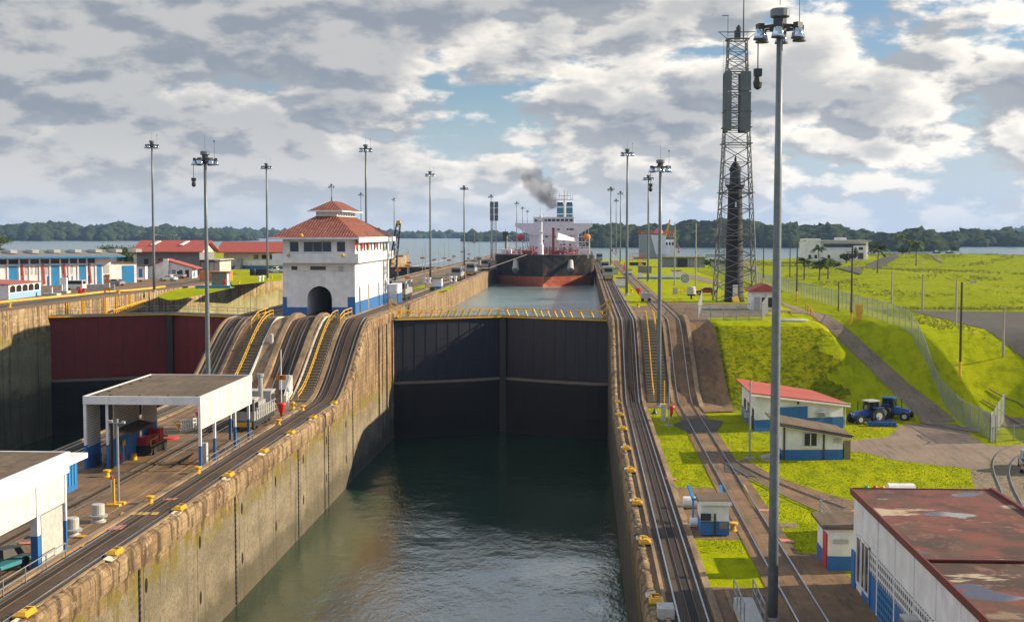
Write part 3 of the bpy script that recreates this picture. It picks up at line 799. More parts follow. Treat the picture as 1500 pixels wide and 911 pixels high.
# yellow ladders beside the gate ends
def gate_end(x, y, s_, lab):
    b = MB()
    for dy in (0, 1.2):
        b.beam((x, y + dy, 8.7), (x, y + dy, 10.6), .09); b.beam((x - 1.6 * s_, y + dy, 7.5), (x - 1.6 * s_, y + dy, 9.3), .09)
        b.beam((x, y + dy, 10.6), (x - 1.6 * s_, y + dy, 9.3), .09); b.beam((x, y + dy, 9.7), (x - 1.6 * s_, y + dy, 8.4), .09)
    for k in range(5): b.box(min(x - .32 * s_ * k, x - .32 * s_ * (k + 1)), max(x - .32 * s_ * k, x - .32 * s_ * (k + 1)), y, y + 1.2, 8.6 - .24 * k, 8.66 - .24 * k)
    tag(b.build('gate_steps', M['yellow']), lab, 'steps')
gate_end(CR - .3, 199, -1, 'short yellow steps from the centre wall down to the gate walkway')
gate_end(RW + .3, 199, 1, 'short yellow steps from the right wall down to the gate walkway')
# pier end
pier = MB()
pier.box(-88, LB, 600.01, 618, 2, 10.1); pier.build('pier', M['wall_up'])
tag(bpy.data.objects['pier'], 'stone pier head at the end of the left bank wall, reaching into the lake', 'pier')
# ================================================================== CONTROL HOUSE
M['tile'] = None
def tile_mat(name, c1, c2, axis, pitch=0.42):
    n = NT(name, 0.75)
    x, y, z = n.xyz(n.O)
    u = x if axis == 'x' else y
    fr = n.math('FRACT', n.math('DIVIDE', u, pitch))
    w = n.math('SINE', n.math('MULTIPLY', fr, math.pi))
    row = n.math('FRACT', n.math('DIVIDE', z, 0.22))
    c = n.mix(n.mr(n.noise(n.P, .8, 7, .65), .35, .68), c1, c2)
    c = n.mix(n.mr(w, 0.0, 0.55, .85, 0), c, tuple(q * .22 for q in c1))
    c = n.mix(n.mr(row, 0.0, 0.2, .5, 0), c, tuple(q * .3 for q in c1))
    c = n.mix(n.math('MULTIPLY', n.mr(n.noise(n.P, 2.5, 5), .5, .7), .5), c, (.45, .26, .17))
    n.color(c); n.bump(w, .8, .12)
    return n.m
M['tile_x'] = tile_mat('barrel tiles running across', (0.17, .036, .022), (0.28, .078, .045), 'x')
M['tile_y'] = tile_mat('barrel tiles running along', (0.17, .036, .022), (0.28, .078, .045), 'y')
M['award'] = plain('roof soffit', (0.55, 0.53, 0.5))

def arch_wall(mb, w, h, ax, aw, ah, th, axis='x', x0=0., y0=0., z0=0., seg=12):
    """wall w long, h high with an arched opening centred ax, width aw, height ah"""
    def put(a, b, c, d):                 # a..b along, c..d up
        if axis == 'x': mb.box(x0 + a, x0 + b, y0, y0 + th, z0 + c, z0 + d)
        else: mb.box(x0 - th, x0, y0 + a, y0 + b, z0 + c, z0 + d)
    put(0, ax - aw / 2, 0, h); put(ax + aw / 2, w, 0, h)
    r = aw / 2; zc = ah - r
    pts = [(ax + r * math.cos(t), zc + r * math.sin(t)) for t in np.linspace(math.pi, 0, seg + 1)]
    for p, q in zip(pts[:-1], pts[1:]):
        if axis == 'x':
            mb.hexa([(x0+p[0], y0, z0+p[1]), (x0+q[0], y0, z0+q[1]), (x0+q[0], y0+th, z0+q[1]), (x0+p[0], y0+th, z0+p[1])],
                    [(x0+p[0], y0, z0+h), (x0+q[0], y0, z0+h), (x0+q[0], y0+th, z0+h), (x0+p[0], y0+th, z0+h)])
        else:
            mb.hexa([(x0-th, y0+p[0], z0+p[1]), (x0, y0+p[0], z0+p[1]), (x0, y0+q[0], z0+q[1]), (x0-th, y0+q[0], z0+q[1])],
                    [(x0-th, y0+p[0], z0+h), (x0, y0+p[0], z0+h), (x0, y0+q[0], z0+h), (x0-th, y0+q[0], z0+h)])
    return mb
CH = thing('control_house', 'white two storey lock control house with red tiled roof and arched passage', 'control house', (-44.3, 188.2, 8.0))
W_, D_, H_ = 10.7, 33.0, 11.8      # local axes: x right, y away, z up
AX, AW, AH = 5.45, 3.65, 5.0
def hip(mb_x, mb_y, x0, x1, y0, y1, z0, ix, iy, z1, over, ixr=None, overr=None):
    """frustum roof; mb_x gets faces whose tiles repeat along x (front/back), mb_y the side faces"""
    ixr = ix if ixr is None else ixr; overr = over if overr is None else overr
    a = [(x0-over, y0-over, z0), (x1+overr, y0-over, z0), (x1+overr, y1+over, z0), (x0-over, y1+over, z0)]
    b = [(x0+ix, y0+iy, z1), (x1-ixr, y0+iy, z1), (x1-ixr, y1-iy, z1), (x0+ix, y1-iy, z1)]
    mb_x.poly([a[0], a[1], b[1], b[0]]); mb_x.poly([a[2], a[3], b[3], b[2]])
    mb_y.poly([a[1], a[2], b[2], b[1]]); mb_y.poly([a[3], a[0], b[0], b[3]])
    return a, b
def two_mat(a, b, name, ma, mb_, par):
    n = len(a.v); c = MB(); c.v = a.v + b.v; c.f = a.f + [tuple(i + n for i in f) for f in b.f]
    # weld the shared corners so the roof is one body
    key = {}; idx = []
    nv = []
    for v in c.v:
        k = tuple(round(q, 4) for q in v)
        if k not in key: key[k] = len(nv); nv.append(v)
        idx.append(key[k])
    c.v = nv; c.f = [tuple(idx[i] for i in f) for f in c.f]
    ztop = max(v[2] for v in nv); c.f.append(tuple(key[k] for k in [tuple(round(q, 4) for q in a.v[j]) for j in (3, 2, 5, 4)] if True)) if False else None
    o = c.build(name, ma, par); o.data.materials.append(mb_)
    for k in range(len(a.f), len(o.data.polygons)): o.data.polygons[k].material_index = 1
    return o
bw = MB()
arch_wall(bw, W_, 8.4, AX, AW, AH, .6, 'x', 0, 0, 0)
arch_wall(bw, W_, 8.4, AX, AW, AH, .6, 'x', 0, D_ - .6, 0)
bw.box(0, .5, .6, D_ - .6, 0, 8.4)
sidew = [(4.0, 1.3, 4.9), (12.0, 1.3, 4.9), (22.0, 1.3, 4.9), (29, 1.3, 4.9)]
y_ = 0.6
for cy, ww, hh in sidew:
    y2 = cy + 3.5
    arch_wall(bw, y2 - y_, 8.4, cy - y_, ww, hh, .5, 'y', W_, y_, 0, 8); y_ = y2
bw.box(W_ - .5, W_, y_, D_ - .6, 0, 8.4)
for s_ in (-1, 1):                     # passage side walls
    xx = AX + s_ * (AW / 2 + .2); bw.box(xx - .15, xx + .15, .6, 24, 0, 5.2)
bw.box(.5, W_ - .5, .6, D_ - .6, 8.1, 8.38)
bw.build('ground_floor_wall', M['white'], CH)
bb = MB(); e = .03
for (a, b) in ((-e, AX - AW / 2), (AX + AW / 2, W_ + e)): bb.box(a, b, -e, 0, 0.0, 1.9)
bb.box(-e, 0, 0, D_, 0, 1.9)
last = -e
for cy, ww, hh in sidew:
    bb.box(W_, W_ + e, last, cy - ww / 2, 0, 2.6); last = cy + ww / 2
bb.box(W_, W_ + e, last, D_, 0, 2.6)
bb.box(-e, .6, -e - .02, -.01 - e, 1.9, 3.4)
bb.box(W_ - 1.1, W_ + e, -e - .02, -.01 - e, 1.9, 3.4)
bb.build('blue_base', M['blue'], CH)
MB().box(1.2, 9.6, 24, 24.3, 0, 5.2).build('passage_back', M['grey'], CH)
for cy, ww, hh in sidew:
    MB().box(W_ - .45, W_ - .40, cy - ww / 2, cy + ww / 2, 0, 4.9).build('arch_backing', M['black'] if cy != 12 else M['yellow'], CH)  # black sheets stand in for the dark of the open arches; one is yellow
# upper floor
uw = MB()
wins = [(1.05, 2.35), (3.1, 7.2), (8.0, 9.25)]
xs_ = 0.0
for a, b in wins:
    uw.box(xs_, a, .25, .6, 8.4, 12.1); uw.box(a, b, .25, .6, 8.4, 10.0); uw.box(a, b, .25, .6, 11.5, 12.1); xs_ = b
uw.box(xs_, W_, .25, .6, 8.4, 12.1)
uw.box(0, .35, .6, D_, 8.4, 12.1); uw.box(.35, W_ - .35, D_ - .35, D_, 8.4, 12.1)
uw.box(W_ - .35, W_, .6, D_, 8.4, 10.0); uw.box(W_ - .35, W_, .6, D_, 11.55, 12.1)
sw = [1.6 + i * 3.1 for i in range(10)]
lasty = .6
for y in sw: uw.box(W_ - .35, W_, lasty, y, 10.0, 11.55); lasty = y + 1.5
uw.box(W_ - .35, W_, lasty, D_, 10.0, 11.55)
uw.build('upper_floor_wall', M['white'], CH)
for a, b in wins:
    f = MB(); f.box(a, b, .42, .47, 10.0, 11.5)
    w1 = f.build('window', M['window'], CH)
    g = MB(); k = 3 if b - a > 3 else 1
    for i in range(k + 1):
        x = a + (b - a) * i / k; g.box(x - .04, x + .04, .36, .41, 10.0, 11.5)
    g.box(a, b, .36, .41, 9.98, 10.05); g.box(a, b, .36, .41, 11.45, 11.52); g.build('window_frame', M['rimgrey'], w1)
for y in sw:
    MB().box(W_ - .2, W_ - .16, y, y + 1.5, 10.0, 11.55).build('window', M['window'], CH)
for a, b in ((1.3, 2.2), (4.1, 6.4)):
    MB().box(a, b, -.03, 0.01, 7.35, 7.9).build('vent_window', M['window'], CH)
MB().box(8.35, 8.95, -.35, 0.01, 7.3, 7.85).build('air_conditioner', M['rimgrey'], CH)
MB().box(0, W_, -.05, 0, 7.15, 7.22).box(W_, W_ + .05, 0, D_, 8.0, 8.08).build('string_course', M['whiteold'], CH)
bl = MB(); o_ = 1.25
oR = .75
bl.box(-o_, W_ + oR, -o_, -.02, 8.40, 8.58).box(-o_, 0, -.02, D_, 8.40, 8.58).box(W_, W_ + oR, -.02, D_, 8.40, 8.58)
bl.box(-o_, W_ + oR, -o_, -o_ + .15, 8.58, 9.75).box(W_ + oR - .15, W_ + oR, -o_ + .15, D_, 8.58, 9.75).box(-o_, -o_ + .15, -o_ + .15, D_, 8.58, 9.75)
bl.build('balcony', M['white'], CH)
for x in (1.2, 9.2):
    MB().lathe([(.05, 0), (.22, .05), (.26, .3), (.14, .45)], (x, -o_ - .2, 9.3), 12).box(x - .04, x + .04, -o_ - .1, -o_, 9.3, 9.6).build('floodlight', M['yellow'], CH)
MB().lathe([(.05, 0), (.3, .05), (.3, .3), (.1, .5)], (3.2, -1.75, 12.2), 12).build('siren', M['yellow'], CH)
mx, my = MB(), MB()
hip(mx, my, 0, W_, 0, D_, 12.1, 3.2, 8.4, 15.3, 1.55, 4.2, .85)
two_mat(mx, my, 'roof', M['tile_x'], M['tile_y'], CH)
r_ = MB(); ov = 1.55
r_.poly([(-ov, -ov, 12.09), (-ov, D_ + ov, 12.09), (W_ + .85, D_ + ov, 12.09), (W_ + .85, -ov, 12.09)])
r_.box(-ov, W_ + .85, -ov - .08, -ov, 11.85, 12.13); r_.box(W_ + .85, W_ + .93, -ov - .08, D_ + ov, 11.35, 12.13); r_.box(-ov - .08, -ov, -ov, D_ + ov, 11.85, 12.13)
r_.build('fascia', M['white'], CH)
cu = MB().box(3.25, 6.45, 8.5, 24.5, 15.2, 16.1); cu.build('clerestory', M['white'], CH)
for k in range(7): MB().box(6.45, 6.48, 9.6 + k * 2.1, 11.0 + k * 2.1, 15.4, 15.95).build('clerestory_window', M['window'], CH)
mx, my = MB(), MB()
hip(mx, my, 3.25, 6.45, 8.5, 24.5, 16.15, 1.5, 4.2, 17.75, 1.0)
two_mat(mx, my, 'upper_roof', M['tile_x'], M['tile_y'], CH)
MB().box(2.2, 7.5, 7.42, 7.49, 15.98, 16.18).box(7.45, 7.53, 7.49, 25.5, 15.98, 16.18).poly([(2.25, 7.5, 16.14), (2.25, 25.5, 16.14), (7.45, 25.5, 16.14), (7.45, 7.5, 16.14)]).build('upper_fascia', M['white'], CH)
MB().tube((4.85, 12.8, 17.6), (4.85, 12.8, 18.3), .08).build('roof_finial', M['darkmetal'], CH)
for i, y in enumerate((-.6, 4.6, 10.0, 17.0)):
    b = MB()
    for k in range(5):
        b.poly([(W_ + .3, y + k*.25, 11.8 - .12*k), (W_ + .34, y + .35 + k*.25, 11.7 - .12*k), (W_ + .3, y + .5 + k*.2, 10.6 + .1 * (k % 2)), (W_ + .26, y + .1 + k*.2, 10.4)])
    b.box(W_ + .28, W_ + .3, y + .2, y + .9, 10.2, 11.9)
    b.build('bunting', M['red'], CH)
# lean-to at the back right, white over blue
MB().box(W_ + .05, W_ + 1.6, D_ - 2, D_ + 4.5, 0.7, 4.0).build('annex', M['white'], CH)
b = MB()
for k in range(9): b.box(W_ + 1.6, W_ + 1.66, D_ - 1.8 + k * .68, D_ - 1.4 + k * .68, .7, 2.4)
b.build('annex_louvre', M['blue'], CH)

# ================================================================== HIGH MASTS
def make_mast(label):
    t = thing('light_mast', label, 'light mast', group='tall floodlight masts along the locks')
    b = MB(); prof_ = [(.275, 0), (.26, 6), (.235, 14), (.20, 22), (.155, 29.6)]
    b.lathe(prof_, n=12); b.build('pole', M['pole'], t, True)
    MB().lathe([(.55, 0), (.55, .12), (.34, .14), (.34, .5)], n=12).build('base_flange', M['greyconc'], t)
    MB().lathe([(.46, 30.0), (.50, 30.05), (.50, 30.35), (.42, 30.42), (.1, 30.45)], n=14).build('mast_cap', M['pole'], t)
    b = MB(); b.lathe([(.16, 29.0), (.34, 29.05), (.34, 30.05), (.2, 30.06)], n=10)
    for k in range(12):
        a, c = 2 * math.pi * k / 12, 2 * math.pi * (k + 1) / 12
        b.beam((0.9 * math.cos(a), 0.9 * math.sin(a), 29.5), (0.9 * math.cos(c), 0.9 * math.sin(c), 29.5), .1, .14)
    for k in range(6):
        a = math.pi * k / 3 + .3; b.beam((.25 * math.cos(a), .25 * math.sin(a), 29.5), (1.1 * math.cos(a), 1.1 * math.sin(a), 29.5), .07)
    b.build('lamp_ring', M['darkmetal'], t)
    MB().tube((0, 0, 30.6), (0, 0, 32.2), .02, .01, 5).tube((1.0, 0, 29.5), (1.0, 0, 31.4), .025, .015, 5).lathe([(.02, 31.35), (.07, 31.4), (.07, 31.55), (.02, 31.6)], (1.0, 0, 0), 8).build('lightning_rod', M['darkmetal'], t)
    for k in range(6):
        a = math.pi * k / 3 + .3; cx, cy = 1.10 * math.cos(a), 1.10 * math.sin(a)
        l = MB().lathe([(.13, 29.45), (.22, 29.38), (.29, 29.15), (.33, 28.95), (.315, 28.92), (.05, 28.97)][::-1], (cx, cy, 0), 14).build('luminaire', M['glasslamp'], t, True)
        o = MB().box(-.22, .22, -.15, .15, 29.42, 29.66).build('ballast_box', M['darkmetal'], l)
        o.location = (cx, cy, 0); o.rotation_euler = (0, 0, a + math.pi / 2)
        MB().lathe([(.31, 28.89), (.35, 28.89), (.35, 28.95), (.31, 28.95)], (cx, cy, 0), 14).build('rim', M['darkmetal'], l)
    return t
mast0 = make_mast('nearest light mast, thick grey pole rising full height in front of the workshop')
def cam_pod(par):
    MB().tube((-1.15, -.35, 29.4), (-1.15, -.35, 27.5), .03, n=6).box(-1.35, -.95, -.55, -.15, 27.15, 27.5).lathe([(.05, 26.5), (.2, 26.6), (.24, 26.85), (.15, 27.15)], (-1.15, -.35, 0), 10).build('camera_pod', M['darkmetal'], par)
masts = [  # px at base, scale px/m (at base level), level, height, label
    (965, 596, 0, 30.0, 'light mast at the foot of the right hand stairs beside the mown grass strip'),
    (306, 626, 0, 30.0, 'light mast rising behind the nearer flat canopy on the centre wall'),
    (226, 428, 9.4, 29.4, 'light mast standing by the parked pickups on the left bank'),
    (392, 410, 9.4, 28.5, 'light mast on the left bank just left of the control house'),
    (630.5, 409.5, UP, 28.3, 'light mast behind the small white hut on the centre wall'),
    (680, 397, UP, 27.2, 'light mast on the centre wall, second one beyond the white hut'),
    (719.5, 381, UP, 29, 'light mast close beside the lattice panel tower left of the tanker'),
    (918, 432.5, UP, 28.7, 'light mast at the lawn edge beside the locomotive right of the tanker'),
    (894.5, 389.5, UP, 29, 'thin light mast just right of the tanker bow'),
    (908.5, 384.7, UP, 29, 'distant light mast by the flag and orange railing right of the tanker'),
    (949, 413, UP, 26.6, 'light mast on the lawn in front of the long blue trough'),
]
mast0.location = (*at(1131.5, 917, 0), 0); mast0.scale = (1, 1, 1.065)
cam_pod(mast0)
mast_objs = []
for px, py, lv, h, lab in masts:
    x, y = at(px, py, lv); m_ = dup(mast0, (x, y, lv), random.uniform(-.2, .4) if h != 30.0 else 0, lab, (1, 1, h / 31.0))
    if h != 30.0:
        for ch in list(m_.children):
            if ch.name.startswith('camera_pod'): bpy.data.objects.remove(ch)
for px, top, lv, lab in [(536.5, 207, UP, 'light mast rising right behind the control house roof'),
                     (486, 267, LEFTZ, 'distant light mast above the control house ridge'),
                     (529, 280, LEFTZ, 'distant short light mast just left of the tall one behind the house'),
                     (577.5, 288, LEFTZ, 'distant light mast by the black lattice crane boom'),
                     (757, 294, UP, 'first of three far light masts left of the tanker bridge'),
                     (765.5, 302, UP, 'second of three far light masts left of the tanker bridge'),
                     (772.5, 307, UP, 'third and shortest looking of three far light masts left of the tanker bridge'),
                     (902.5, 290, UP, 'farthest light mast right of the tanker, lowest of the close pair')]:
    s_ = (340 - top) / (lv + 30 - CAM_Z) * 0.995
    Y = FPX / s_; x, z = atY(px, 340, Y)
    m_ = dup(mast0, (x, Y, lv), .5, lab, (1, 1, 30 / 31.0))
    for ch in list(m_.children):
        if ch.name.startswith('camera_pod'): bpy.data.objects.remove(ch)

# ================================================================== FLAT CANOPIES ON THE CENTRE WALL
M['roofdeck'] = paving('weathered flat roof', (0.15, 0.105, 0.065), (0.09, .065, .042), slab=30)
def blockscreen(name, c, hole=0.24, ax='y'):
    n = NT(name, .8); x, y, z = n.xyz(n.O); u = y if ax == 'y' else x
    fu = n.math('FRACT', n.math('DIVIDE', u, hole)); fv = n.math('FRACT', n.math('DIVIDE', z, hole))
    a = n.math('MULTIPLY', n.math('GREATER_THAN', fu, .35), n.math('GREATER_THAN', fv, .4))
    base = n.mix(n.mr(n.noise(n.P, 1.2, 6), .3, .7), tuple(q * .8 for q in c), c)
    n.color(n.mix(a, base, tuple(q * (.4 if ax == 'y' and hole < .3 else .14) for q in c))); return n.m
M['screen_white'] = blockscreen('pierced white blocks', (.72, .68, .6))
M['screen_white2'] = blockscreen('pierced white blocks small', (.72, .72, .74), .42)
M['screen_blue'] = blockscreen('pierced blue blocks', (.03, .2, .5), .42)
C1 = thing('flat_canopy', 'nearer complete flat roofed canopy with white fascia over the machinery bay', 'canopy', (0, 0, 0))
x0, x1, y0, y1, zt = -44.1, -33.6, 111.2, 129.0, 6.5
MB().box(x0 + .2, x1 - .2, y0 + .2, y1 - .2, zt - .25, zt - .05).build('roof', M['roofdeck'], C1)
for i in range(6): MB().box(x0 + .8, x0 + 1.1, y0 + 1 + i * 2.8, y0 + 1.2 + i * 2.8, zt - .05, zt + .02).build('roof_vent', M['darkmetal'], C1)
for i in range(4): MB().box(x0 + 2 + i * 2.6, x0 + 2.2 + i * 2.6, y0 + 1.0, y0 + 1.2, zt - .05, zt + .03).build('roof_vent', M['darkmetal'], C1)
MB().box(x0, x1, y0, y0 + .2, zt - .72, zt).box(x0, x0 + .2, y0 + .2, y1, zt - .72, zt).box(x0 + .2, x1, y1 - .2, y1, zt - .72, zt).build('fascia', M['white'], C1)
b = MB(); b.box(x1 - .2, x1, y0 + .2, y1 - .2, zt - 2.9, zt)
b.build('side_panel', M['whiteold'], C1)
b = MB()
for k in range(1, 6): b.box(x1, x1 + .02, y0 + k * 3, y0 + k * 3 + .04, zt - 2.85, zt - .1)
b.build('panel_joint', M['grey'], C1)
for px_, py_ in [(x1 - .22, y0), (x1 - .22, y0 + 4.4), (x1 - .22, y0 + 11.3), (x1 - .22, y1 - 1.4), (x0 + .02, y0), (x0 + 1.9, y0 + .3), (x1 - 2.2, y1 - 1)]:
    ph = thing('post_dummy', None, None) if False else None
    w = .24
    p_ = MB().box(px_, px_ + w, py_ + .01, py_ + w, 2.15, zt - .75 if px_ < x1 - 1 else zt - 2.9 if py_ > y0 else zt - .75).build('post', M['white'], C1)
    MB().box(px_, px_ + w, py_ + .01, py_ + w, 0, 2.15).build('blue_foot', M['blue'], p_)
MB().box(x0 + .05, x0 + .2, y0 + .5, y0 + 3.5, 1.9, zt - .75).box(x0 + 2.1, x0 + 2.25, y0 + 1.4, y0 + 8, 2.5, zt - .8).box(x0 + 2.1, x0 + 2.25, y0 + 9, y0 + 13, 2.5, zt - .8).build('block_screen', M['screen_white'], C1)
MB().box(x0 + .05, x0 + .2, y0 + .5, y0 + 3.5, 0, 1.9).box(x0 + 2.1, x0 + 2.25, y0 + 1.4, y0 + 8, 0, 2.5).box(x0 + 2.1, x0 + 2.25, y0 + 9, y0 + 13, 0, 2.5).build('blue_wall', M['blue'], C1)
MB().tube((x0 + 2.4, y0 + .35, 0), (x0 + 2.4, y0 + .35, 5.6), .13).build('drain_pipe', M['black'], C1)
MB().hexa([(x0+2.3, y0+2, 3.1), (x0+3.6, y0+2, 2.8), (x0+3.6, y0+8, 2.8), (x0+2.3, y0+8, 3.1)], [(x0+2.3, y0+2, 3.3), (x0+3.6, y0+2, 3.0), (x0+3.6, y0+8, 3.0), (x0+2.3, y0+8, 3.3)]).build('awning', M['roofdeck'], C1)
# items inside the bay
def crate_machine(x, y):
    t = thing('winch_machine', 'red and black winch machine parked against the blue bay wall', 'machine', (x, y, 0))
    MB().box(0, 1.6, 0, 4.6, .25, .9).build('chassis', M['black'], t)
    MB().box(.1, 1.0, .4, 1.9, .9, 1.7).lathe([(.5, 0), (.5, .8)], (.9, 2.8, .9), 12).build('engine', M['red'], t)
    MB().box(.2, 1.3, 3.4, 4.5, .9, 2.1).build('cabinet', M['red'], t)
    MB().beam((1.5, .2, .9), (1.5, 4.5, .9), .1).beam((1.5, .2, 1.5), (1.5, 2.2, 1.5), .08).beam((1.5, .2, .2), (1.5, .2, 1.5), .1).beam((.2, 4.5, 1.2), (1.6, 4.9, 1.2), .2).build('yellow_guard', M['yellow'], t)
    for yy in (.8, 3.8): 
        MB().tube((1.45, yy, .35), (1.7, yy, .35), .35, n=14).build('wheel', M['rubber'], t)
crate_machine(-42.0, 118.1)
b = MB()
for dx in (0, .9):
    for k in range(5): b.beam((-43.5 + dx, 112.0 + k*.45, 0), (-43.5 + dx, 112.0 + k*.45, 1.1), .05)
    for hh in (.4, .75, 1.1): b.beam((-43.5 + dx, 112.0, hh), (-43.5 + dx, 113.8, hh), .05)
tag(b.build('wire_rack', M['darkmetal']), 'dark wire rack at the near left corner of the machinery bay', 'rack')
tag(MB().box(-41.75, -41.6, 114.2, 114.7, 1.6, 2.1).beam((-41.7, 114.45, 0), (-41.7, 114.45, 1.7), .06).build('yellow_box', M['yellow']), 'small yellow call box on the blue bay wall', 'call box')
tag(MB().lathe([(.12, 0), (.13, .6), (.06, .75)], (-41.6, 113.5, .3), 10).build('fire_extinguisher', M['red']), 'red fire extinguisher standing by the blue bay wall', 'fire extinguisher')
tag(MB().lathe([(.3, 0), (.3, .55), (.25, .6)], (-41.4, 116.2, 0), 12).build('yellow_bin', M['yellow']), 'yellow bin on the paving below the blue bay wall', 'bin')

C2 = thing('flat_canopy', 'nearest flat roofed canopy cut off by the left edge, pale side panels', 'canopy')
x0, x1, y0, y1, zt = -46.0, -33.8, 47, 82.9, 6.5
MB().box(x0 + .2, x1 - .2, y0 + .2, y1 - .2, zt - .25, zt - .05).build('roof', M['roofdeck'], C2)
MB().box(x0, x1, y1 - .2, y1, zt - .8, zt).box(x1 - .2, x1, y0, y1 - .2, zt - 1.35, zt).build('fascia', M['white'], C2)
b = MB()
for k, (a, c) in enumerate(((y0, 59.4), (59.4, 67.4), (67.4, 77.7), (78.1, 82.4))): b.box(x1 - .28, x1 - .08, a + .04, c - .04, zt - 3.2, zt - 1.4)
b.build('side_panel', M['whiteold'], C2)
MB().box(x1 - .3, x1 - .1, 78.4, 81.7, .2, 3.2).build('lower_panel', M['rimgrey'], C2)
for yy, w in ((77.6, .45), (82.0, .2), (63.4, .45)):
    p_ = MB().box(x1 - w, x1 - .001, yy, yy + w, 2.1, zt - 1.36).build('post', M['white'], C2)
    MB().box(x1 - w, x1 - .001, yy, yy + w, 0, 2.1).build('blue_foot', M['blue'], p_)
BS = thing('stair_shelter', 'small blue louvred shelter with flat roof behind the nearest canopy', 'shelter')
MB().box(-46, -40.6, 93.2, 103.2, 2.5, 2.9).build('roof', M['white'], BS)
MB().box(-45.9, -41.3, 93.7, 102.7, .02, 2.4).build('wall', M['blue'], BS)
b = MB()
for k in range(11): b.box(-41.3, -41.24, 96.0 + k * .6, 96.3 + k * .6, .5, 2.3)
b.build('louvre', M['bluebright'], BS)
MB().box(-41.3, -41.22, 93.9, 95.3, .8, 2.4).build('door', M['white'], BS)
# railings, vents, posts, bollards of the lower centre wall
def railing(label, pts, h=1.0, m=None, posts=True, rails=(1.0, .55), w=.05, name='railing', zf=lambda p: 0):
    b = MB()
    P = [Vector((p[0], p[1], zf(p) if len(p) < 3 else p[2])) for p in pts]
    for a, c in zip(P[:-1], P[1:]):
        for r in rails: b.beam(a + Vector((0, 0, h * r)), c + Vector((0, 0, h * r)), w)
    for p in P: b.beam(p, p + Vector((0, 0, h * rails[0])), w * 1.2)
    return tag(b.build(name, m or M['galv']), label, 'railing')
railing('grey pipe railing running under the side of the complete canopy', [(-33.35, y) for y in (113, 115.5, 118, 120.5, 123, 125.5, 128)])
railing('grey pipe railing beside the post of the nearest canopy', [(-33.25, y) for y in (57, 61, 64, 67.5, 71.5, 74.5, 77.5, 80.5)])
for (px, py, lab) in [(144, 764, 'silver mushroom vent farther from the camera on the centre paving'), (106, 785, 'silver mushroom vent nearer the post of the nearest canopy')]:
    x, y = at(px, py, 0); t = thing('mushroom_vent', lab, 'vent', (x, y, 0))
    MB().lathe([(.55, 0), (.55, .12), (.42, .14), (.38, .35)], n=18).build('base', M['rimgrey'], t)
    MB().lathe([(.42, .32), (.66, .38), (.68, .5), (.46, .56)], n=18).build('skirt', M['silver'], t)
    MB().lathe([(.46, .56), (.46, 1.25), (.42, 1.3)], n=18).build('cap', M['rimgrey'], t)
x, y = at(174, 738, 0)
t = thing('lamp_post', 'thin grey lamp post with two small heads between vents and bay', 'lamp post', (x, y, 0))
MB().box(-.5, .5, -.25, .25, 0, .18).build('footing', M['yellow'], t)
MB().lathe([(.09, .15), (.085, 6.6)], n=10).build('pole', M['galv'], t)
MB().beam((-.55, 0, 6.3), (.45, 0, 6.3), .06).box(-.75, -.4, -.1, .1, 6.3, 6.5).box(.35, .6, -.1, .1, 6.25, 6.42).build('lamp_head', M['rimgrey'], t)
x, y = at(167, 741, 0)
t = thing('warning_post', 'yellow and white warning post with a red lamp beside the thin lamp post', 'post', (x, y, 0))
MB().box(-.6, .5, -.25, .25, 0, .16).build('footing', M['yellow'], t)
MB().box(-.07, .07, -.07, .07, .16, 2.1).build('pole', M['yellow'], t)
MB().box(-.2, -.09, -.1, .1, 1.1, 2.0).build('sign', M['white'], t)
MB().lathe([(.05, 2.1), (.12, 2.15), (.12, 2.3), (.03, 2.35)], (-.15, 0, 0), 10).build('lamp', M['red'], t)
def bollard(px, py, lab, z=0, s=1.0, h=.62):
    x, y = at(px, py, z)
    b = MB().lathe([(.34*s, 0), (.30*s, .05), (.2*s, .12), (.19*s, h*.6), (.33*s, h*.75), (.34*s, h*.95), (.2*s, h)], (0, 0, 0), 14)
    o = b.build('bollard', M['yellow'], smooth=False); o.location = (x, y, z); tag(o, lab, 'bollard', 'yellow mooring bollards'); return o
for px, py, lab in [(157, 698, 'yellow bollard on the paving beside the blue shelter'), (220, 737, 'yellow bollard near the base of the thin lamp post'),
                    (290, 693, 'yellow bollard at the front right canopy post'), (443, 601, 'yellow bollard below the right centre stairs'),
                    (408, 622, 'yellow bollard in front of the red funnel on the centre wall'), (262, 628, 'yellow bollard seen through the canopy near the cage')]:
    bollard(px, py, lab)
bollard(1074, 777, 'yellow bollard on the paving right of the kiosk'); 
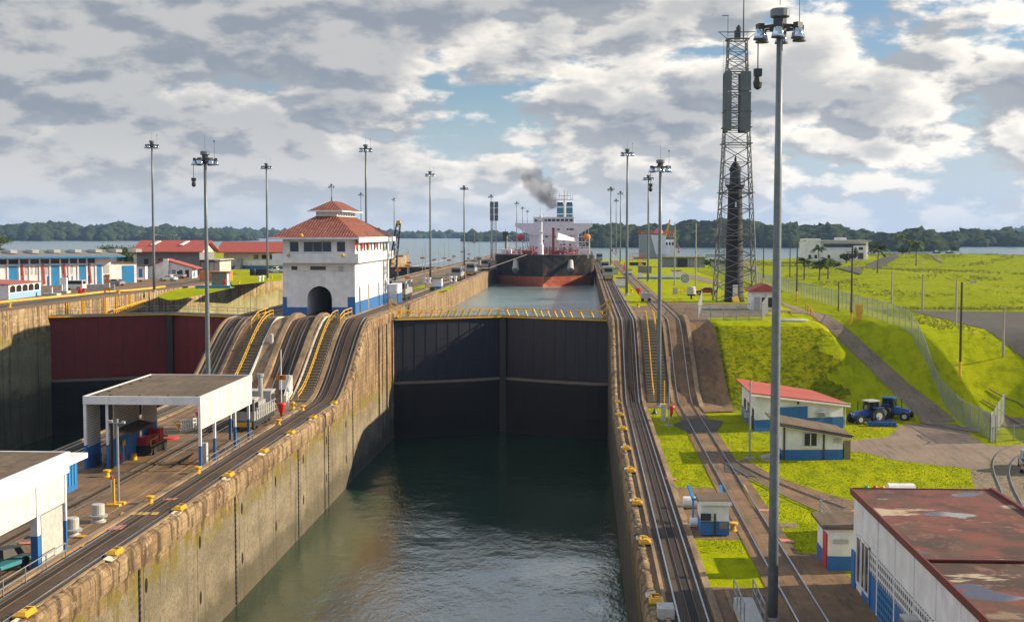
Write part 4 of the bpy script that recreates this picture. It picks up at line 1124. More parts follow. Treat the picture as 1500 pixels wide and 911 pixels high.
# painted strips on the ground
def stripe(pts, m, lab_z=.024): flat('painted_marking', pts, m, lab_z)
M['pinkpaint'] = dirty('faded pink paint', (.55, .22, .18), .8, amt=.6, dirt=(.2, .14, .1), streak=False)
M['yelpaint'] = dirty('worn yellow paint', (.60, .36, .05), .8, amt=.6, dirt=(.2, .14, .08), streak=False)
for P, m in [(((178, 751), (222, 751), (217, 755), (176, 755)), 'yelpaint'), (((224, 751), (234, 751), (230, 755), (220, 755)), 'yelpaint'),
             (((160, 772), (186, 769), (178, 776), (158, 777)), 'pinkpaint'), (((58, 806), (94, 793), (90, 800), (60, 815)), 'yelpaint'), (((28, 795), (58, 793), (56, 797), (28, 798)), 'pinkpaint'),
             (((0, 820), (20, 808), (24, 812), (0, 830)), 'yelpaint'), (((95, 800), (120, 798), (126, 801), (100, 803)), 'yelpaint'), (((240, 731), (262, 730), (256, 733), (238, 733)), 'pinkpaint'),
             (((973, 700), (991, 701), (991, 704), (976, 703)), 'pinkpaint'), (((1112, 746), (1132, 747), (1132, 750), (1112, 749)), 'pinkpaint'), (((1140, 789), (1163, 792), (1163, 796), (1144, 794)), 'pinkpaint'),
             (((1084, 706), (1092, 712), (1108, 748), (1100, 740)), 'yelpaint'), (((1060, 862), (1066, 862), (1080, 900), (1074, 900)), 'pave_pale')]:
    stripe(pxy(*P), M[m], .066)
for X0, X1 in ((-35.4, -35.2), (-36.9, -36.8), (-44.9, -44.7), (-46.2, -46.0)): flat('painted_marking', [(X0, 55), (X1, 55), (X1, 150), (X0, 150)], M['pave_pale'], .012)
# fairlead chocks along the copings
def chock_proto():
    t = thing('mooring_chock', None, 'mooring chock', group='yellow mooring chocks set in the lock copings'); t.scale = (.9, .8, .8)
    MB().box(-.5, .42, -.85, .85, .12, .24).build('base_plate', M['yellow'], t)
    b = MB()
    for s_ in (-1, 1): b.hexa([(-.42, s_*.8-.12, .24), (.36, s_*.8-.12, .24), (.36, s_*.8+.05, .24), (-.42, s_*.8+.05, .24)], [(-.2, s_*.62-.1, .5), (.3, s_*.62-.1, .5), (.3, s_*.62+.1, .5), (-.2, s_*.62+.1, .5)])
    b.box(.2, .34, -.6, .6, .24, .46).lathe([(.16, .24), (.14, .40), (.2, .44)], (-.1, 0, 0), 10)
    b.build('horn', M['yellow'], t)
    MB().hexa([(-.1, -2.35, .16), (.5, -2.35, .0), (.5, -1.15, .0), (-.1, -1.15, .16)], [(-.1, -2.35, .22), (.56, -2.35, .06), (.56, -1.15, .06), (-.1, -1.15, .22)]).build('number_plate', M['cream'], t)
    return t
ch = chock_proto(); first = True
names = ['at the foot of the incline', 'just past the incline foot', 'abreast of the loco', 'abreast of the canopy back', 'abreast of the canopy front', 'near the long chain recess', 'near the grey vents', 'in the bottom left corner']
for i, y in enumerate((155.3, 143, 132, 120.5, 108.4, 95, 81.5, 68)):
    lab = 'yellow chock on the sunlit centre wall coping, ' + names[i]
    if first: ch.location = (CR - .5, y, .02); ch['label'] = lab; first = False
    else: dup(ch, (CR - .5, y, .02), label=lab)
names = ['first below the right incline', 'second below the right incline', 'third below the right incline', 'level with the mown strip middle', 'level with the pink mark', 'abreast of the kiosk', 'one step nearer than the kiosk', 'nearest, by the small grey box']
for i, y in enumerate((158, 147, 136.5, 124, 112.5, 99, 86.5, 72.5)):
    dup(ch, (RW + .45, y, .02), math.pi, 'yellow chock on the shaded right wall coping, ' + names[i])
tag(MB().box(4.0, 4.9, 69.3, 70.6, .01, .6).build('junction_box', M['rimgrey']), 'small grey box on the coping just below the nearest yellow chock', 'box')

# ---- stairs with yellow handrails on the inclines
def stairs(label, x0, x1, y0, y1, nrail, zf=pz):
    t = thing('stairs', label, 'stairs')
    n = 40; b = MB()
    ya = np.linspace(y0, y1, n + 1)
    for i in range(n):
        z = zf(ya[i + 1]) + .10
        b.box(x0, x1, ya[i], ya[i + 1] - .003, zf(ya[i]) - .6, z)
    b.build('steps', M['stairs'], t)
    xm = x0 + (x1 - x0) * nrail
    ysx = list(np.arange(y0 + .5, y1 + 1, 2.2))
    b = MB()
    for p, q in zip(ysx[:-1], ysx[1:]):
        for h in (.55, 1.05): b.beam((xm, p, zf(p) + h), (xm, q, zf(q) + h), .09)
    for p in ysx: b.beam((xm, p, zf(p)), (xm, p, zf(p) + 1.1), .09)
    b.build('handrail', M['yellow'], t)
stairs('broad stairs with yellow handrail climbing right of the arched passage', -36.2, -34.15, 157, 183, .42)
stairs('stairs with yellow handrail climbing left of the arched passage', -45.8, -43.4, 157, 183, .45)
stairs('stairs with yellow rail climbing beside the right wall track, behind a mast', 7.75, 10.3, 158, 186, .30)
railing('second short yellow rail at the top of the right hand stairs', [(9.6, y, pz(y)) for y in (176, 180, 184, 187)], 1.1, M['yellow'], w=.09)
railing('yellow stepped rail at the top of the stairs by the control house door', [(-33.9, y, pz(y)) for y in (178, 181, 184, 187)], 1.2, M['yellow'], w=.1)
railing('yellow stepped rail at the top of the left stairs by the house corner', [(-45.9, y, pz(y)) for y in (176, 180, 184, 187)], 1.2, M['yellow'], w=.1)
# underpass portals
for lab, xx in (('white fronted portal of the passage under the incline by the orange sign', -36.9), ('white fronted portal of the passage under the incline by the silver loco', -43.6)):
    t = thing('underpass_portal', lab, 'portal', (xx, 156.5, 0))
    MB().box(-1.35, 0, 3.4, 3.7, 1.2, 3.0).build('head_wall', M['white'], t)
    MB().box(-1.3, -.05, 3.5, 3.65, 0, 1.2).build('opening', M['black'], t)
    MB().xprism([(0, 0), (3.7, 0), (3.7, 3.0), (0, .9)], 0, .3).build('wing_wall', M['whiteold'], t)
# red marker funnel and orange number sign
x, y = at(412.5, 612, 0)
t = thing('red_funnel', 'red funnel shaped marker hanging by the pole with an orange sign', 'marker', (x, y, 0))
MB().lathe([(.12, .1), (.2, .5), (.5, 1.5), (.52, 1.7), (.2, 1.75)], n=14).build('cone', M['red'], t, True)
MB().lathe([(.2, 0), (.3, .05), (.2, .15)], n=10).build('foot', M['yellow'], t)
TEXTS = {}
def text_on(par, txt, loc, size, m, rot=(R(90), 0, 0), ext=.01, name='lettering'):
    cu = bpy.data.curves.new(name, 'FONT'); cu.body = txt; cu.size = size; cu.align_x = 'CENTER'; cu.align_y = 'CENTER'; cu.extrude = ext
    tmp = bpy.data.objects.new(name, cu); col.objects.link(tmp)
    me = bpy.data.meshes.new_from_object(tmp.evaluated_get(bpy.context.evaluated_depsgraph_get()))
    bpy.data.objects.remove(tmp)
    o = bpy.data.objects.new(name, me); col.objects.link(o); me.materials.clear(); me.materials.append(m)
    o.location = loc; o.rotation_euler = rot
    if par is not None: o.parent = par
    return o
def sign_post(px, py, z, label, h=9.0, boards=(5.6,), txt=None, bw=1.05, bh=.42, polem='galv'):
    x, y = at(px, py, z); t = thing('number_sign', label, 'sign post', (x, y, z), group='orange number signs on thin poles')
    MB().tube((0, 0, 0), (0, 0, h), .07, .05, 8).build('pole', M[polem], t)
    for hb in boards:
        s_ = MB().box(-bw/2, bw/2, -.12, -.07, hb - bh/2, hb + bh/2).build('sign_board', M['orange'], t)
        if txt: text_on(s_, txt, (0, -.13, hb), bh * .95, M['black'])
    return t
sign_post(412.5, 609, 0, 'thin white pole with an orange board reading 185 above the red funnel', 7.6, (4.4,), '185', 1.15, .55, 'white')
sg = [(583, 437, 9.2, (5.2,)), (597, 431, 9, (3.2, 5.6)), (599, 422, 8, (5.5,)), (619, 416, 8.6, (6.1,)), (623, 423, 10, ()), (636, 412, 7, (5.3,)), (643, 414, 8, (3.6,)), (651, 407, 9.5, (5.2,)), (658, 415, 10, (5.5,)),
      (665, 402, 6, (5.2,)), (677, 397, 11, (6,)), (686, 399, 8, (4.2,)), (687, 392, 10, (4.6,)), (695, 389, 12, (8.4,)), (663, 403, 5, (1.6,)), (685, 398, 4, (2.2,))]
places = ['nearest, at the control house corner', 'with two boards by the small lawn', 'behind the two board one', 'left of the white hut', 'bare pole left of the white hut', 'behind the hut roof', 'just over the hut roof', 'first right of the hut mast',
          'tall one right of the hut', 'with pale board by the far gate', 'tall one before the second mast', 'over the far locomotive', 'behind the far locomotive', 'highest board near the domed cabin', 'low board on the lawn edge', 'low board by the locomotive']
for (px, py, h, bd), pl in zip(sg, places):
    sign_post(px, py, UP, 'orange board sign on thin pole, ' + pl, h, bd)
# small white hut
def hut(px, py, z, w, d, h, label, wallm='white', basem='blue', bh=.5, roofm='roofdeck', rz=0, over=.25, name='hut'):
    x, y = at(px, py, z); t = thing(name, label, 'hut', (x, y, z), rz)
    MB().box(-w/2, w/2, 0, d, bh, h).build('wall', M[wallm], t)
    MB().box(-w/2 - .02, w/2 + .02, -.02, d + .02, 0, bh).build('base', M[basem], t)
    MB().box(-w/2 - over, w/2 + over, -over, d + over, h + .002, h + .16).build('roof', M[roofm], t)
    return t
h1 = hut(640, 423, UP, 1.9, 3.0, 2.2, 'small white hut with blue foot between the orange signs')
MB().box(.96, 1.0, .6, 1.5, .4, 2.0).build('door', M['bluebright'], h1)
tag(MB().box(0, 1.0, 0, .7, 0, .8).build('green_cabinet', plain('dark green', (.02, .07, .04))), 'small dark green cabinet beside the white hut', 'cabinet').location = (*at(630, 426, UP), UP)

b = MB()
q0, q1 = Vector((*at(265, 634, 0), 0)), Vector((*at(287, 629, 0), 0))
for k in range(7): b.beam(q0.lerp(q1, k / 6), q0.lerp(q1, k / 6) + Vector((0, 0, 1.25)), .1)
for h in (.3, .8, 1.2): b.beam(q0 + Vector((0, 0, h)), q1 + Vector((0, 0, h)), .09)
tag(b.build('white_barrier', M['white']), 'white pipe barrier standing on the paving beyond the machinery bay', 'barrier')
t = thing('valve_marker', 'yellow valve stand with red top behind the complete canopy', 'valve', (*at(292, 628, 0), 0)); t.scale = (.75, .75, .75)
MB().box(-.25, .25, -.25, .25, 0, 1.6).box(-.6, .6, -.3, .3, 0, .2).build('stand', M['yellow'], t); MB().lathe([(.15, 1.6), (.6, 2.3), (.55, 2.5), (.1, 2.55)], n=12).build('top', M['red'], t)
o = tag(MB().lathe([(.9, 0), (.8, .12), (.3, .22), (.05, .24)], n=14).build('red_tarpaulin', M['red']), 'flat red tarpaulin heap lying on the paving beyond the bay', 'tarpaulin'); o.location = (*at(250, 642, 0), .01)
o = tag(MB().box(-.35, .35, -.3, .3, 0, 1.9).build('grey_cabinet', M['rimgrey']), 'grey cabinet standing between the right posts of the complete canopy', 'cabinet'); o.location = (-34.4, 114.6, 0)
b = MB()
for k in range(9): b.beam((-36.6 + k * .02, 112.4 + k * .45, .1), (-35.7, 112.4 + k * .45, .75), .09)
b.beam((-36.6, 112.2, .1), (-36.4, 116.4, .1), .1); tag(b.build('cable_rack', M['darkmetal']), 'low dark cable rack on the paving under the canopy right side', 'rack')
t = thing('teal_cart', 'teal flat cart loaded with black tarpaulin at the left picture edge', 'cart', (*at(2, 838, 0), 0), R(75))
MB().box(-2.2, 1.8, -.9, .9, .45, .7).build('deck', plain('teal paint', (.03, .22, .26)), t); MB().hexa([(-.6, -.7, 1.0), (1.6, -.7, 1.0), (1.6, .7, 1.0), (-.6, .7, 1.0)], [(-.4, -.5, 1.5), (1.5, -.5, 1.35), (1.5, .5, 1.35), (-.4, .5, 1.5)]).build('tarpaulin', M['black'], t)
for sx in (-1.5, 1.2): MB().tube((sx, -.95, .4), (sx, -.75, .4), .4, n=14).build('wheel', M['rubber'], t)
t = thing('yellow_hydrant', 'yellow valve gear with white lamp at the foot of the right centre stairs', 'valve', (*at(429, 600, 0), 0))
MB().lathe([(.35, 0), (.3, .2), (.2, .4), (.3, .8), (.15, 1.0)], n=10).box(-.4, .4, -.1, .1, .5, .7).build('valve', M['yellow'], t); MB().tube((-.5, 0, 0), (-.5, 0, 2.4), .06, n=6).tube((-.8, 0, 0), (-.8, 0, 2.0), .05, n=6).lathe([(.1, 2.1), (.24, 2.3), (.2, 2.6), (.05, 2.7)], (-.5, 0, 0), 10).build('lamp', M['white'], t)
o = tag(MB().box(-.7, .4, -.3, .3, 0, .12).build('pale_block', M['yelpaint']), 'small pale yellow block on the paving right of the nearer vent', 'block'); o.location = (*at(127, 787, 0), 0)
o = tag(MB().lathe([(.3, 0), (.3, 1.7), (.1, 1.8)], n=12).build('grey_cylinder', M['rimgrey']), 'pale upright cylinder between the two flights of incline stairs', 'cylinder'); o.location = (-42.0, 171.5, pz(171.5) - .1)
# ================================================================== RIGHT SIDE: TOWER, LIGHTHOUSE
T0 = at(1079, 443, UP)
def lerp(a, b, t): return a + (b - a) * t
TW = thing('radio_tower', 'tall lattice radio tower with flat antenna panels standing round the black lighthouse', 'radio tower', (T0[0], T0[1] + 3, UP))
HT = 45.5
M['towergrey'] = plain('weathered tower steel', (.17, .18, .19), .6, .2)
def hw(z):
    if z < 30: return lerp(3.5, 2.1, z / 30)
    return lerp(2.1, 1.55, (z - 30) / (HT - 30))
corner = lambda i, z: Vector((hw(z) * (1, 1, -1, -1)[i], hw(z) * (1, -1, -1, 1)[i], z))
for i in range(4):
    b = MB(); zz = [0, 10, 20, 30, HT]
    for p, q in zip(zz[:-1], zz[1:]): b.tube(corner(i, p), corner(i, q), .13, .11, 6)
    b.build('leg', M['towergrey'], TW)
levels = list(np.arange(0, 30, 2.7)) + list(np.arange(29.7, HT, 1.75))
for i in range(4):
    j = (i + 1) % 4; b = MB()
    for p, q in zip(levels[:-1], levels[1:]):
        b.beam(corner(i, p), corner(j, q), .11); b.beam(corner(j, p), corner(i, q), .11); b.beam(corner(i, q), corner(j, q), .09)
    b.build('bracing', M['towergrey'], TW)
for z in (11.5, 19, 27.5, 30.3, 33, 36.2, 39.8, HT):
    w = hw(z) + .15; b = MB()
    for s_ in (-1, 1):
        b.box(-w, w, s_ * w - .3, s_ * w + .3, z, z + .12); b.box(s_ * w - .3, s_ * w + .3, -w + .3, w - .3, z, z + .12)
        for hh in (.55, 1.05): b.beam((-w, s_ * w, z + hh), (w, s_ * w, z + hh), .05).beam((s_ * w, -w, z + hh), (s_ * w, w, z + hh), .05)
    b.build('platform', M['towergrey'], TW)
b = MB()
for k in range(150): b.beam((-2.6, -2.5 + k * .004, .3 + k * .3), (-2.1, -2.5 + k * .004, .3 + k * .3), .04)
b.beam((-2.6, -2.5, 0), (-2.6, -1.9, 45), .05).beam((-2.1, -2.5, 0), (-2.1, -1.9, 45), .05); b.build('ladder', M['galv'], TW)
M['panel'] = dirty('grey antenna panel', (.12, .14, .15), .6, .2, amt=.3)
for x0_, x1_, yy in ((-2.35, -1.15, -2.5), (0.35, 2.15, -2.5), (-2.2, -1.4, 2.3), (.5, 1.9, 2.3)):
    b = MB()
    for k in range(3): b.box(x0_, x1_, yy - .1, yy + .1, 29.6 + k * 3.45, 32.9 + k * 3.45)
    b.box(x0_ + .2, x0_ + .35, yy + .1, yy + .35, 29.6, 39.9)
    b.build('antenna_panel', M['panel'], TW)
b = MB(); w = hw(HT)
b.beam((-w - 1.6, 0, HT + 1.4), (-w, 0, HT), .1).beam((w, 0, HT), (w + 1.9, 0, HT + 1.4), .1).beam((-w - 1.8, 0, HT + 1.4), (w + 2, 0, HT + 1.4), .12)
b.beam((-w - .1, 0, HT + 1), (-w - .1, 0, HT + 4.2), .08).beam((-w - 1.1, 0, HT + 4.2), (-w, 0, HT + 4.2), .1).box(-.5, .5, -.5, .5, HT + .1, HT + 1.6).lathe([(.4, 0), (.45, .5), (.1, 1)], (.2, 0, HT + 1.6), 10)
b.build('top_gear', M['darkmetal'], TW)
MB().tube((1.05, 0, HT), (1.05, 0, HT + 13), .13, .05, 8).build('whip_antenna', M['darkmetal'], TW)
M['litblack'] = plain('black lighthouse paint', (.012, .013, .017), .75)
L0 = (T0[0] - .1, T0[1] + 3.1, UP)
LH = thing('lighthouse', 'black round lighthouse with a lantern room standing inside the lattice tower', 'lighthouse', L0)
MB().lathe([(1.85, 0), (1.8, .4), (1.68, .6), (1.22, 19.4), (1.22, 19.6)], n=24).build('tower', M['litblack'], LH, True)
MB().lathe([(1.25, 19.6), (1.7, 20.3), (1.75, 20.45), (1.0, 20.5)], n=24).build('gallery', M['litblack'], LH)
MB().lathe([(.95, 20.5), (.95, 22.9), (1.0, 23)], n=16).build('lantern_room', M['window'], LH)
b = MB()
for k in range(16):
    a = math.pi * k / 8; b.beam((1.65 * math.cos(a), 1.65 * math.sin(a), 20.45), (1.65 * math.cos(a), 1.65 * math.sin(a), 21.4), .06)
    c = math.pi * (k + 1) / 8
    for hh in (20.9, 21.4): b.beam((1.65 * math.cos(a), 1.65 * math.sin(a), hh), (1.65 * math.cos(c), 1.65 * math.sin(c), hh), .05)
b.build('gallery_rail', M['darkmetal'], LH)
MB().lathe([(1.15, 22.9), (1.1, 23.1), (.6, 24.1), (.2, 24.5), (.22, 24.9), (.03, 25.6)], n=16).build('dome', M['litblack'], LH)
MB().box(-.42, .42, -1.9, -1.6, 0.9, 3.0).build('door', M['white'], LH)
for zz in (7.8, 11.9, 16.5): MB().box(-.14, .14, -1.62 + zz * .022, -1.3, zz, zz + .9).build('window', M['white'], LH)
MB().hexa([(-.6, -4.6, 0), (.5, -4.6, 0), (.5, -1.8, .0), (-.6, -1.8, .0)], [(-.6, -4.6, .1), (.5, -4.6, .1), (.5, -1.8, 1.0), (-.6, -1.8, 1.0)]).build('entrance_ramp', M['yelpaint'], LH)

def cfence(name, label, pts, h=2.4, step=3.0, zf=None, m=None, gates=False, postm='galv'):
    """chain link fence: posts as parts up to 100, mesh panel as a see-through wire part"""
    t = thing(name, label, 'fence')
    P = [Vector((p[0], p[1], 0)) for p in pts]; out = []
    for a, c in zip(P[:-1], P[1:]):
        n = max(1, round((c - a).length / step))
        for k in range(n): out.append(a + (c - a) * k / n)
    out.append(P[-1])
    zf = zf or (lambda x, y: UP)
    for p in out: p.z = zf(p.x, p.y)
    b = MB()
    for p in out: b2 = MB().tube((p.x, p.y, p.z), (p.x, p.y, p.z + h + .15), .055, n=6); b2.build('post', M[postm], t)
    b = MB()
    for a, c in zip(out[:-1], out[1:]):
        b.beam(a + Vector((0, 0, h)), c + Vector((0, 0, h)), .06); b.beam(a + Vector((0, 0, .1)), c + Vector((0, 0, .1)), .04)
        b.beam(a + Vector((0, 0, h * .5)), c + Vector((0, 0, h * .5)), .03)
    b.build('rail', M['galv'], t)
    b = MB()
    for a, c in zip(out[:-1], out[1:]):
        b.poly([a + Vector((0, 0, .08)), c + Vector((0, 0, .08)), c + Vector((0, 0, h)), a + Vector((0, 0, h))])
    b.build('wire_mesh', m or M['chain'], t)
    return t
def chainmat(name, c, dens):
    n = NT(name, .5, .4); x, y, z = n.xyz(n.P)
    s_ = 0.16
    u = n.math('FRACT', n.math('DIVIDE', n.math('ADD', n.math('ADD', x, y), z), s_)); v = n.math('FRACT', n.math('DIVIDE', n.math('SUBTRACT', n.math('ADD', x, y), z), s_))
    a = n.math('MAXIMUM', n.math('LESS_THAN', u, dens), n.math('LESS_THAN', v, dens))
    n.color(c); n.l(a, n.b.inputs['Alpha']); return n.m
M['chain'] = chainmat('chain link wire', (.42, .45, .48), .20)
M['chain2'] = chainmat('open chain link wire', (.40, .42, .44), .12)
fp = [(41.0, 290), (41.0, 270), (41, 230), (41, 200), (41, 178), (41, 165), (41, 158), (41, 145), (41, 131)]
fend = at(1450, 648, 0)
cfence('chain_link_fence', 'long grey chain link fence climbing over the grass bank beside the service road', [(40.5, 420), (40.8, 330)] + fp + [fend], 2.6, 3.0, hz)
c2 = (fend[0] + 3.4, fend[1] + 6.5)
cfence('chain_link_fence', 'short return of chain link fence at the yard corner with double posts', [fend, c2], 2.9, 2.0, hz)
cfence('chain_link_fence', 'low chain link gate across the curved rails at the right edge', [(fend[0] + .2, fend[1] - .1), (fend[0] + 7, fend[1] + 1.5)], 1.5, 2.2, hz, M['chain2'])
fa, fb, fc, fd = at(1022, 470, UP), at(1116, 469, UP), at(1130, 446, UP), at(1028, 447, UP)
cfence('chain_link_fence', 'chain link enclosure round the foot of the lattice tower', [fd, fa, fb, fc], 2.3, 2.0, hz, M['chain2'])
# small house by the tower
def gable_house(name, label, x, y, z, w, d, h, rise, rz=0, wallm='white', roofm='redroof', base=None, cat='building', hipend=False):
    t = thing(name, label, cat, (x, y, z), rz)
    MB().box(0, w, 0, d, 0, h).build('wall', M[wallm], t)
    o = .5; b = MB()
    if hipend: b.poly([(-o,-o,h),(w+o,-o,h),(w/2,d*.3,h+rise)]); b.poly([(w+o,-o,h),(w+o,d+o,h),(w/2,d*.7,h+rise),(w/2,d*.3,h+rise)]); b.poly([(w+o,d+o,h),(-o,d+o,h),(w/2,d*.7,h+rise)]); b.poly([(-o,d+o,h),(-o,-o,h),(w/2,d*.3,h+rise),(w/2,d*.7,h+rise)]); b.poly([(-o,-o,h-.001),(-o,d+o,h-.001),(w+o,d+o,h-.001),(w+o,-o,h-.001)])
    else: b.yprism([(-o, h + .0), (w + o, h + .0), (w + o, h + .15), (w / 2, h + rise + .15), (-o, h + .15)], -o, d + o)
    b.build('roof', M[roofm], t)
    if base: MB().box(-.02, w + .02, -.02, d + .02, 0, base).build('base', M['blue'], t)
    return t
x, y = at(1096, 456, UP)
gh = gable_house('small_house', 'small white house with red roof and lattice window beside the tower', x + .8, y + 2.5, UP, 4.2, 5.0, 2.9, 1.1)
MB().box(1.6, 3.6, -.06, 0, .5, 2.0).build('window', M['window'], gh); MB().box(.4, 1.3, -.06, 0, 0, 2.1).build('door', M['rimgrey'], gh)
MB().lathe([(.2, -.03), (.2, .0)], (0, 0, 0), 10).build('gable_vent', M['black'], gh).location = (2.1, -.03, 2.4)
# objects round the enclosure
tag(MB().lathe([(1.9, 0), (2.0, .2), (1.4, .35), (.1, .4)], (0, 0, 0), 20, 1, .5).build('manhole', M['rimgrey']), 'pale oval concrete manhole lying on the bank top', 'manhole').location = (*at(1163, 471, UP), UP)
railing('row of short orange posts along the service road bend', [(*at(px, py, UP), hz(*at(px, py, UP))) for px, py in [(1180, 456), (1183, 459), (1187, 462), (1191, 465), (1195, 468)]], 1.3, M['orange'], rails=(.95,), w=.08)

# ================================================================== POLES
def wood_pole(px, py, lv, h, label, foot=True, lamp=0, m='wood', r=.16):
    x, y = at(px, py, lv); z = hz(x, y) if x > 7.5 else lv
    t = thing('utility_pole', label, 'utility pole', (x, y, z))
    MB().tube((0, 0, 0), (0, 0, h), r, r * .7, 8).build('pole', M[m], t)
    if foot: MB().tube((0, 0, 0.02), (0, 0, 1.7), r + .02, r + .01, 8).build('yellow_band', M['yellow'], t)
    if lamp:
        MB().beam((0, 0, h - .4), (lamp * 1.2, -.2, h), .06).box(lamp * 1.2 - .3, lamp * 1.2 + .3, -.35, -.05, h - .08, h + .14).build('lamp_head', M['rimgrey'], t)
    return t
wood_pole(1167, 441, UP, 10.6, 'wooden utility pole with yellow foot nearest the tower enclosure', lamp=1)
wood_pole(1247, 467, UP, 11.0, 'tall wooden utility pole with yellow foot and a cluster of gear on top')
x, y = at(1247, 467, UP)
tag(MB().box(-.5, .5, -.3, .3, 9.4, 10.0).box(-.9, .7, -.05, .05, 10.2, 10.3).lathe([(.25, 9.6), (.3, 10.4), (.1, 10.9)], (.5, 0, 0), 8).build('pole_transformer', M['darkmetal'], bpy.data.objects['utility_pole.001']), None, None)
wood_pole(1228, 456, UP, 4.6, 'short rusty pole standing by the chain link fence', foot=False, r=.11)
wood_pole(1405, 610, 0, 10.7, 'wooden utility pole with lamp in front of the chain link fence', lamp=1)
wood_pole(1118, 418, UP, 8.8, 'wooden utility pole just right of the lattice tower')
wood_pole(1157, 407, UP, 9.0, 'wooden utility pole on the far lawn left of the palms', foot=False)
wood_pole(1022.5, 399, UP, 5.4, 'dark short lamp pole on the lawn behind the target sign', foot=False, lamp=.6, r=.1)
for px, py, top, lab in [(1306, 445, 398, 'first concrete post at the left of the parking lot'), (1351, 456, 402, 'second concrete post by the parking lot corner'), (1400, 477, 410, 'third concrete post at the parking lot edge'), (1470, 494, 421, 'fourth concrete post, farthest along the parking lot edge'),
                          (988, 418.5, 327, 'left one of two bare grey poles joined by a wire'), (1019, 418.5, 327, 'right one of two bare grey poles joined by a wire')]:
    x, y = at(px, py, UP); s_ = (py - 340) / (CAM_Z - UP)
    o = MB().tube((0, 0, 0), (0, 0, (py - top) / s_), .16, .12, 8).build('concrete_post', M['greyconc']); o.location = (x, y, hz(x, y)); tag(o, lab, 'post')
a_, b_ = at(988, 418.5, UP), at(1019, 418.5, UP)
tag(MB().beam((*a_, UP + 13.9), (*b_, UP + 13.9), .05).build('overhead_wire', M['darkmetal']), 'thin wire strung between the two bare grey poles', 'wire')
# near incline poles
for px, py, h, lab in [(980, 624, 7.5, 'thin grey pole on the grass strip beside a red funnel'), (1098, 672, 7.2, 'thin grey pole in front of the small red roofed booth')]:
    x, y = at(px, py, 0); t = thing('thin_pole', lab, 'pole', (x, y, 0))
    MB().box(-.5, .5, -.3, .3, 0, .14).build('footing', M['greyconc'], t); MB().tube((0, 0, .1), (0, 0, h), .09, .07, 8).box(-.1, .1, -.12, .12, 1.8, 2.3).build('pole', M['galv'], t)
x, y = at(983, 617, 0)
t = thing('red_funnel', 'red funnel shaped marker on the grass strip by the right hand incline', 'marker', (x, y, 0))
MB().lathe([(.1, .5), (.16, .8), (.42, 1.5), (.42, 1.75), (.1, 1.8)], n=12).build('cone', M['red'], t, True); MB().box(-1.1, -.6, -.2, .2, 0, 1.9).build('cabinet', M['rimgrey'], t)
tag(MB().tube((0, 0, 0), (0, 0, 3.0), .07, n=8).box(-.2, .2, -.2, .2, 0, .2).build('marker_post', M['yellow']), 'thin orange yellow post at the foot of the right stairs', 'post').location = (*at(973, 594, 0), 0)
x, y = at(961, 612, 0)
tag(MB().lathe([(.4, 0), (.3, .15), (.12, .5), (.1, .6)], n=12).build('capstan', M['darkmetal']), 'small dark capstan on the grass next to the light mast base', 'capstan').location = (*at(959, 606, 0), 0)

# ================================================================== RED ROOFED HOUSES, TRACTORS
def rot_house(name, label, pts, zl, zr, base, roofm, over=.7):
    """mono-pitch house over a plan quad (fl, fr, br, bl); roof falls from left zl to right zr"""
    t = thing(name, label, 'building')
    fl, fr, br, bl = pts
    lo = [(*p, 0) for p in pts]; hi = [(*fl, zl), (*fr, zr), (*br, zr), (*bl, zl)]
    MB().hexa(lo, hi).build('wall', M['white'], t)
    c = (sum(p[0] for p in pts) / 4, sum(p[1] for p in pts) / 4)
    g = [(c[0] + (p[0] - c[0]) * 1.006, c[1] + (p[1] - c[1]) * 1.006) for p in pts]
    MB().hexa([(*p, 0) for p in g], [(*p, base) for p in g]).build('blue_base', M['blue'], t)
    ex = Vector((fr[0] - fl[0], fr[1] - fl[1])).normalized() * over; ey = Vector((bl[0] - fl[0], bl[1] - fl[1])).normalized() * over
    sl_ = (zr - zl) / (Vector(fr) - Vector(fl)).length * over
    R4 = [(fl[0]-ex.x-ey.x, fl[1]-ex.y-ey.y, zl - sl_), (fr[0]+ex.x-ey.x, fr[1]+ex.y-ey.y, zr + sl_), (br[0]+ex.x+ey.x, br[1]+ex.y+ey.y, zr + sl_), (bl[0]-ex.x+ey.x, bl[1]-ex.y+ey.y, zl - sl_)]
    rf = MB().hexa([(a, b_, c_ + .02) for a, b_, c_ in R4], [(a, b_, c_ + .16) for a, b_, c_ in R4]).build('roof', roofm, t)
    u = MB()
    u.hexa([(a, b_, c_ - .18) for a, b_, c_ in R4[:2]] + [(a + ey.x * .06, b_ + ey.y * .06, c_ - .18) for a, b_, c_ in R4[:2]][::-1], [(a, b_, c_ + .015) for a, b_, c_ in R4[:2]] + [(a + ey.x * .06, b_ + ey.y * .06, c_ + .015) for a, b_, c_ in R4[:2]][::-1])
    u.build('fascia', M['white'], t)
    return t
HB = rot_house('pump_house', 'larger white and blue house with a sloping red roof below the grass bank', [(17.9, 136.2), (27.6, 139.4), (25.6, 150.0), (17.9, 148.0)], 4.0, 2.6, 1.25, M['redroof'])
MB().hexa([(20.2, 136.85, 1.25), (23.6, 137.97, 1.25), (23.6, 138.1, 1.25), (20.2, 137.0, 1.25)], [(20.2, 136.85, 2.5), (23.6, 137.97, 2.5), (23.6, 138.1, 2.5), (20.2, 137.0, 2.5)]).build('blue_panel', M['blue'], HB)
def aircon(par, x, y, z, w=.8, d=.5, h=.55):
    o = MB().box(0, w, -d, 0, 0, h).build('air_conditioner', M['rimgrey'], par); o.location = (x, y, z)
    g = MB()
    for k in range(5): g.box(.08, w - .08, -d - .02, -d, .08 + k * h / 6, .11 + k * h / 6)
    g.build('grille', M['darkmetal'], o); return o
aircon(HB, 24.6, 138.25, 1.35)
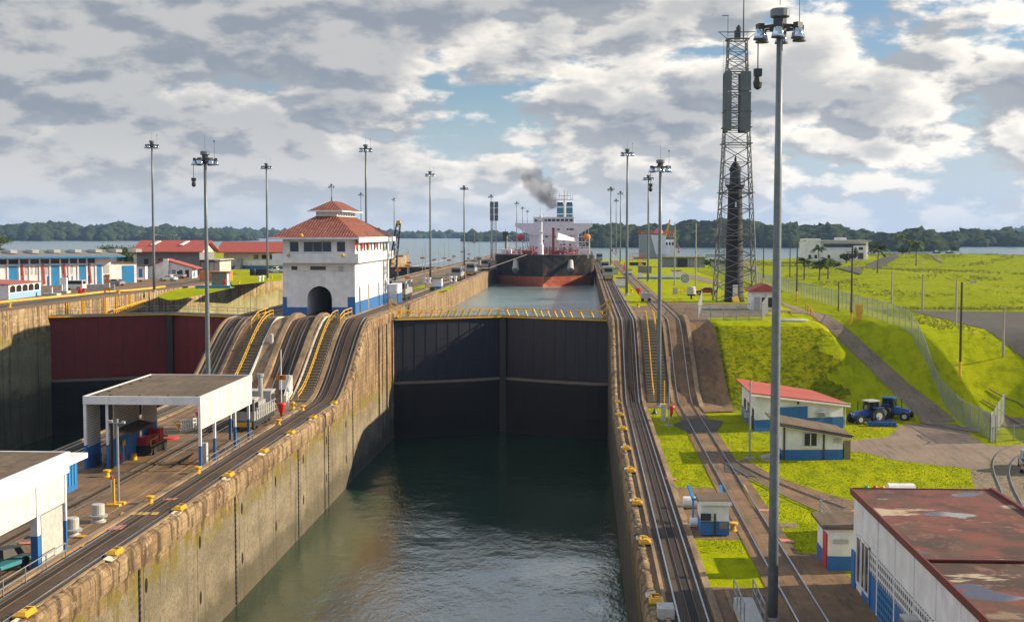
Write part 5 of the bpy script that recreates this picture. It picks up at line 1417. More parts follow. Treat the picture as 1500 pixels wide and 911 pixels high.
for yy in (141, 144.2):
    MB().box(17.82, 17.9, yy, yy + 1.5, 1.3, 2.4).build('window', M['window'], HB); o = MB().box(17.4, 17.88, yy + .1, yy + .8, .8, 1.28).build('air_conditioner', M['rimgrey'], HB)
MB().box(17.83, 17.9, 137.5, 138.6, 0, 2.2).build('door', M['black'], HB)
HC = rot_house('ticket_booth', 'smaller white booth with sliding window and lean red edged roof before the larger house', [(18.1, 119.4), (23.75, 119.9), (23.4, 124.6), (18.1, 124.2)], 3.35, 2.35, .95, M['roofdeck'], .8)
MB().hexa([(17.2, 118.55, 3.36), (24.6, 119.2, 2.05), (24.6, 119.3, 2.05), (17.2, 118.65, 3.36)], [(17.2, 118.55, 3.66), (24.6, 119.2, 2.35), (24.6, 119.3, 2.35), (17.2, 118.65, 3.66)]).build('red_roof_edge', M['redroof'], HC)
wn = MB().box(20.1, 21.35, 119.45, 119.52, 1.35, 2.45).build('window', M['window'], HC)
MB().box(20.1, 20.16, 119.38, 119.44, 1.35, 2.45).box(20.69, 20.76, 119.38, 119.44, 1.35, 2.45).box(21.29, 21.35, 119.38, 119.44, 1.35, 2.45).box(19.8, 21.7, 119.3, 119.5, 1.22, 1.3).build('window_frame', M['white'], wn)
MB().box(18.25, 18.4, 119.3, 119.42, 0, 3.3).build('downpipe', M['wood'], HC)
MB().box(21.9, 22.05, 119.62, 119.75, 0, 2.7).build('downpipe', M['wood'], HC)
MB().box(23.0 - .1, 23.1 + .5, 119.72, 119.84, 1.6, 1.9).build('vent', M['rimgrey'], HC)
tag(MB().box(23.9, 24.5, 120.1, 122.0, 0, 1.75).build('olive_cabinet', plain('olive paint', (.22, .20, .09))), 'olive cabinet standing against the right side of the booth', 'cabinet')
MB().box(16.5, 18.0, 118.6, 119.3, .01, .05).build('step_slab', M['greyconc'], HC)
tag(MB().hexa([(16.3, 119.4, 0), (17.9, 119.4, 0), (17.9, 120.9, 0), (16.3, 120.9, 0)], [(16.3, 119.4, .15), (17.9, 119.4, .5), (17.9, 120.9, .5), (16.3, 120.9, .15)]).build('access_ramp', M['greyconc']), 'small concrete ramp at the left side of the booth', 'ramp')
MB().tube((24.4, 119.1, 2.2), (17.3, 118.5, 3.42), .07, n=8).build('gutter', M['darkmetal'], HC)
MB().tube((17.3, 135.6, 4.1), (28.3, 139.05, 2.62), .08, n=8).tube((27.75, 139.2, 2.6), (27.75, 139.2, .1), .06, n=8).build('gutter', M['rimgrey'], HB)
MB().box(22.4, 22.6, 137.3, 137.5, 2.8, 3.1).build('wall_lamp', M['darkmetal'], HB)
M['tractorblue'] = plain('tractor blue', (.02, .09, .32), .35)
def tractor(x, y, rz, label):
    t = thing('farm_tractor', label, 'tractor', (x, y, hz(x, y)), rz)     # faces +x
    MB().hexa([(.35, -.4, .75), (2.1, -.33, .75), (2.1, .33, .75), (.35, .4, .75)], [(.35, -.38, 1.5), (2.05, -.28, 1.25), (2.05, .28, 1.25), (.35, .38, 1.5)]).build('bonnet', M['tractorblue'], t)
    MB().box(-1.1, 2.0, -.25, .25, .55, .85).box(1.6, 1.8, -.75, .75, .4, .55).build('chassis', M['darkmetal'], t)
    MB().box(-1.0, .35, -.55, .55, .85, 1.35).build('cab_floor', M['tractorblue'], t)
    MB().hexa([(-.95, -.55, 1.35), (.35, -.5, 1.35), (.35, .5, 1.35), (-.95, .55, 1.35)], [(-.85, -.55, 2.35), (.2, -.5, 2.35), (.2, .5, 2.35), (-.85, .55, 2.35)]).build('cab_glass', M['window'], t)
    b = MB()
    for px_, py_ in ((-.95, -.57), (.36, -.52), (.36, .52), (-.95, .57), (-.3, -.58), (-.3, .58)):
        b.beam((px_, py_, 1.3), (px_ * .9, py_, 2.36), .07)
    b.build('cab_frame', M['black'], t)
    MB().box(-1.05, .4, -.65, .65, 2.36, 2.5).build('cab_roof', M['tractorblue'] if 'second' not in label else M['rimgrey'], t)
    MB().tube((1.2, -.32, 1.4), (1.2, -.32, 2.4), .05, n=8).build('exhaust', M['black'], t)
    for xx, rr, ww, yy in ((-.6, .82, .45, .62), (1.7, .52, .34, .6)):
        for s_ in (-1, 1):
            w = MB().tube((xx, s_ * yy, rr), (xx, s_ * (yy + ww), rr), rr, n=20).build('wheel', M['rubber'], t)
            MB().tube((xx, s_ * (yy + ww - .02), rr), (xx, s_ * (yy + ww + .03), rr), rr * .5, n=14).build('rim', M['rimgrey'], w)
            if rr > .7: MB().box(xx - .75, xx + .55, min(s_*yy, s_*(yy+ww)), max(s_*yy, s_*(yy+ww)), rr + .86, rr + .93).build('mudguard', M['tractorblue'], t)
    for s_ in (-1, 1):
        MB().box(2.06, 2.1, s_ * .2 - .07, s_ * .2 + .07, 1.0, 1.15).build('headlight', M['white'], t)
    return t
tractor(*at(1272, 619, 0), R(205), 'second blue tractor with pale cab roof, standing nearer the house')
tractor(*at(1306, 614, 0), R(-30), 'blue tractor with blue cab roof and flag beside the service road')
x, y = at(1292, 624, 0); b = MB()
b.box(-1.5, 1.4, -.5, .5, .25, .45).beam((-.3, .5, .5), (.1, 2.2, .8), .14).beam((-1.3, -.4, .5), (1.3, .4, .6), .12)
for k in range(5): b.lathe([(.3, .02), (.32, .2), (.1, .26)], (-1.3 + k * .65, -.3, 0), 10)
mw = b.build('mower_deck', M['tractorblue']); mw.location = (x, y, 0); tag(mw, 'blue mower attachment lying in front of the two tractors', 'mower')
# meter boxes by the tall pole
tag(MB().box(-.5, .5, -.3, .3, .9, 2.1).box(-.35, .35, -.2, .2, 0, .9).build('meter_cabinet', M['yellow']), 'yellow footed meter cabinet right of the tall wooden pole', 'cabinet').location = (*at(1258, 468, UP), UP)

# ================================================================== WORKSHOP WITH THE RED FLAT ROOF
def roofred():
    n = NT('patchy red roof coating', .75); P = n.P
    a = n.noise(P, .28, 8, .6); b = n.noise(n.map(P, (1, .6, 1), (3, 7, 0)), .5, 8, .65)
    c = n.mix(n.mr(a, .40, .60), (.055, .028, .020), (.17, .050, .034))
    c = n.mix(n.math('MULTIPLY', n.mr(b, .5, .62), .8), c, (.09, .055, .035))
    c = n.mix(n.math('MULTIPLY', n.mr(n.noise(n.map(P, (1, .7, 1)), .8, 8, .75), .54, .66), .45), c, (.34, .14, .10))
    c = n.mix(n.math('MULTIPLY', n.mr(n.noise(n.map(P, (.6, 1, 1), (5, 5, 0)), .45, 7, .7), .60, .68), .5), c, (.36, .27, .18))
    w = n.noise(n.map(P, (.5, .9, 1), (13, 2, 0)), .36, 4, .5)
    pud = n.mr(w, .635, .655)
    dry = n.math('MULTIPLY', n.mr(n.noise(n.map(P, (.5, 1, 1), (40, 21, 0)), .42, 5, .6), .62, .68), .8)
    c = n.mix(dry, c, (.50, .42, .30))
    c = n.mix(pud, c, (.10, .08, .07)); n.color(c)
    n.l(n.mr(pud, 0, 1, .8, .03), n.b.inputs['Roughness']); return n.m
M['roofred'] = roofred()
WS = thing('workshop', 'long white and blue workshop with patchy red flat roof at the right corner', 'building')
x0, x1, ya, yb, zt = 16.0, 23.8, 38.0, 77.2, 5.75
MB().box(x0, x1, ya, yb, 0, zt - .3).build('wall', M['white'], WS)
rf = MB().box(x0 - .1, x1 + .1, ya, 60.4, zt - .28, zt - .14).box(x0 - .1, x1 + .1, 60.45, yb + .1, zt - .28, zt - .06).build('roof', M['roofred'], WS)
MB().box(x0 - .2, x0 - .1, ya, yb + .2, zt - .38, zt).box(x0 - .1, x1 + .3, yb + .1, yb + .2, zt - .38, zt).box(x1 + .1, x1 + .3, ya, yb + .1, zt - .38, zt + .12).box(x0 - .1, x1 + .1, 60.35, 60.5, zt - .05, zt + .02).build('roof_edge', dirty('dark red flashing', (.16, .03, .025), .6, amt=.5), WS)
b = MB()
for k, yy in enumerate(np.arange(ya + 1.5, yb - 2, 3.9)): MB().box(x0 - .06, x0, yy, yy + .12, 0, zt - .4).build('pilaster', M['white'], WS)
bays = list(np.arange(ya + 1.62, yb - 5.5, 3.9))
for k, yy in enumerate(bays):
    MB().box(x0 - .03, x0 - .002, yy + .05, yy + 3.7, 1.9, 3.15).build('white_screen', M['screen_white2'], WS)
    MB().box(x0 - .04, x0 - .002, yy + .05, yy + 3.7, 0.0, 1.88).build('blue_screen', M['screen_blue'] if k % 2 else M['blue'], WS)
ww = MB().box(x0 - .05, x0 - .005, 72.6, 75.9, .5, 3.3).build('tall_window', M['window'], WS)
g = MB()
for k in range(4): g.box(x0 - .1, x0 - .05, 72.6 + k * 1.08, 72.72 + k * 1.08, .5, 3.3)
g.box(x0 - .1, x0 - .05, 72.6, 75.96, 3.2, 3.32).box(x0 - .1, x0 - .05, 72.6, 75.96, .45, .56); g.build('window_frame', M['white'], ww)
MB().box(x0 - .12, x0 - .003, 76.2, 77.2, 0, 2.1).box(x0 - .1, x0 - .002, 72.3, 72.5, 0, 2.0).build('corner_base', M['blue'], WS)
ac = MB().box(x0 - .75, x0 - .05, 61.6, 62.7, 1.85, 2.5).build('air_conditioner', M['rimgrey'], WS)
MB().box(x0 - .8, x0 - .04, 61.5, 62.8, 1.72, 1.84).build('bracket', M['yellow'], ac)
g = MB()
for k in range(6): g.box(x0 - .77, x0 - .75, 61.68, 62.62, 1.92 + k * .09, 1.95 + k * .09)
g.build('grille', M['darkmetal'], ac)
# rooftop beacon, things just behind
t = thing('signal_lamps', 'green red and orange signal lamps showing over the far roof edge', 'signal lamp', (17.9, 80.3, 0))
MB().box(-.8, .9, -.2, .2, 0, 4.9).build('stand', M['rimgrey'], t)
for k, (m_, dx) in enumerate((((.0, .35, .08), -.5), ((.6, .02, .02), 0), ((.75, .25, .02), .45))): MB().lathe([(.18, 4.9), (.2, 5.1), (.12, 5.3)], (dx, 0, 0), 10).build('lamp', plain('lamp colour %d' % k, m_, .4), t)
SH = thing('tool_shed', 'small white and blue shed with red door against the workshop corner', 'shed', (0, 0, 0))
MB().box(15.1, 17.2, 80.2, 84.0, .9, 2.62).build('wall', M['white'], SH); MB().box(15.08, 17.2, 80.18, 84.02, 0, .9).build('base', M['blue'], SH)
MB().box(14.7, 17.3, 79.9, 84.3, 2.62, 2.78).build('roof', M['roofdeck'], SH)
MB().box(15.02, 15.07, 80.5, 81.7, .05, 2.2).build('red_door', M['red'], SH)
MB().box(15.4, 16.3, 80.12, 80.17, 1.7, 1.95).build('notice', M['rimgrey'], SH)
PT = thing('raised_platform', 'concrete platform with metal rail and orange drum behind the workshop', 'platform', (0, 0, 0))
MB().box(16.4, 19.6, 86.5, 91.0, 0, 1.1).box(17.4, 19.6, 84.8, 86.49, 0, 1.7).build('block', M['greyconc'], PT)
b = MB()
for p in ((16.5, 86.6), (16.5, 90.9), (18, 90.9), (19.5, 90.9), (18, 86.6)): b.beam((*p, 1.1), (*p, 2.2), .05)
for h in (1.6, 2.2): b.beam((16.5, 86.6, h), (16.5, 90.9, h), .05).beam((16.5, 90.9, h), (19.5, 90.9, h), .05)
b.build('rail', M['galv'], PT)
o = MB().lathe([(.4, 0), (.4, .8), (.3, .95)], n=14).build('orange_drum', M['orange']); o.location = (18.4, 88.2, 1.1); tag(o, 'orange drum standing on the concrete platform', 'drum')
# kiosk
KX0, KX1, KY = 8.05, 9.95, 88.9
K = thing('lock_kiosk', 'white and blue kiosk with flat roof between the two right hand tracks', 'kiosk')
MB().box(KX0, KX1, KY, KY + 2.8, 1.05, 2.25).build('wall', M['white'], K); MB().box(KX0 - .02, KX1 + .02, KY - .02, KY + 2.82, .08, 1.05).build('blue_base', M['blue'], K)
MB().box(KX0 - .2, KX1 + .15, KY - .25, KY + 3.2, 2.25, 2.42).build('roof', M['roofdeck'], K); MB().box(KX0 - .22, KX1 + .17, KY - .27, KY - .25, 2.2, 2.43).build('roof_edge', M['white'], K)
MB().box(KX0 - .05, KX0 + .65, KY - .32, KY - .02, 1.15, 1.6).build('meter_box', M['darkmetal'], K)
MB().box(KX0 + .88, KX0 + 1.0, KY - .12, KY - .02, .1, 1.6).build('cable_duct', M['darkmetal'], K); MB().box(KX0 + 1.25, KX0 + 1.8, KY - .08, KY - .02, .55, 1.0).build('panel', M['grey'], K)
b = MB()
b.beam((KX0 - .4, KY + 6.2, 2.3), (KX0 - .2, KY + 4.2, 1.7), .18).beam((KX1 + .1, KY + 6.2, 2.3), (KX1 - .1, KY + 4.2, 1.7), .18).beam((KX0 - .2, KY + 4.2, 1.7), (KX1 - .1, KY + 4.2, 1.7), .16)
b.beam((KX0 - .2, KY + 4.2, 0), (KX0 - .2, KY + 4.2, 1.7), .14).beam((KX1 - .1, KY + 4.2, 0), (KX1 - .1, KY + 4.2, 1.7), .14)
tag(b.build('pipe_barrier', M['bluebright']), 'bright blue pipe frame rising behind the kiosk', 'frame')
for px, py, s_, lab in ((1013, 744, .5, 'white barrel lying left of the kiosk'), (1021, 772, .38, 'small white drum beside the kiosk wall')):
    x, y = at(px, py, 0); o = MB().tube((-s_ * 1.3, 0, s_), (s_ * 1.3, 0, s_), s_ * .8, n=14).build('white_barrel', M['white']); o.location = (x, y, 0); tag(o, lab, 'barrel')
# steps object at the bottom
t = thing('access_steps', 'grey metal steps with handrails left of the nearest mast', 'steps')
xa, yy0 = at(1104, 905, 0)
MB().box(8.3, 9.35, 66.5, 71.5, 0, .7).build('treads', M['rimgrey'], t)
b = MB()
for xx in (8.3, 9.35):
    for yy in (66.6, 68.2, 69.8, 71.4): b.beam((xx, yy, .5), (xx, yy, 1.75), .06)
    b.beam((xx, 66.6, 1.75), (xx, 71.4, 1.75), .06).beam((xx, 66.6, 1.2), (xx, 71.4, 1.2), .05)
b.build('handrail', M['galv'], t)
t = thing('white_tank', 'rounded white tank top showing behind the far workshop roof edge', 'tank', (19.6, 80.8, 0))
MB().tube((-.8, 0, 4.75), (.8, 0, 4.75), .62, n=18).build('vessel', M['white'], t); MB().box(-.9, .9, -.4, .4, 0, 4.4).build('stand', M['greyconc'], t)
# ================================================================== VEHICLES
def car(label, x, y, z, rz, kind, paint, grp=None, name=None):
    t = thing(name or {'pickup': 'pickup_truck', 'car': 'parked_car', 'suv': 'parked_suv', 'van': 'parked_van'}[kind], label, {'pickup': 'pickup', 'car': 'car', 'suv': 'suv', 'van': 'van'}[kind], (x, y, z), rz, grp)
    Lh = {'pickup': 2.6, 'car': 2.15, 'suv': 2.3, 'van': 2.3}[kind]; W = .9
    if kind == 'pickup':
        body = [(-Lh, .45), (-Lh, 1.05), (-.75, 1.05), (-.75, 1.12), (.85, 1.1), (Lh - .1, .95), (Lh, .6), (Lh, .4)]
        cab = [(-.72, 1.1), (-.6, 1.78), (.45, 1.78), (1.0, 1.1)]
    elif kind == 'car':
        body = [(-Lh, .4), (-Lh, .9), (-1.3, .98), (.8, .95), (Lh - .1, .75), (Lh, .5), (Lh, .35)]
        cab = [(-1.6, .95), (-1.0, 1.42), (.2, 1.42), (.95, .94)]
    elif kind == 'van':
        body = [(-Lh, .4), (-Lh, 1.1), (1.5, 1.1), (Lh, .85), (Lh, .4)]; cab = [(-Lh + .02, 1.1), (-Lh + .1, 1.95), (1.0, 1.95), (1.6, 1.1)]
    else:
        body = [(-Lh, .5), (-Lh, 1.15), (.9, 1.12), (Lh - .1, 1.05), (Lh, .7), (Lh, .45)]; cab = [(-Lh + .05, 1.12), (-Lh + .15, 1.85), (.45, 1.85), (1.0, 1.1)]
    MB().yprism(body, -W, W).build('body', M[paint], t)
    c = MB().yprism(cab, -W * .88, W * .88).build('cabin', M[paint], t)
    # windows just proud of the cabin
    zc0 = cab[0][1] + .1; zc1 = cab[1][1] - .1
    for s_ in (-1, 1):
        q = [(cab[0][0] + .25, zc0), (cab[1][0] + .12, zc1), (cab[2][0] - .08, zc1), (cab[3][0] - .3, zc0)]
        MB().yprism(q, min(s_ * W * .88, s_ * W * .905), max(s_ * W * .88, s_ * W * .905)).build('side_window', M['window'], c)
    dx = cab[3][0] - cab[2][0]; dz = cab[3][1] - cab[2][1]
    MB().poly([(cab[2][0] + dx * .12 + .02, -.68, cab[2][1] + dz * .12 + .01), (cab[2][0] + dx * .12 + .02, .68, cab[2][1] + dz * .12 + .01), (cab[2][0] + dx * .92 + .02, .72, cab[2][1] + dz * .92 + .01), (cab[2][0] + dx * .92 + .02, -.72, cab[2][1] + dz * .92 + .01)]).build('windscreen', M['window'], c)
    MB().box(cab[0][0] - .005, cab[0][0] + .005, -.6, .6, zc0, zc1).build('rear_window', M['window'], c)
    if kind == 'pickup': MB().box(-Lh + .08, -.8, -W + .1, W - .1, 1.04, 1.058).build('load_bed', M['black'], t)
    for xx in (-Lh * .62, Lh * .62):
        for s_ in (-1, 1):
            w = MB().tube((xx, s_ * (W - .2), .36), (xx, s_ * (W + .03), .36), .36, n=14).build('wheel', M['rubber'], t)
            MB().tube((xx, s_ * (W + .02), .36), (xx, s_ * (W + .045), .36), .2, n=10).build('rim', M['rimgrey'], w)
    for s_ in (-1, 1):
        MB().box(Lh - .03, Lh + .015, s_ * .62 - .16, s_ * .62 + .16, .6, .78).build('headlight', M['rimgrey'], t)
        MB().box(-Lh - .015, -Lh + .03, s_ * .74 - .1, s_ * .74 + .1, .7, .95).build('tail_light', M['red'], t)
    return t
car('silver pickup cut off by the right edge of the picture in the yard', *at(1509, 688, 0), 0, R(75), 'pickup', 'cargrey')
car('dark red car parked on the paving left of the lattice tower', *at(1034, 432, UP), UP + .04, R(175), 'car', 'carred')
# target sign, blue trough etc. on the upper lawn
x, y = at(1003.5, 415.5, UP)
t = thing('target_sign', 'white panel with dark concentric rings standing on the lawn', 'sign', (x, y, UP))
MB().box(-1.15, 1.15, 0, .1, .15, 2.35).build('panel', M['white'], t)
for k, r in enumerate((1.02, .72, .42)):
    b = MB(); n = 28
    for i in range(n):
        a, c = 2 * math.pi * i / n, 2 * math.pi * (i + 1) / n; ri = r - .17
        b.poly([(r * math.cos(a), -.006, 1.25 + r * math.sin(a)), (r * math.cos(c), -.006, 1.25 + r * math.sin(c)), (ri * math.cos(c), -.006, 1.25 + ri * math.sin(c)), (ri * math.cos(a), -.006, 1.25 + ri * math.sin(a))])
    b.build('ring', M['black'], t)
MB().poly([(.13 * math.cos(a), -.006, 1.25 + .13 * math.sin(a)) for a in np.linspace(0, 2 * math.pi, 14)[:-1]]).build('bullseye', M['black'], t)
xa, ya_ = at(934, 408.5, UP); xb, yb_ = at(998, 408.5, UP)
t = thing('blue_trough', 'long low white and blue wall across the lawn behind a light mast', 'wall', (xa, ya_, UP))
MB().box(0, xb - xa, 0, 1.0, .35, .9).build('upper_wall', M['white'], t); MB().box(0, xb - xa, -.02, 1.02, 0, .35).build('base', M['blue'], t); MB().box(0, 1.0, -.1, 1.2, .9, 1.5).build('end_block', M['white'], t)
t = hut(991, 408.6, UP, 2.3, 2.5, 2.1, 'small white and blue hut standing at the right end of the long low wall')
t = hut(920, 403, UP, 2.0, 1.6, 1.5, 'small grey cabinet hut beside the right tow track, before the flag')
t = hut(911.5, 421.5, UP, 2.4, 2.6, 2.1, 'grey fronted hut with posters by the right tow track lawn', basem='rimgrey')
hut(900.5, 401.5, UP, 2.0, 2, 1.6, 'light grey cabinet between the right tow track and the flag', wallm='rimgrey', basem='grey', bh=.2)
o = tag(MB().lathe([(.1, .3), (.2, .6), (.5, 1.2), (.5, 1.5), (.1, 1.55)], n=12).build('red_funnel', M['red']), 'dark red funnel marker on the paving near the upper right track', 'marker'); o.location = (*at(935, 433.5, UP), UP)
t = thing('service_cart', 'small grey wheeled cart on the paving above the right stairs', 'cart', (*at(946, 441.5, UP), UP))
MB().box(-.8, .8, -.6, .6, .5, 1.5).build('body', M['rimgrey'], t)
for sx in (-.6, .6):
    MB().tube((sx, -.75, .3), (sx, -.6, .3), .3, n=12).build('wheel', M['rubber'], t)
t = thing('water_tank', 'pale vertical tank on a stand beside the tower yard', 'tank', (*at(1012.5, 438, UP), UP))
MB().lathe([(.5, .8), (.85, .9), (.85, 1.7), (.7, 1.9), (.85, 2.0), (.6, 2.3)], n=16).build('tank', M['rimgrey'], t); MB().box(-.7, .7, -.7, .7, .6, .8).beam((0, 0, 0), (0, 0, .7), .3).build('stand', M['darkmetal'], t)
o = tag(MB().box(-.4, .4, -.3, .3, 0, 1.3).build('meter_cabinet', M['rimgrey']), 'small pale cabinet on the lawn edge left of the tank', 'cabinet'); o.location = (*at(988.5, 431, UP), UP)
railing('low orange railing on the lawn edge above the paving', [(*at(px, 431, UP), UP) for px in (992, 997, 1002, 1007)], 1.1, M['orange'])
o = tag(MB().lathe([(.2, 0), (.35, .3), (.42, 1.3), (.25, 2.2), (.1, 2.9)], n=10).build('wind_sock', plain('orange red cloth', (.85, .12, .02), .8)), 'bright orange red wrapped post right of the tow track', 'marker'); o.location = (*at(915, 398, UP), UP)
t = thing('flag_pole', 'small flag with red and white fields on a pole beyond the cabinets', 'flag', (*at(898, 389, UP), UP))
MB().tube((0, 0, 0), (0, 0, 6.2), .06, n=6).build('pole', M['white'], t)
MB().box(.05, 1.1, -.02, .02, 4.0, 5.0).build('white_field', M['white'], t); MB().box(-.6, .04, -.02, .02, 5.0, 6.1).build('red_field', M['red'], t)
for px, py, lab, m_ in ((925, 428, 'yellow bollard on the paving right of the tow track, farther', 'yellow'), (934.5, 450, 'yellow bollard at the top of the right stairs', 'yellow')):
    bollard(px, py, lab, UP + .04)
# yellow machine and barrier beyond
t = thing('yellow_excavator', 'yellow and grey machine parked on the lawn behind the long low wall', 'machine', (*at(946, 402, UP), UP))
MB().box(-2.2, 1.6, -1, 1, .4, 2.4).build('body', M['grey'], t); MB().hexa([(-2.2, -.9, 2.4), (-.4, -.9, 2.4), (-.4, .9, 2.4), (-2.2, .9, 2.4)], [(-2.0, -.8, 3.9), (-1.4, -.8, 3.4), (-1.4, .8, 3.4), (-2.0, .8, 3.9)]).build('hood', M['yellow'], t)
t = thing('orange_platform', 'orange railed platform near the lake behind the lawn', 'platform', (*at(934, 389, UP), UP))
MB().box(-3, 3, -1.5, 1.5, 0, 1.2).build('base', M['darkmetal'], t)
b = MB()
for k in range(7): b.beam((-3 + k, -1.5, 1.2), (-3 + k, -1.5, 4.4), .15)
for h in (2.2, 3.3, 4.4): b.beam((-3, -1.5, h), (3, -1.5, h), .18)
b.build('railing', M['orange'], t)
# green roofed long shed near the shore
x, y = at(971, 391.5, UP); x2, y2 = at(1032, 391.5, UP)
t = thing('long_shed', 'long low grey shed with a green roof near the lake shore', 'building', (x, y, UP))
MB().box(0, x2 - x, 0, 8, 0, 3.2).build('wall', plain('blue grey wall', (.22, .24, .27)), t); MB().box(-.6, x2 - x + .6, -.8, 9, 3.2, 3.6).build('roof', plain('moss green roof', (.16, .20, .03)), t)
MB().box(5.0, 8.4, -.05, 0, 0, 3.0).build('open_bay', M['black'], t)
b = MB()
for k in range(6): b.box(8.8 + k, 9 + k, -.06, 0, 0.2, 3)
b.build('shutter', M['rimgrey'], t)
# ================================================================== TANKER
M['hull'] = None
def hullmat():
    n = NT('scuffed black hull', .45); P = n.P
    c = n.mix(n.mr(n.noise(P, .25, 7, .6), .4, .65), (.016, .017, .020), (.035, .036, .038))
    x, y, z = n.xyz(P)
    st = n.noise(n.map(P, (.5, .2, .12)), 1.2, 8, .7)
    c = n.mix(n.math('MULTIPLY', n.mr(st, .52, .68), .7), c, (.17, .065, .03))
    sc_ = n.noise(n.map(P, (.8, .3, .35), rot=(0, .6, 0)), 1.3, 8, .75)
    c = n.mix(n.math('MULTIPLY', n.mr(sc_, .60, .68), .5), c, (.28, .26, .23)); n.color(c); return n.m
M['hull'] = hullmat()
M['boot'] = dirty('red boot topping', (.46, .10, .045), .6, amt=.6, dirt=(.62, .32, .16), scale=.3)
M['deckred'] = dirty('red brown deck fittings', (.22, .035, .03), .6)
M['shipwhite'] = dirty('ship white paint', (.70, .72, .84), .5, amt=.2, dirt=(.4, .3, .25))
SX, SY = -13.1, 402.0
SHIP = thing('tanker_ship', 'large black and red tanker with white bridge entering the upper chamber', 'ship', (SX, SY, 0))
dk = [(0, .0), (1.6, 3.6), (3.8, 7.2), (6.8, 10.8), (10.5, 13.9), (14, 15.6), (19, 16.1), (40, 16.1), (150, 16.1), (172, 14)]
wl_ = [(2.2, .0), (4.4, 1.9), (7.5, 4.8), (11.5, 8.4), (16, 12.0), (20, 14.6), (26, 16.1), (44, 16.1), (150, 16.1), (172, 13)]
def station(k, t):                    # t 0 waterline .. 1 deck
    a, b_ = wl_[k], dk[k]
    return a[0] + (b_[0] - a[0]) * t ** .8, a[1] + (b_[1] - a[1]) * t ** .8
def hull_rows(zs, ts):
    b = MB()
    for s_ in (-1, 1):
        R_ = []
        for z, t in zip(zs, ts):
            row = []
            for k in range(len(dk)):
                d, w = station(k, t); zz = z - (.9 if (t == 1 and k >= 6) else 0); row.append((s_ * w, d, zz))
            R_.append(row)
        for r0, r1 in zip(R_[:-1], R_[1:]):
            if s_ > 0: b.strip(r1, r0)
            else: b.strip(r0, r1)
    return b
hull_rows([7.0, 9, 11.5, 13.6], [.25, .45, .72, 1]).build('hull', M['hull'], SHIP)
hull_rows([-6, 3.9, 5.5, 6.997], [-.0, 0, .12, .25]).build('boot_topping', M['boot'], SHIP)
b = MB(); top = [(station(k, 1)[1], station(k, 1)[0], 13.5 - (.9 if k >= 6 else 0)) for k in range(len(dk))]
b.strip([(-p[0], p[1], p[2]) for p in top], top); b.build('deck', M['deckred'], SHIP)
b = MB(); tp = [(station(k, 1)[1], station(k, 1)[0]) for k in range(8)]
for s_ in (-1, 1):
    for p, q in zip(tp[:-1], tp[1:]): b.beam((s_ * p[0], p[1] + .1, 13.75 - (.9 if p[1] > 13 else 0)), (s_ * q[0], q[1] + .1, 13.75 - (.9 if p[1] > 13 else 0)), .2, .35)
b.build('bulwark', M['hull'], SHIP)
for s_ in (-1, 1):                       # anchors in their pockets
    x, y, z = s_ * 8.6, 4.4, 10.1
    h = MB().tube((x, y - .9, z - 1.0), (x, y + 1.6, z + 1.7), 1.05, .8, 12).build('hawse_pipe', M['rimgrey'], SHIP)
    MB().beam((x, y - 1.4, z - 1.9), (x, y - .6, z + .3), .35).beam((x - 1.0, y - 1.5, z - 1.2), (x, y - 1.6, z - 2.0), .4).beam((x + 1.0, y - 1.5, z - 1.2), (x, y - 1.6, z - 2.0), .4).build('anchor', M['darkmetal'], h)
BY = 143.0
b = MB(); b.box(-10.2, 10.2, BY, BY + 16, 12.6, 24.3).build('accommodation', M['shipwhite'], SHIP)
b = MB(); b.yprism([(-16.2, 23.2), (-9.9, 19.6), (9.9, 19.6), (16.2, 23.2), (16.2, 24.6), (-16.2, 24.6)], BY - .6, BY + 5).build('bridge_wing', M['shipwhite'], SHIP)
b = MB().box(-8.5, 8.6, BY - .3, BY + 8, 24.7, 27.2).build('wheelhouse', M['shipwhite'], SHIP)
for k in range(9): MB().box(-7.9 + k * 1.8, -6.5 + k * 1.8, BY - .36, BY - .31, 25.3, 26.4).build('bridge_window', M['window'], SHIP)
for z, xs__ in ((22.0, (-5.8, 0, 2, 5.8)), (18.9, (-5.8, -3, .5, 7.2)), (15.5, (-5.3, 3, 6.9)), (22.01, (7.0, 7.9))):
    for x in xs__: MB().box(x - .45, x + .45, BY - .66 if z > 19.6 else BY - .06, BY - .61 if z > 19.6 else BY - .01, z - .35, z + .35).build('porthole_window', M['window'], SHIP)
b = MB()
for s_ in (-1, 1):
    for k in range(4): b.beam((s_ * (10.4 + k * 1.4), BY + .5, 12.6), (s_ * (10.4 + k * 1.4), BY + .5, 20 + k * .7), .18)
    for z in (14.5, 16.7, 18.9): b.box(min(s_ * 10.2, s_ * 15), max(s_ * 10.2, s_ * 15), BY, BY + 8, z, z + .15)
    b.beam((s_ * 10.5, BY, 13), (s_ * 14.5, BY, 19), .15)
b.build('side_galleries', M['shipwhite'], SHIP)
b = MB()
for k in range(22): b.beam((-15.8 + k * 1.5, BY - .5, 24.6), (-15.8 + k * 1.5, BY - .5, 25.6), .08)
for s_ in (-1, 1): b.beam((s_ * 16, BY - .5, 25.6), (s_ * 8.6, BY - .5, 25.6), .08)
b.beam((-8.5, BY, 28.3), (8.6, BY, 28.3), .08)
for k in range(9): b.beam((-8.5 + k * 2.1, BY, 27.2), (-8.5 + k * 2.1, BY, 28.3), .08)
b.build('bridge_rail', M['shipwhite'], SHIP)
for s_ in (-1, 1):
    MB().lathe([(.1, 17.2), (1.2, 17.7), (1.55, 18.7), (1.3, 19.6), (.2, 20.1)], (s_ * 13.9, BY - 1.2, 0), 14).build('lifeboat', M['red'] if s_ < 0 else M['orange'], SHIP, True)
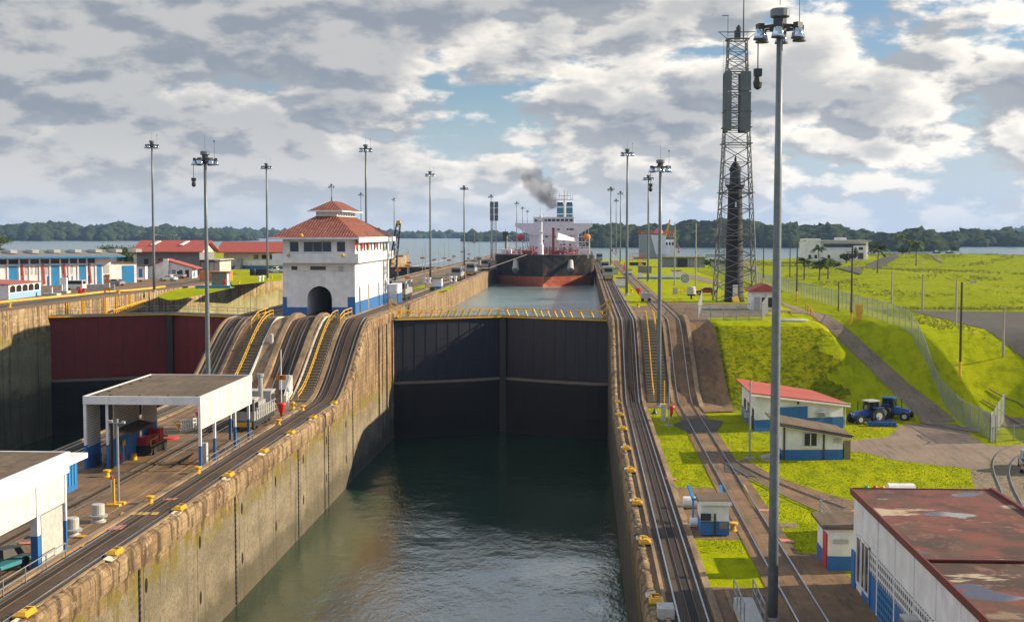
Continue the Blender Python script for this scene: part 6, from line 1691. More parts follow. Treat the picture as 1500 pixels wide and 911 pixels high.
for x in (0.9, 4.9):
    f = MB().box(x, x + 2.8, BY + 18, BY + 23, 25, 32.8).build('funnel', plain('funnel blue', (.03, .16, .24), .5) if x < 1.5 else bpy.data.materials['funnel blue'], SHIP)
    [MB().box(x - .03, x + 2.83, BY + 17.96, BY + 23.03, a_, a_ + .5).build('funnel_band', M['shipwhite'], f) for a_ in (31.4, 28.4)]
    MB().box(x + .2, x + 2.6, BY + 18.2, BY + 22.8, 32.8, 33.7).build('funnel_top', M['black'], f)
b = MB().tube((4.3, BY + 4, 27.2), (4.3, BY + 4, 38.5), .35, .15, 8).beam((.6, BY + 4, 34.5), (8, BY + 4, 34.5), .3).beam((1.6, BY + 4, 36.2), (7, BY + 4, 36.2), .2)
for dx, h in ((-3.5, 3), (-2.6, 2), (-2, 5.2), (-1, 3), (2.6, 4.6), (3.4, 3.4), (1.4, 6), (.8, 4)): b.beam((4.3 + dx, BY + 4, 34.5), (4.3 + dx, BY + 4, 34.5 + h * .6), .16)
b.build('radar_mast', M['rimgrey'], SHIP)
b = MB().lathe([(.95, 13.5), (.9, 17), (.62, 17.2), (.5, 26)], (-.9, 9, 0), 12).box(-1.9, .1, 8.2, 9.8, 20.6, 20.9).box(-2.0, .2, 8, 10, 24.4, 24.7).tube((-.9, 9, 26), (-.9, 9, 28.6), .12, n=6).box(-2.4, -1.7, 8.6, 9.2, 24.8, 25.5).box(-.1, .7, 8.6, 9.2, 25, 25.6)
b.build('foremast', M['shipwhite'], SHIP)
b = MB()
for k in range(46):
    x = random.uniform(-14, 14); y = random.uniform(14, 120); h = random.uniform(2.0, 4.5); b.beam((x, y, 12.7), (x, y, 12.7 + h), .22)
    if k % 3 == 0: b.beam((x, y, 12.7 + h), (x + random.uniform(-3, 3), y, 12.7 + h), .2)
o = b.build('deck_posts', M['cream'], SHIP); o['kind'] = 'stuff'
for s_ in (-1, 1):
    MB().box(s_ * 5 - 1.2, s_ * 5 + 1.2, 6, 8, 13.6, 15.0).tube((s_ * 5 - 1.6, 7, 14.5), (s_ * 5 + 1.6, 7, 14.5), .55, n=10).build('windlass', M['deckred'], SHIP)
    MB().tube((s_ * 14.6, 60, 12.6), (s_ * 14.6, 60, 19.5), .3, .2, 8).beam((s_ * 14.6, 60, 19), (s_ * 11, 60, 16.2), .2).build('derrick', M['cream'], SHIP)
b = MB()
b.box(2.3, 3.2, 76, 77, 12.6, 20.9).box(9.0, 9.5, 76, 76.6, 12.6, 18.4).hexa([(2.8, 73, 17.9), (9.4, 73, 17.3), (9.4, 84, 17.9), (2.8, 84, 19.6)], [(2.8, 73, 18.1), (9.4, 73, 17.5), (9.4, 84, 18.5), (3.2, 84, 20.6)]).beam((9.3, 76.3, 12.6), (7.6, 76.3, 18), .25)
b.build('deck_crane', M['white'], SHIP)
MB().box(1.1, 2.0, 72, 73, 12.6, 22.5).build('hose_post', M['deckred'], SHIP)
for s_ in (-1, 1):
    for k in range(3): MB().box(s_ * 4.4 - .45, s_ * 4.4 + .45, BY - .06, BY - .01, 14.2 + k * 1.5 - .3, 14.2 + k * 1.5 + .3).build('porthole_window', M['window'], SHIP)
for s_ in (-1, 1): MB().box(s_ * 12.6 - 1.6, s_ * 12.6 + 1.6, 22, 26, 12.7, 15.3).build('deck_house', M['shipwhite'], SHIP)
b = MB()
for k in range(330):
    x = random.uniform(-12.5, 12.5); y = random.uniform(16, 110); h = random.uniform(.6, 3.2)
    if random.random() < .5: b.beam((x, y, 12.7), (x, y, 12.7 + h), .18)
    else: b.beam((x, y, 12.9 + h * .5), (x + random.uniform(-3, 3), y + random.uniform(-2, 6), 12.9 + h * .5), .25)
o = b.build('deck_piping', M['deckred'], SHIP); o['kind'] = 'stuff'
b = MB()
for k in range(45):
    x = random.uniform(-14.5, 14.5); y = random.uniform(4, 90); b.box(x, x + .5, y, y + .4, 12.6, 13.4 + random.random() * 1.3)
o = b.build('deck_fittings', M['shipwhite'], SHIP); o['kind'] = 'stuff'
tag(MB().beam((-36.5, 386, 9.8), (-29.2, 392, 10.0), .09).beam((-29.2, 392, 10.0), (SX - 5, SY + 1.5, 13.9), .09).build('towing_cable', M['rimgrey']), 'towing cable slung from the bow to the left locomotives', 'cable')

# ================================================================== LOCOMOTIVES
def loco(x, y, z, label, rz=0):
    t = thing('towing_locomotive', label, 'locomotive', (x, y, z), rz, 'silver towing locomotives')
    MB().box(-1.15, 1.15, -4.6, 4.6, .45, 1.1).build('chassis', M['darkmetal'], t)
    MB().box(-1.2, 1.2, -2.6, 2.6, 1.1, 2.2).box(-.9, .9, -1.6, 1.6, 2.21, 2.7).build('machinery_body', M['silver'], t)
    for s_ in (-1, 1):
        c = MB().box(-1.2, 1.2, min(s_*2.65, s_*4.5), max(s_*2.65, s_*4.5), 1.1, 3.3).build('driver_cab', M['silver'], t)
        MB().box(-1.0, 1.0, min(s_*4.5, s_*4.54), max(s_*4.5, s_*4.54), 2.1, 3.0).box(-1.24, -1.2, min(s_*2.9, s_*4.3), max(s_*2.9, s_*4.3), 2.1, 3.0).box(1.2, 1.24, min(s_*2.9, s_*4.3), max(s_*2.9, s_*4.3), 2.1, 3.0).build('cab_window', M['window'], c)
        MB().box(-1.3, 1.3, min(s_*2.55, s_*4.65), max(s_*2.55, s_*4.65), 3.3, 3.42).build('cab_roof', M['rimgrey'], c)
        MB().box(-.9, .9, min(s_*4.6, s_*4.75), max(s_*4.6, s_*4.75), .5, 1.0).build('buffer_beam', M['yellow'], t)
    for yy in (-3.4, -1.9, 1.9, 3.4):
        for s_ in (-1, 1): MB().tube((s_*.7, yy, .42), (s_*.95, yy, .42), .42, n=12).build('wheel', M['darkmetal'], t)
    return t
L_ = loco(-35.7, 137.6, .06, 'silver locomotive with crane mast parked beyond the complete canopy')
b = MB()
for k in range(9):
    for z in (1.15, 1.75, 2.3): b.beam((1.25, -3.8 + k * .95, z), (1.25, -2.9 + k * .95, z), .09)
    b.beam((1.25, -3.8 + k * .95, .9), (1.25, -3.8 + k * .95, 2.4), .09)
b.build('guard_cage', M['silver'], L_)
MB().lathe([(.28, 2.7), (.25, 5.0), (.4, 5.1), (.4, 5.4)], (.3, 1.8, 0), 10).build('crane_mast', M['silver'], L_)
for yy in (-3, 2): MB().tube((-1.3, yy, .9), (-1.2, yy, .9), .45, n=14).build('yellow_disc', M['yellow'], L_)
for px, py, xx, lab in [(584, 441, None, 'silver and dark locomotive just right of the control house annex'), (687, 412, -32.0, 'nearest of the locomotives on the left of the tanker'),
                        (699, 404, -32.0, 'middle locomotive on the left of the tanker'), (708, 396, -32.0, 'farthest locomotive on the left of the tanker'),
                        (887, 411, 5.9, 'nearest locomotive on the right of the tanker bow'), (884, 400.5, 5.9, 'second locomotive on the right of the tanker bow'), (879, 384, 5.9, 'farthest locomotive on the right of the tanker')]:
    x, y = at(px, py, UP); dz = .06
    loco(xx if xx is not None else x, y + 4.7, UP + dz, lab)

# ================================================================== THINGS ALONG THE CENTRE WALL
t = thing('crane_boom', 'black lattice crane boom with yellow tip rising behind the control house', 'crane', (*at(578, 424, UP), UP))
b = MB(); base = Vector((-1, 0, 0)); tipv = Vector((.9, 0, 14.0))
for i in range(4):
    o1 = Vector(((.9, .9, -.9, -.9)[i], (.9, -.9, -.9, .9)[i], 0)); o2 = o1 * .45
    b.beam(base + o1, tipv + o2, .16)
for k in range(14):
    p = base.lerp(tipv, k / 14); q = base.lerp(tipv, (k + 1) / 14); a = .9 * (1 - .55 * k / 14)
    b.beam(p + Vector((-a, -a, 0)), q + Vector((a, -a, 0)), .1).beam(p + Vector((a, -a, 0)), q + Vector((-a, -a, 0)), .1).beam(p + Vector((a, -a, 0)), q + Vector((a, a, 0)), .1)
b.build('lattice', M['black'], t); MB().box(.5, 1.3, -.4, .4, 13.6, 14.6).build('tip', M['yellow'], t); MB().box(-2.2, 1.2, -1.3, 1.3, 0, 1.8).build('cab', M['darkmetal'], t)
for px, bt, pt, pb, hw_, lab in ((724, 380, 295, 323, 6.0, 'lattice post with tall grey panels left of the tanker'),):
    Y = FPX / 3.42; x, _ = atY(px, 340, Y); t = thing('panel_tower', lab, 'tower', (x, Y, UP))
    b = MB()
    for sx in (-.8, .8):
        for sy in (-.8, .8): b.beam((sx, sy, 0), (sx, sy, 25), .2)
    for k in range(14):
        z = k * 1.25
        b.beam((-.8, -.8, z), (.8, -.8, z + 1.25), .14).beam((.8, -.8, z), (-.8, -.8, z + 1.25), .14)
    b.build('lattice', M['galv'], t)
    for sx in (-.95, .95):
        for k in range(3): MB().box(sx - .82, sx + .82, -1.1, -.9, 17.0 + k * 2.75, 19.6 + k * 2.75).build('panel', M['panel'], t)
Y = FPX / 3.6; x, _ = atY(740.5, 340, Y); t = thing('signal_board', 'dark green signal board on a post just left of the tanker', 'sign', (x, Y, UP))
MB().box(-1.1, 1.1, -.2, .2, 8.6, 12.4).build('board', plain('dark green board', (.02, .06, .05)), t); MB().tube((0, 0, 0), (0, 0, 8.6), .25, n=8).tube((0, 0, 12.4), (0, 0, 13.4), .1, n=6).build('post', M['darkmetal'], t)
t = thing('domed_cabin', 'small pale cabin with a wide flat cap beside the locomotives left of the tanker', 'cabin', (*at(702, 389, UP), UP))
MB().lathe([(.8, 0), (.8, 2.6), (.9, 2.7)], n=12).build('wall', M['rimgrey'], t); MB().lathe([(1.9, 2.7), (1.9, 2.9), (.6, 3.3), (.1, 3.4)], n=12).tube((0, 0, 3.4), (0, 0, 8), .08, n=6).build('roof', M['grey'], t)
o = tag(MB().box(-.7, .7, -.5, .5, 0, 1.5).build('red_cabinet', M['red']), 'dark red cabinet on the lawn edge by the nearest left locomotive', 'cabinet'); o.location = (*at(678, 409, UP), UP)
for px, py, lab in ((626, 415, 'first pair of white pipe vents left of the white hut'), (664, 413, 'white pipe vents right of the white hut')):
    o = MB().lathe([(.3, 0), (.3, 1.0), (.5, 1.1), (.4, 1.4)], (-.6, 0, 0), 10).lathe([(.3, 0), (.3, 1.0), (.5, 1.1), (.4, 1.4)], (.5, .4, 0), 10).box(-.9, .9, -.3, .7, 0, .15).build('pipe_vent', M['white']); o.location = (*at(px, py, UP), UP); tag(o, lab, 'vent')

# ================================================================== LEFT BANK BUILDINGS
def plane_px(px, P, d):                  # distance along the facade line for a photo column
    r = ray(px, 400); a = np.array([[r.x, -d[0]], [r.y, -d[1]]]); s_, t_ = np.linalg.solve(a, np.array(P, float)); return t_
P2 = at(163, 416, LEFTZ); P1 = at(0, 420, LEFTZ)
dv = Vector((P2[0] - P1[0], P2[1] - P1[1])); LN = dv.length; dv.normalize()
ORG = (P1[0] - dv.x * 14, P1[1] - dv.y * 14); LW = LN + 14
WH = thing('warehouse', 'long white warehouse with blue doors and a low grey roof on the left bank', 'warehouse', (*ORG, LEFTZ), math.atan2(dv.y, dv.x))
f = lambda px: plane_px(px, ORG, (dv.x, dv.y))
MB().box(0, LW, 0, 20, 0, 6.0).build('wall', M['white'], WH)
b = MB().hexa([(-1, -2.2, 6.05), (LW + 2.5, -2.2, 6.05), (LW + 2.5, 10, 7.3), (-1, 10, 7.3)], [(-1, -2.2, 6.25), (LW + 2.5, -2.2, 6.25), (LW + 2.5, 10, 7.5), (-1, 10, 7.5)])
b.hexa([(-1, 10, 7.3), (LW + 2.5, 10, 7.3), (LW + 2.5, 21, 6.3), (-1, 21, 6.3)], [(-1, 10, 7.5), (LW + 2.5, 10, 7.5), (LW + 2.5, 21, 6.5), (-1, 21, 6.5)])
b.build('roof', M['grey'], WH)
MB().box(-1, LW + 2.5, -2.32, -2.2, 5.95, 6.3).build('blue_fascia', M['bluebright'], WH)
for a, c in ((12, 25), (74, 86), (114, 125), (139.5, 149)):
    MB().box(f(a), f(c), -.07, 0, 0, 4.3).build('blue_door', M['bluebright'], WH)
MB().box(.1, f(140), -.05, 0, 4.7, 5.7).build('clerestory_window', M['window'], WH)
b = MB()
for p in (-5, 10, 27, 42, 57, 72, 87, 100, 113, 126, 139): b.box(f(p), f(p) + .35, -.15, -.06, 0, 5.9)
for q in b.f[::6]: pass
b.build('pilaster', M['white'], WH)
for a in (33, 63.5, 94.5, 131.5): MB().hexa([(f(a), -.3, .3), (f(a) + .35, -.3, .3), (f(a) + .35, -.1, .3), (f(a), -.1, .3)], [(f(a) - .3, -.3, 4.6), (f(a) + .05, -.3, 4.6), (f(a) + .05, -.1, 4.6), (f(a) - .3, -.1, 4.6)]).build('red_banner', M['red'], WH)
for a, c in ((28, 32), (37, 48), (52, 60), (66, 71), (88, 96), (100, 107), (127, 131), (152, 160)): MB().box(f(a), f(c), -.05, 0, 2.4, 4.3).build('louvre', M['rimgrey'], WH)
for a, c in ((69, 71.5), (128, 130.5), (152, 153.5), (98, 99.5), (105, 106.5)): MB().box(f(a), f(c), -.06, 0, .1, 2.0).build('side_door', M['blue'], WH)
for k in range(9): MB().box(8 + k * 4.6, 9.4 + k * 4.6, 3.0, 8.0, 6.95, 7.65).build('skylight', M['rimgrey'], WH)
RW2 = gable_house('back_shed', 'red roofed shed peeping over the warehouse roof', *at(2, 404, LEFTZ), LEFTZ, 31, 12, 5.3, 1.0, math.atan2(dv.y, dv.x))
# low pavilion near the camera
PP = at(13, 439, LEFTZ); PQ = at(60, 433, LEFTZ); d2 = Vector((PQ[0] - PP[0], PQ[1] - PP[1])); l2 = d2.length; a2 = math.atan2(d2.y, d2.x)
PV = thing('rest_pavilion', 'low white and pale blue pavilion with arched windows and brown red roof', 'building', (*PP, LEFTZ), a2)
MB().box(0, l2, 0, 8, 0, 2.5).build('wall', M['white'], PV); MB().box(.3, l2 - .05, -.03, 0, .0, 1.05).build('pale_blue_base', plain('pale blue', (.25, .42, .70)), PV)
MB().hexa([(-.3, -.3, 2.55), (l2 + .2, -.3, 2.55), (l2 + .2, 8.3, 2.55), (-.3, 8.3, 2.55)], [(-.3, -.3, 2.62), (l2 + .2, -.3, 2.62), (l2 - 1, 8.3, 3.0), (-.3, 8.3, 3.0)]).build('roof', M['redroof'], PV)
for k in range(5):
    x = .5 + k * (l2 - .8) / 5; w = (l2 - .8) / 5 - .35; b = MB(); q = [(x, 1.15), (x + w, 1.15), (x + w, 1.9)] + [(x + w / 2 + w / 2 * math.cos(a), 1.9 + .45 * math.sin(a)) for a in np.linspace(.4, 2.74, 6)] + [(x, 1.9)]
    b.poly([(p[0], -.02, p[1]) for p in q]); b.build('arched_window', M['window'], PV)
hut(178, 414.5, LEFTZ, 7.0, 6, 4.4, 'white block with a tall blue door just right of the warehouse', basem='white', rz=a2 * .4, name='garage')
g_ = bpy.data.objects['garage']; MB().box(.2, 2.9, -.06, 0, 0, 3.9).build('blue_door', M['bluebright'], g_)
g2 = hut(203, 409.5, LEFTZ, 3.2, 4, 3.2, 'small white block with narrow red and blue doors behind the parked pickups', basem='white', rz=.2, name='garage'); MB().box(-1.2, -.7, -.05, 0, 0, 2.6).build('red_door', M['red'], g2); MB().box(.1, .9, -.05, 0, 0, 2.6).build('pale_door', M['bluebright'], g2)
g3 = hut(232, 400, LEFTZ, 14, 6, 5.2, 'plain white storage block with small blue door below the dark grey hall', basem='white', name='garage'); MB().box(5.4, 6.6, -.05, 0, 1.6, 4.2).build('blue_door', M['bluebright'], g3)
# grey hall with red gable roof
HX = at(197, 402, LEFTZ)
GH = thing('grey_hall', 'dark grey hall with a red gable roof and lean-to porch on the left bank', 'building', (-134, 340, LEFTZ), 0)
def span(px1, px2, Y): return atY(px1, 360, Y)[0], atY(px2, 360, Y)[0]
gx0, gx1 = span(200, 292, 345); GH.location = (gx0, 345, LEFTZ)
w = gx1 - gx0
MB().box(0, w, 0, 14, 0, 6.0).build('wall', M['grey'], GH)
MB().xprism([(-1.5, 6.0), (7, 9.0), (15.5, 6.0), (7, 9.25), (-1.5, 6.25)][:3] + [(15.5, 6.25), (7, 9.25), (-1.5, 6.25)], -1.2, w + 1.2).build('roof', M['redroof'], GH)
MB().xprism([(0, 6.0), (14, 6.0), (7, 8.6)], w - .3, w).build('gable', M['cream'], GH)
for k in range(3): MB().box(2 + k * 4, 3.2 + k * 4, -.05, 0, 2.8, 4.3).build('window', M['window'], GH)
for k in range(2): MB().hexa([(3 + k * 8, 2.5, 7.9), (4 + k * 8, 2.5, 7.9), (5 + k * 8, 5.5, 8.9), (4 + k * 8, 5.5, 8.9)], [(3 + k * 8, 2.5, 8.1), (4 + k * 8, 2.5, 8.1), (5 + k * 8, 5.5, 9.1), (4 + k * 8, 5.5, 9.1)]).build('roof_vent', M['white'], GH)
b = MB().box(w + .01, w + 5, 1, 13, 0, 3.4); b.build('annex', M['cream'], GH); MB().box(w - .2, w + 5.6, .2, 14, 3.9, 4.1).build('porch_roof', M['rimgrey'], GH)
for k in range(4): MB().box(w + 1 + k * 1.4, w + 1.15 + k * 1.4, .3, .45, 0, 3.9).build('porch_post', M['wood'], GH)
x3, x4 = span(318, 425, 400)
RH = thing('red_roofed_hall', 'cream hall with blue base and long red roof, left of the control house', 'building', (x3, 400, LEFTZ), 0)
w = x4 - x3
MB().box(2, w, 0, 12, 0, 4.9).build('wall', M['cream'], RH); MB().box(8, w, -.04, 0, 1.2, 2.7).build('white_band', M['white'], RH); MB().box(4, w, -.06, 0, 0, 1.0).build('blue_base', M['blue'], RH)
MB().xprism([(-2, 5.0), (6, 8.2), (14, 5.0), (14, 5.3), (6, 8.5), (-2, 5.3)], 0, w + 1).build('roof', M['redroof'], RH)
MB().xprism([(-.1, 0), (-.1, 3.2), (-.3, 3.2), (-4.2, 0)], 6.5, 8).build('outside_stairs', M['greyconc'], RH)
for k in range(4): MB().box(11.5 + k * 2.6, 13 + k * 2.6, -.05, 0, 3.1, 4.4).build('window', M['window'], RH)
# guard house and kiosks
gx0, gx1 = span(216, 250, 318); gz = thing('guard_house', 'white guard house with brown red gable roof beside the parked cars', 'building', (gx0, 316, LEFTZ), .12)
w = 11.5
MB().box(0, w, 0, 7, 0, 2.6).build('wall', M['white'], gz); MB().yprism([(-.8, 2.45), (w * .42, 4.6), (w + 1.2, 2.3), (w + 1.2, 2.5), (w * .42, 4.85), (-.8, 2.65)], -.6, 7.6).build('roof', M['redroof'], gz)
MB().yprism([(0, 2.6), (w, 2.6), (w * .42, 4.4)], 0, .3).build('gable', M['white'], gz)
for k in range(3): MB().box(6.6 + k * 1.6, 7.5 + k * 1.6, -.05, 0, .3, 2.1).build('window', M['window'], gz)
MB().box(4.6, 5.8, -.9, -.3, 0, 4.9).build('white_column', M['white'], gz)
k1 = hut(321, 420, LEFTZ, 3.2, 3, 2.9, 'grey lock kiosk with white door on the left bank coping', wallm='grey', basem='grey', name='kiosk'); MB().box(1.62, 1.68, .3, 1.6, .2, 2.6).build('white_door', M['white'], k1)
o = tag(MB().lathe([(.1, .1), (.2, .5), (.5, 1.2), (.5, 1.5), (.1, 1.55)], n=12).build('red_funnel', M['red']), 'red funnel marker in front of the grey left bank kiosk', 'marker'); o.location = (*at(329, 420.5, LEFTZ), LEFTZ)
o = tag(MB().box(0, 7.5, 0, 2, 0, 2.2).build('container', M['orange']), 'brown orange container behind the guard house', 'container'); o.location = (*at(292, 411, LEFTZ), LEFTZ)
o = tag(MB().box(0, 4.5, 0, 1.2, 0, 1.7).lathe([(.5, 0), (.6, 1.2), (.3, 1.9)], (1.2, -.4, 0), 10).build('black_equipment', M['black']), 'black equipment box on the left bank lawn near the house', 'box'); o.location = (*at(366, 403.5, LEFTZ), LEFTZ)
o = tag(MB().box(0, 7.2, 0, .8, 0, .6).build('blue_trough', M['bluebright']), 'low pale blue trough on the left bank coping by the kiosk', 'trough'); o.location = (*at(286, 422.5, LEFTZ), LEFTZ)
for px, py, lab in ((324, 391, 'red cabinets on the bank lawn by the porch of the grey hall'),):
    o = tag(MB().box(0, .9, 0, .6, 0, 1.3).box(1.2, 2.0, 0, .6, 0, 1.3).build('red_cabinets', M['red']), lab, 'cabinet'); o.location = (*at(px, py, LEFTZ), LEFTZ)
for px, py, lab in ((380, 412.5, 'white pipe vent on the left bank, first from the kiosk'), (385, 411.5, 'white pipe vent on the left bank beside the first one')):
    o = MB().lathe([(.25, 0), (.25, .9), (.45, 1.0), (.35, 1.3)], n=10).build('pipe_vent', M['white']); o.location = (*at(px, py, LEFTZ), LEFTZ); tag(o, lab, 'vent')
for px, py, lab in ((72, 434, 'grey valve stand farther along the bank beside the pavilion'), (87, 430, 'grey valve stand right of the first, on the bank')):
    o = MB().box(-1.4, 1.4, 0, 2.0, .0, .5).box(-.3, .3, .5, 1, .5, 1.6).build('valve_stand', M['rimgrey']); o.location = (*at(px, py, LEFTZ), LEFTZ); tag(o, lab, 'valve stand')
o = tag(MB().box(-.6, .6, -.3, .3, 0, 2.9).build('white_column', M['white']), 'white square column between valve stands and the minibus', 'column'); o.location = (*at(94, 429.5, LEFTZ), LEFTZ)
t = thing('notice_wall', 'low pale notice wall beside the orange striped post', 'wall', (*at(140, 427, LEFTZ), LEFTZ), .15)
MB().box(-1.6, 3.6, 0, .3, .1, 1.3).build('panel', M['rimgrey'], t)
t = thing('striped_post', 'orange and white striped post on the left bank road edge', 'post', (*at(158, 428, LEFTZ), LEFTZ))
MB().box(-.4, .4, -.2, .2, 0, 3.2).build('post', M['rimgrey'], t); MB().box(-.55, .55, -.25, -.21, 1.8, 2.5).box(-.55, .55, -.25, -.21, .2, .9).box(-.5, .5, -.25, -.21, 2.8, 3.4).build('orange_board', M['orange'], t)
o = tag(MB().lathe([(.2, 0), (.4, .3), (.5, .9), (.2, 1.3)], n=10).box(-.2, .9, -.2, .2, .6, 1.0).build('red_funnel', M['red']), 'red funnel marker on the yellow kerb of the left bank road', 'marker'); o.location = (*at(118, 432, LEFTZ), LEFTZ)
# kerb line painted yellow
q = [at(px, py, LEFTZ) for px, py in ((-30, 448), (0, 443.5), (60, 437.5), (112, 433), (150, 428.5), (190, 426), (215, 423.5), (240, 420.5))]
t = MB().extr([(p[0], p[1], LEFTZ) for p in q], .8, .28).build('yellow_kerb', M['yellow']); tag(t, 'long yellow painted kerb along the left bank road', 'kerb')
for px, py, lab in ((14, 450, 'yellow bollard on the left bank coping near the picture edge'), (174, 430, 'yellow bollard by the silver pickup on the left bank'), (350, 416, 'yellow bollard on the coping right of the grey kiosk'), (398, 408, 'yellow bollard on the left bank coping at the house')):
    bollard(px, py, lab, LEFTZ)
# yellow ladders and beam on the lock wall
for i, px in enumerate((97, 121, 153, 170, 190)):
    x, y = at(px, 446 if px < 150 else 443, LEFTZ); X_ = LB; r = ray(px, 445); yy = LB / r.x * r.y
    b = MB()
    for s_ in (-.4, .4): b.beam((LB + .12, yy + s_, 6.4), (LB + .12, yy + s_, 9.4), .18)
    for k in range(7): b.beam((LB + .12, yy - .4, 6.6 + k * .42), (LB + .12, yy + .4, 6.6 + k * .42), .1)
    b.build('wall_ladder', M['yellow'], lwall)
t = MB()
r0, r1 = ray(158, 455), ray(205, 455); ya0, yb0 = LB / r0.x * r0.y, LB / r1.x * r1.y
for z in (6.3, 7.4):
    t.beam((LB + .9, ya0, z - .3), (LB + .9, yb0, z + .6), .2)
for k in range(14):
    u0, u1 = k / 14, (k + 1) / 14
    t.beam((LB + .9, lerp(ya0, yb0, u0), 6.0 + .9 * u0), (LB + .9, lerp(ya0, yb0, u1), 7.1 + .9 * u1), .12)
    t.beam((LB + .9, lerp(ya0, yb0, u1), 6.0 + .9 * u1), (LB + .9, lerp(ya0, yb0, u0), 7.1 + .9 * u0), .12)
tag(t.build('truss_beam', M['yellow']), 'yellow lattice beam hanging on the lock wall above the dark red gates', 'beam')
# vehicles of the left bank
def lcar(px, py, rz, kind, paint, lab): return car(lab, *at(px, py, LEFTZ), LEFTZ + .02, R(rz), kind, paint, 'vehicles parked on the left bank')
lcar(194, 413, 165, 'pickup', 'cargrey', 'silver pickup nearest the yellow kerb on the left bank')
lcar(214, 407.5, 165, 'pickup', 'carwhite', 'white double cab parked behind the silver pickup')
lcar(234, 406.5, 180, 'suv', 'carblack', 'black off-roader with spare wheel beside the light mast')
lcar(246, 412, 170, 'car', 'carwhite', 'white low car right of the black off-roader')
lcar(257, 408, 170, 'pickup', 'cargrey', 'pale pickup half hidden before the guard house')
lcar(168, 418.5, 160, 'car', 'cargrey', 'grey hatchback behind the orange striped post')
lcar(108, 425, 175, 'van', 'carwhite', 'white minibus with blue roof beside the warehouse doors')
lcar(404, 400, 170, 'pickup', 'carwhite', 'white pickup on the bank lawn at the control house wall')
# lamp poles of the left bank
for px, py, top, lab in ((209, 395, 340, 'slim lamp pole in front of the grey hall, left'), (232, 388, 345, 'slim lamp pole between the light mast and grey hall'), (254, 392, 345, 'slim lamp pole over the guard house'), (291, 386, 343, 'slim lamp pole at the gable of the grey hall')):
    x, y = at(px, py, LEFTZ); s_ = (py - 340) / (CAM_Z - LEFTZ); h = (py - top) / s_
    t = thing('lamp_post', lab, 'lamp post', (x, y, LEFTZ)); MB().tube((0, 0, 0), (0, 0, h), .12, .08, 8).build('pole', M['darkmetal'], t)
    MB().beam((-.9, 0, h + .2), (.9, 0, h), .1).box(-1.3, -.7, -.15, .15, h + .1, h + .3).box(.7, 1.3, -.15, .15, h, h + .2).build('lamp_head', M['rimgrey'], t)

# ================================================================== WHITE VILLA, LAKE CRAFT
vx, vy = at(1180, 383, UP)
VL = thing('white_villa', 'large white two storey house with flat roofs behind the palms', 'building', (vx, vy, UP))
MB().box(0, 26.5, 4, 16, 0, 8.2).build('main_block', M['white'], VL)
MB().box(0, 6.5, 2, 3.99, 0, 9.4).box(0, 6.5, 4, 14, 8.21, 9.4).build('stair_block', M['white'], VL)
MB().box(6.6, 20, 0, 3.99, 0, 4.6).box(20.2, 24.6, -.5, 3.9, 0, 6.6).build('front_wing', M['white'], VL)
MB().box(5.8, 27.2, 1.5, 16.5, 8.21, 8.75).build('roof_slab', M['rimgrey'], VL)
MB().box(13.5, 18, 6, 10, 8.76, 9.9).build('roof_tank_room', M['white'], VL)
MB().box(8, 25.5, 3.9, 3.98, 5.8, 7.3).build('upper_window_band', M['window'], VL)
for x, z in ((1.5, 1.2), (4, 1.2), (9, 1.2), (14, 1.2), (18, 1.2)): MB().box(x, x + 1.1, 1.94 if x < 6 else -.06, 1.99 if x < 6 else -.01, z, z + 1.5).build('window', M['window'], VL)
MB().box(21.3, 23.6, -.57, -.51, 1.0, 3.6).build('brown_window', M['wood'], VL)
MB().box(21.6, 23.4, -.57, -.51, 4.8, 5.9).build('window', M['window'], VL)
o = tag(MB().box(0, 9, 0, .3, 0, 1.5).build('garden_wall', M['rimgrey']), 'low pale wall by the lake behind the lattice tower', 'wall'); o.location = (*at(1034, 377, UP), UP)
WB = thing('work_vessel', 'white work vessel with orange rails and pink dome moored beyond the lawn', 'ship', (*atY(962, 380, 640)[:1], 640, UPW))
MB().box(-11, 9.5, 0, 12, 0, 4.5).build('hull', M['grey'], WB)
MB().box(-8.5, -.5, 1, 8, 4.5, 15.8).build('grey_block', plain('blue grey block', (.27, .30, .34)), WB)
MB().box(-.4, 9, 2, 9, 4.5, 13.2).hexa([(-.4, 0, 6), (4, 0, 6), (4, 1.9, 6), (-.4, 1.9, 6)], [(-3, 0, 15.5), (4.5, 0, 15.5), (4.5, 1.9, 15.5), (-3, 1.9, 15.5)]).build('white_block', M['shipwhite'], WB)
b = MB()
for z in (16.6, 17.4): b.beam((-9, .6, z), (8.5, .6, z - .2), .22)
for k in range(12): b.beam((-9 + k * 1.55, .6, 15.6), (-9 + k * 1.55, .6, 17.5), .16)
for k in range(6): b.beam((3 + k, 1.2, 14.5), (4.5 + k * .8, 1.6, 18.5 - k * .4), .2)
b.build('orange_rail', M['orange'], WB)
MB().lathe([(2.2, 16.2), (2.0, 17.6), (1.1, 18.6), (.2, 19)], (1, 4, 0), 14).build('pink_dome', plain('pink', (.7, .16, .25)), WB)
MB().beam((4.2, 5, 13), (6.6, 5, 23), .7).build('jib', M['yellow'], WB)
MB().tube((-4, 4, 15.8), (-4, 4, 23), .15, n=6).beam((-4.5, 4, 15.8), (-.6, 4, 22), .15).build('mast', M['darkmetal'], WB)
for k in range(3): MB().box(4.5 + k * 1.5, 5.4 + k * 1.5, 1.94, 1.99, 10.5, 12).build('window', M['window'], WB)
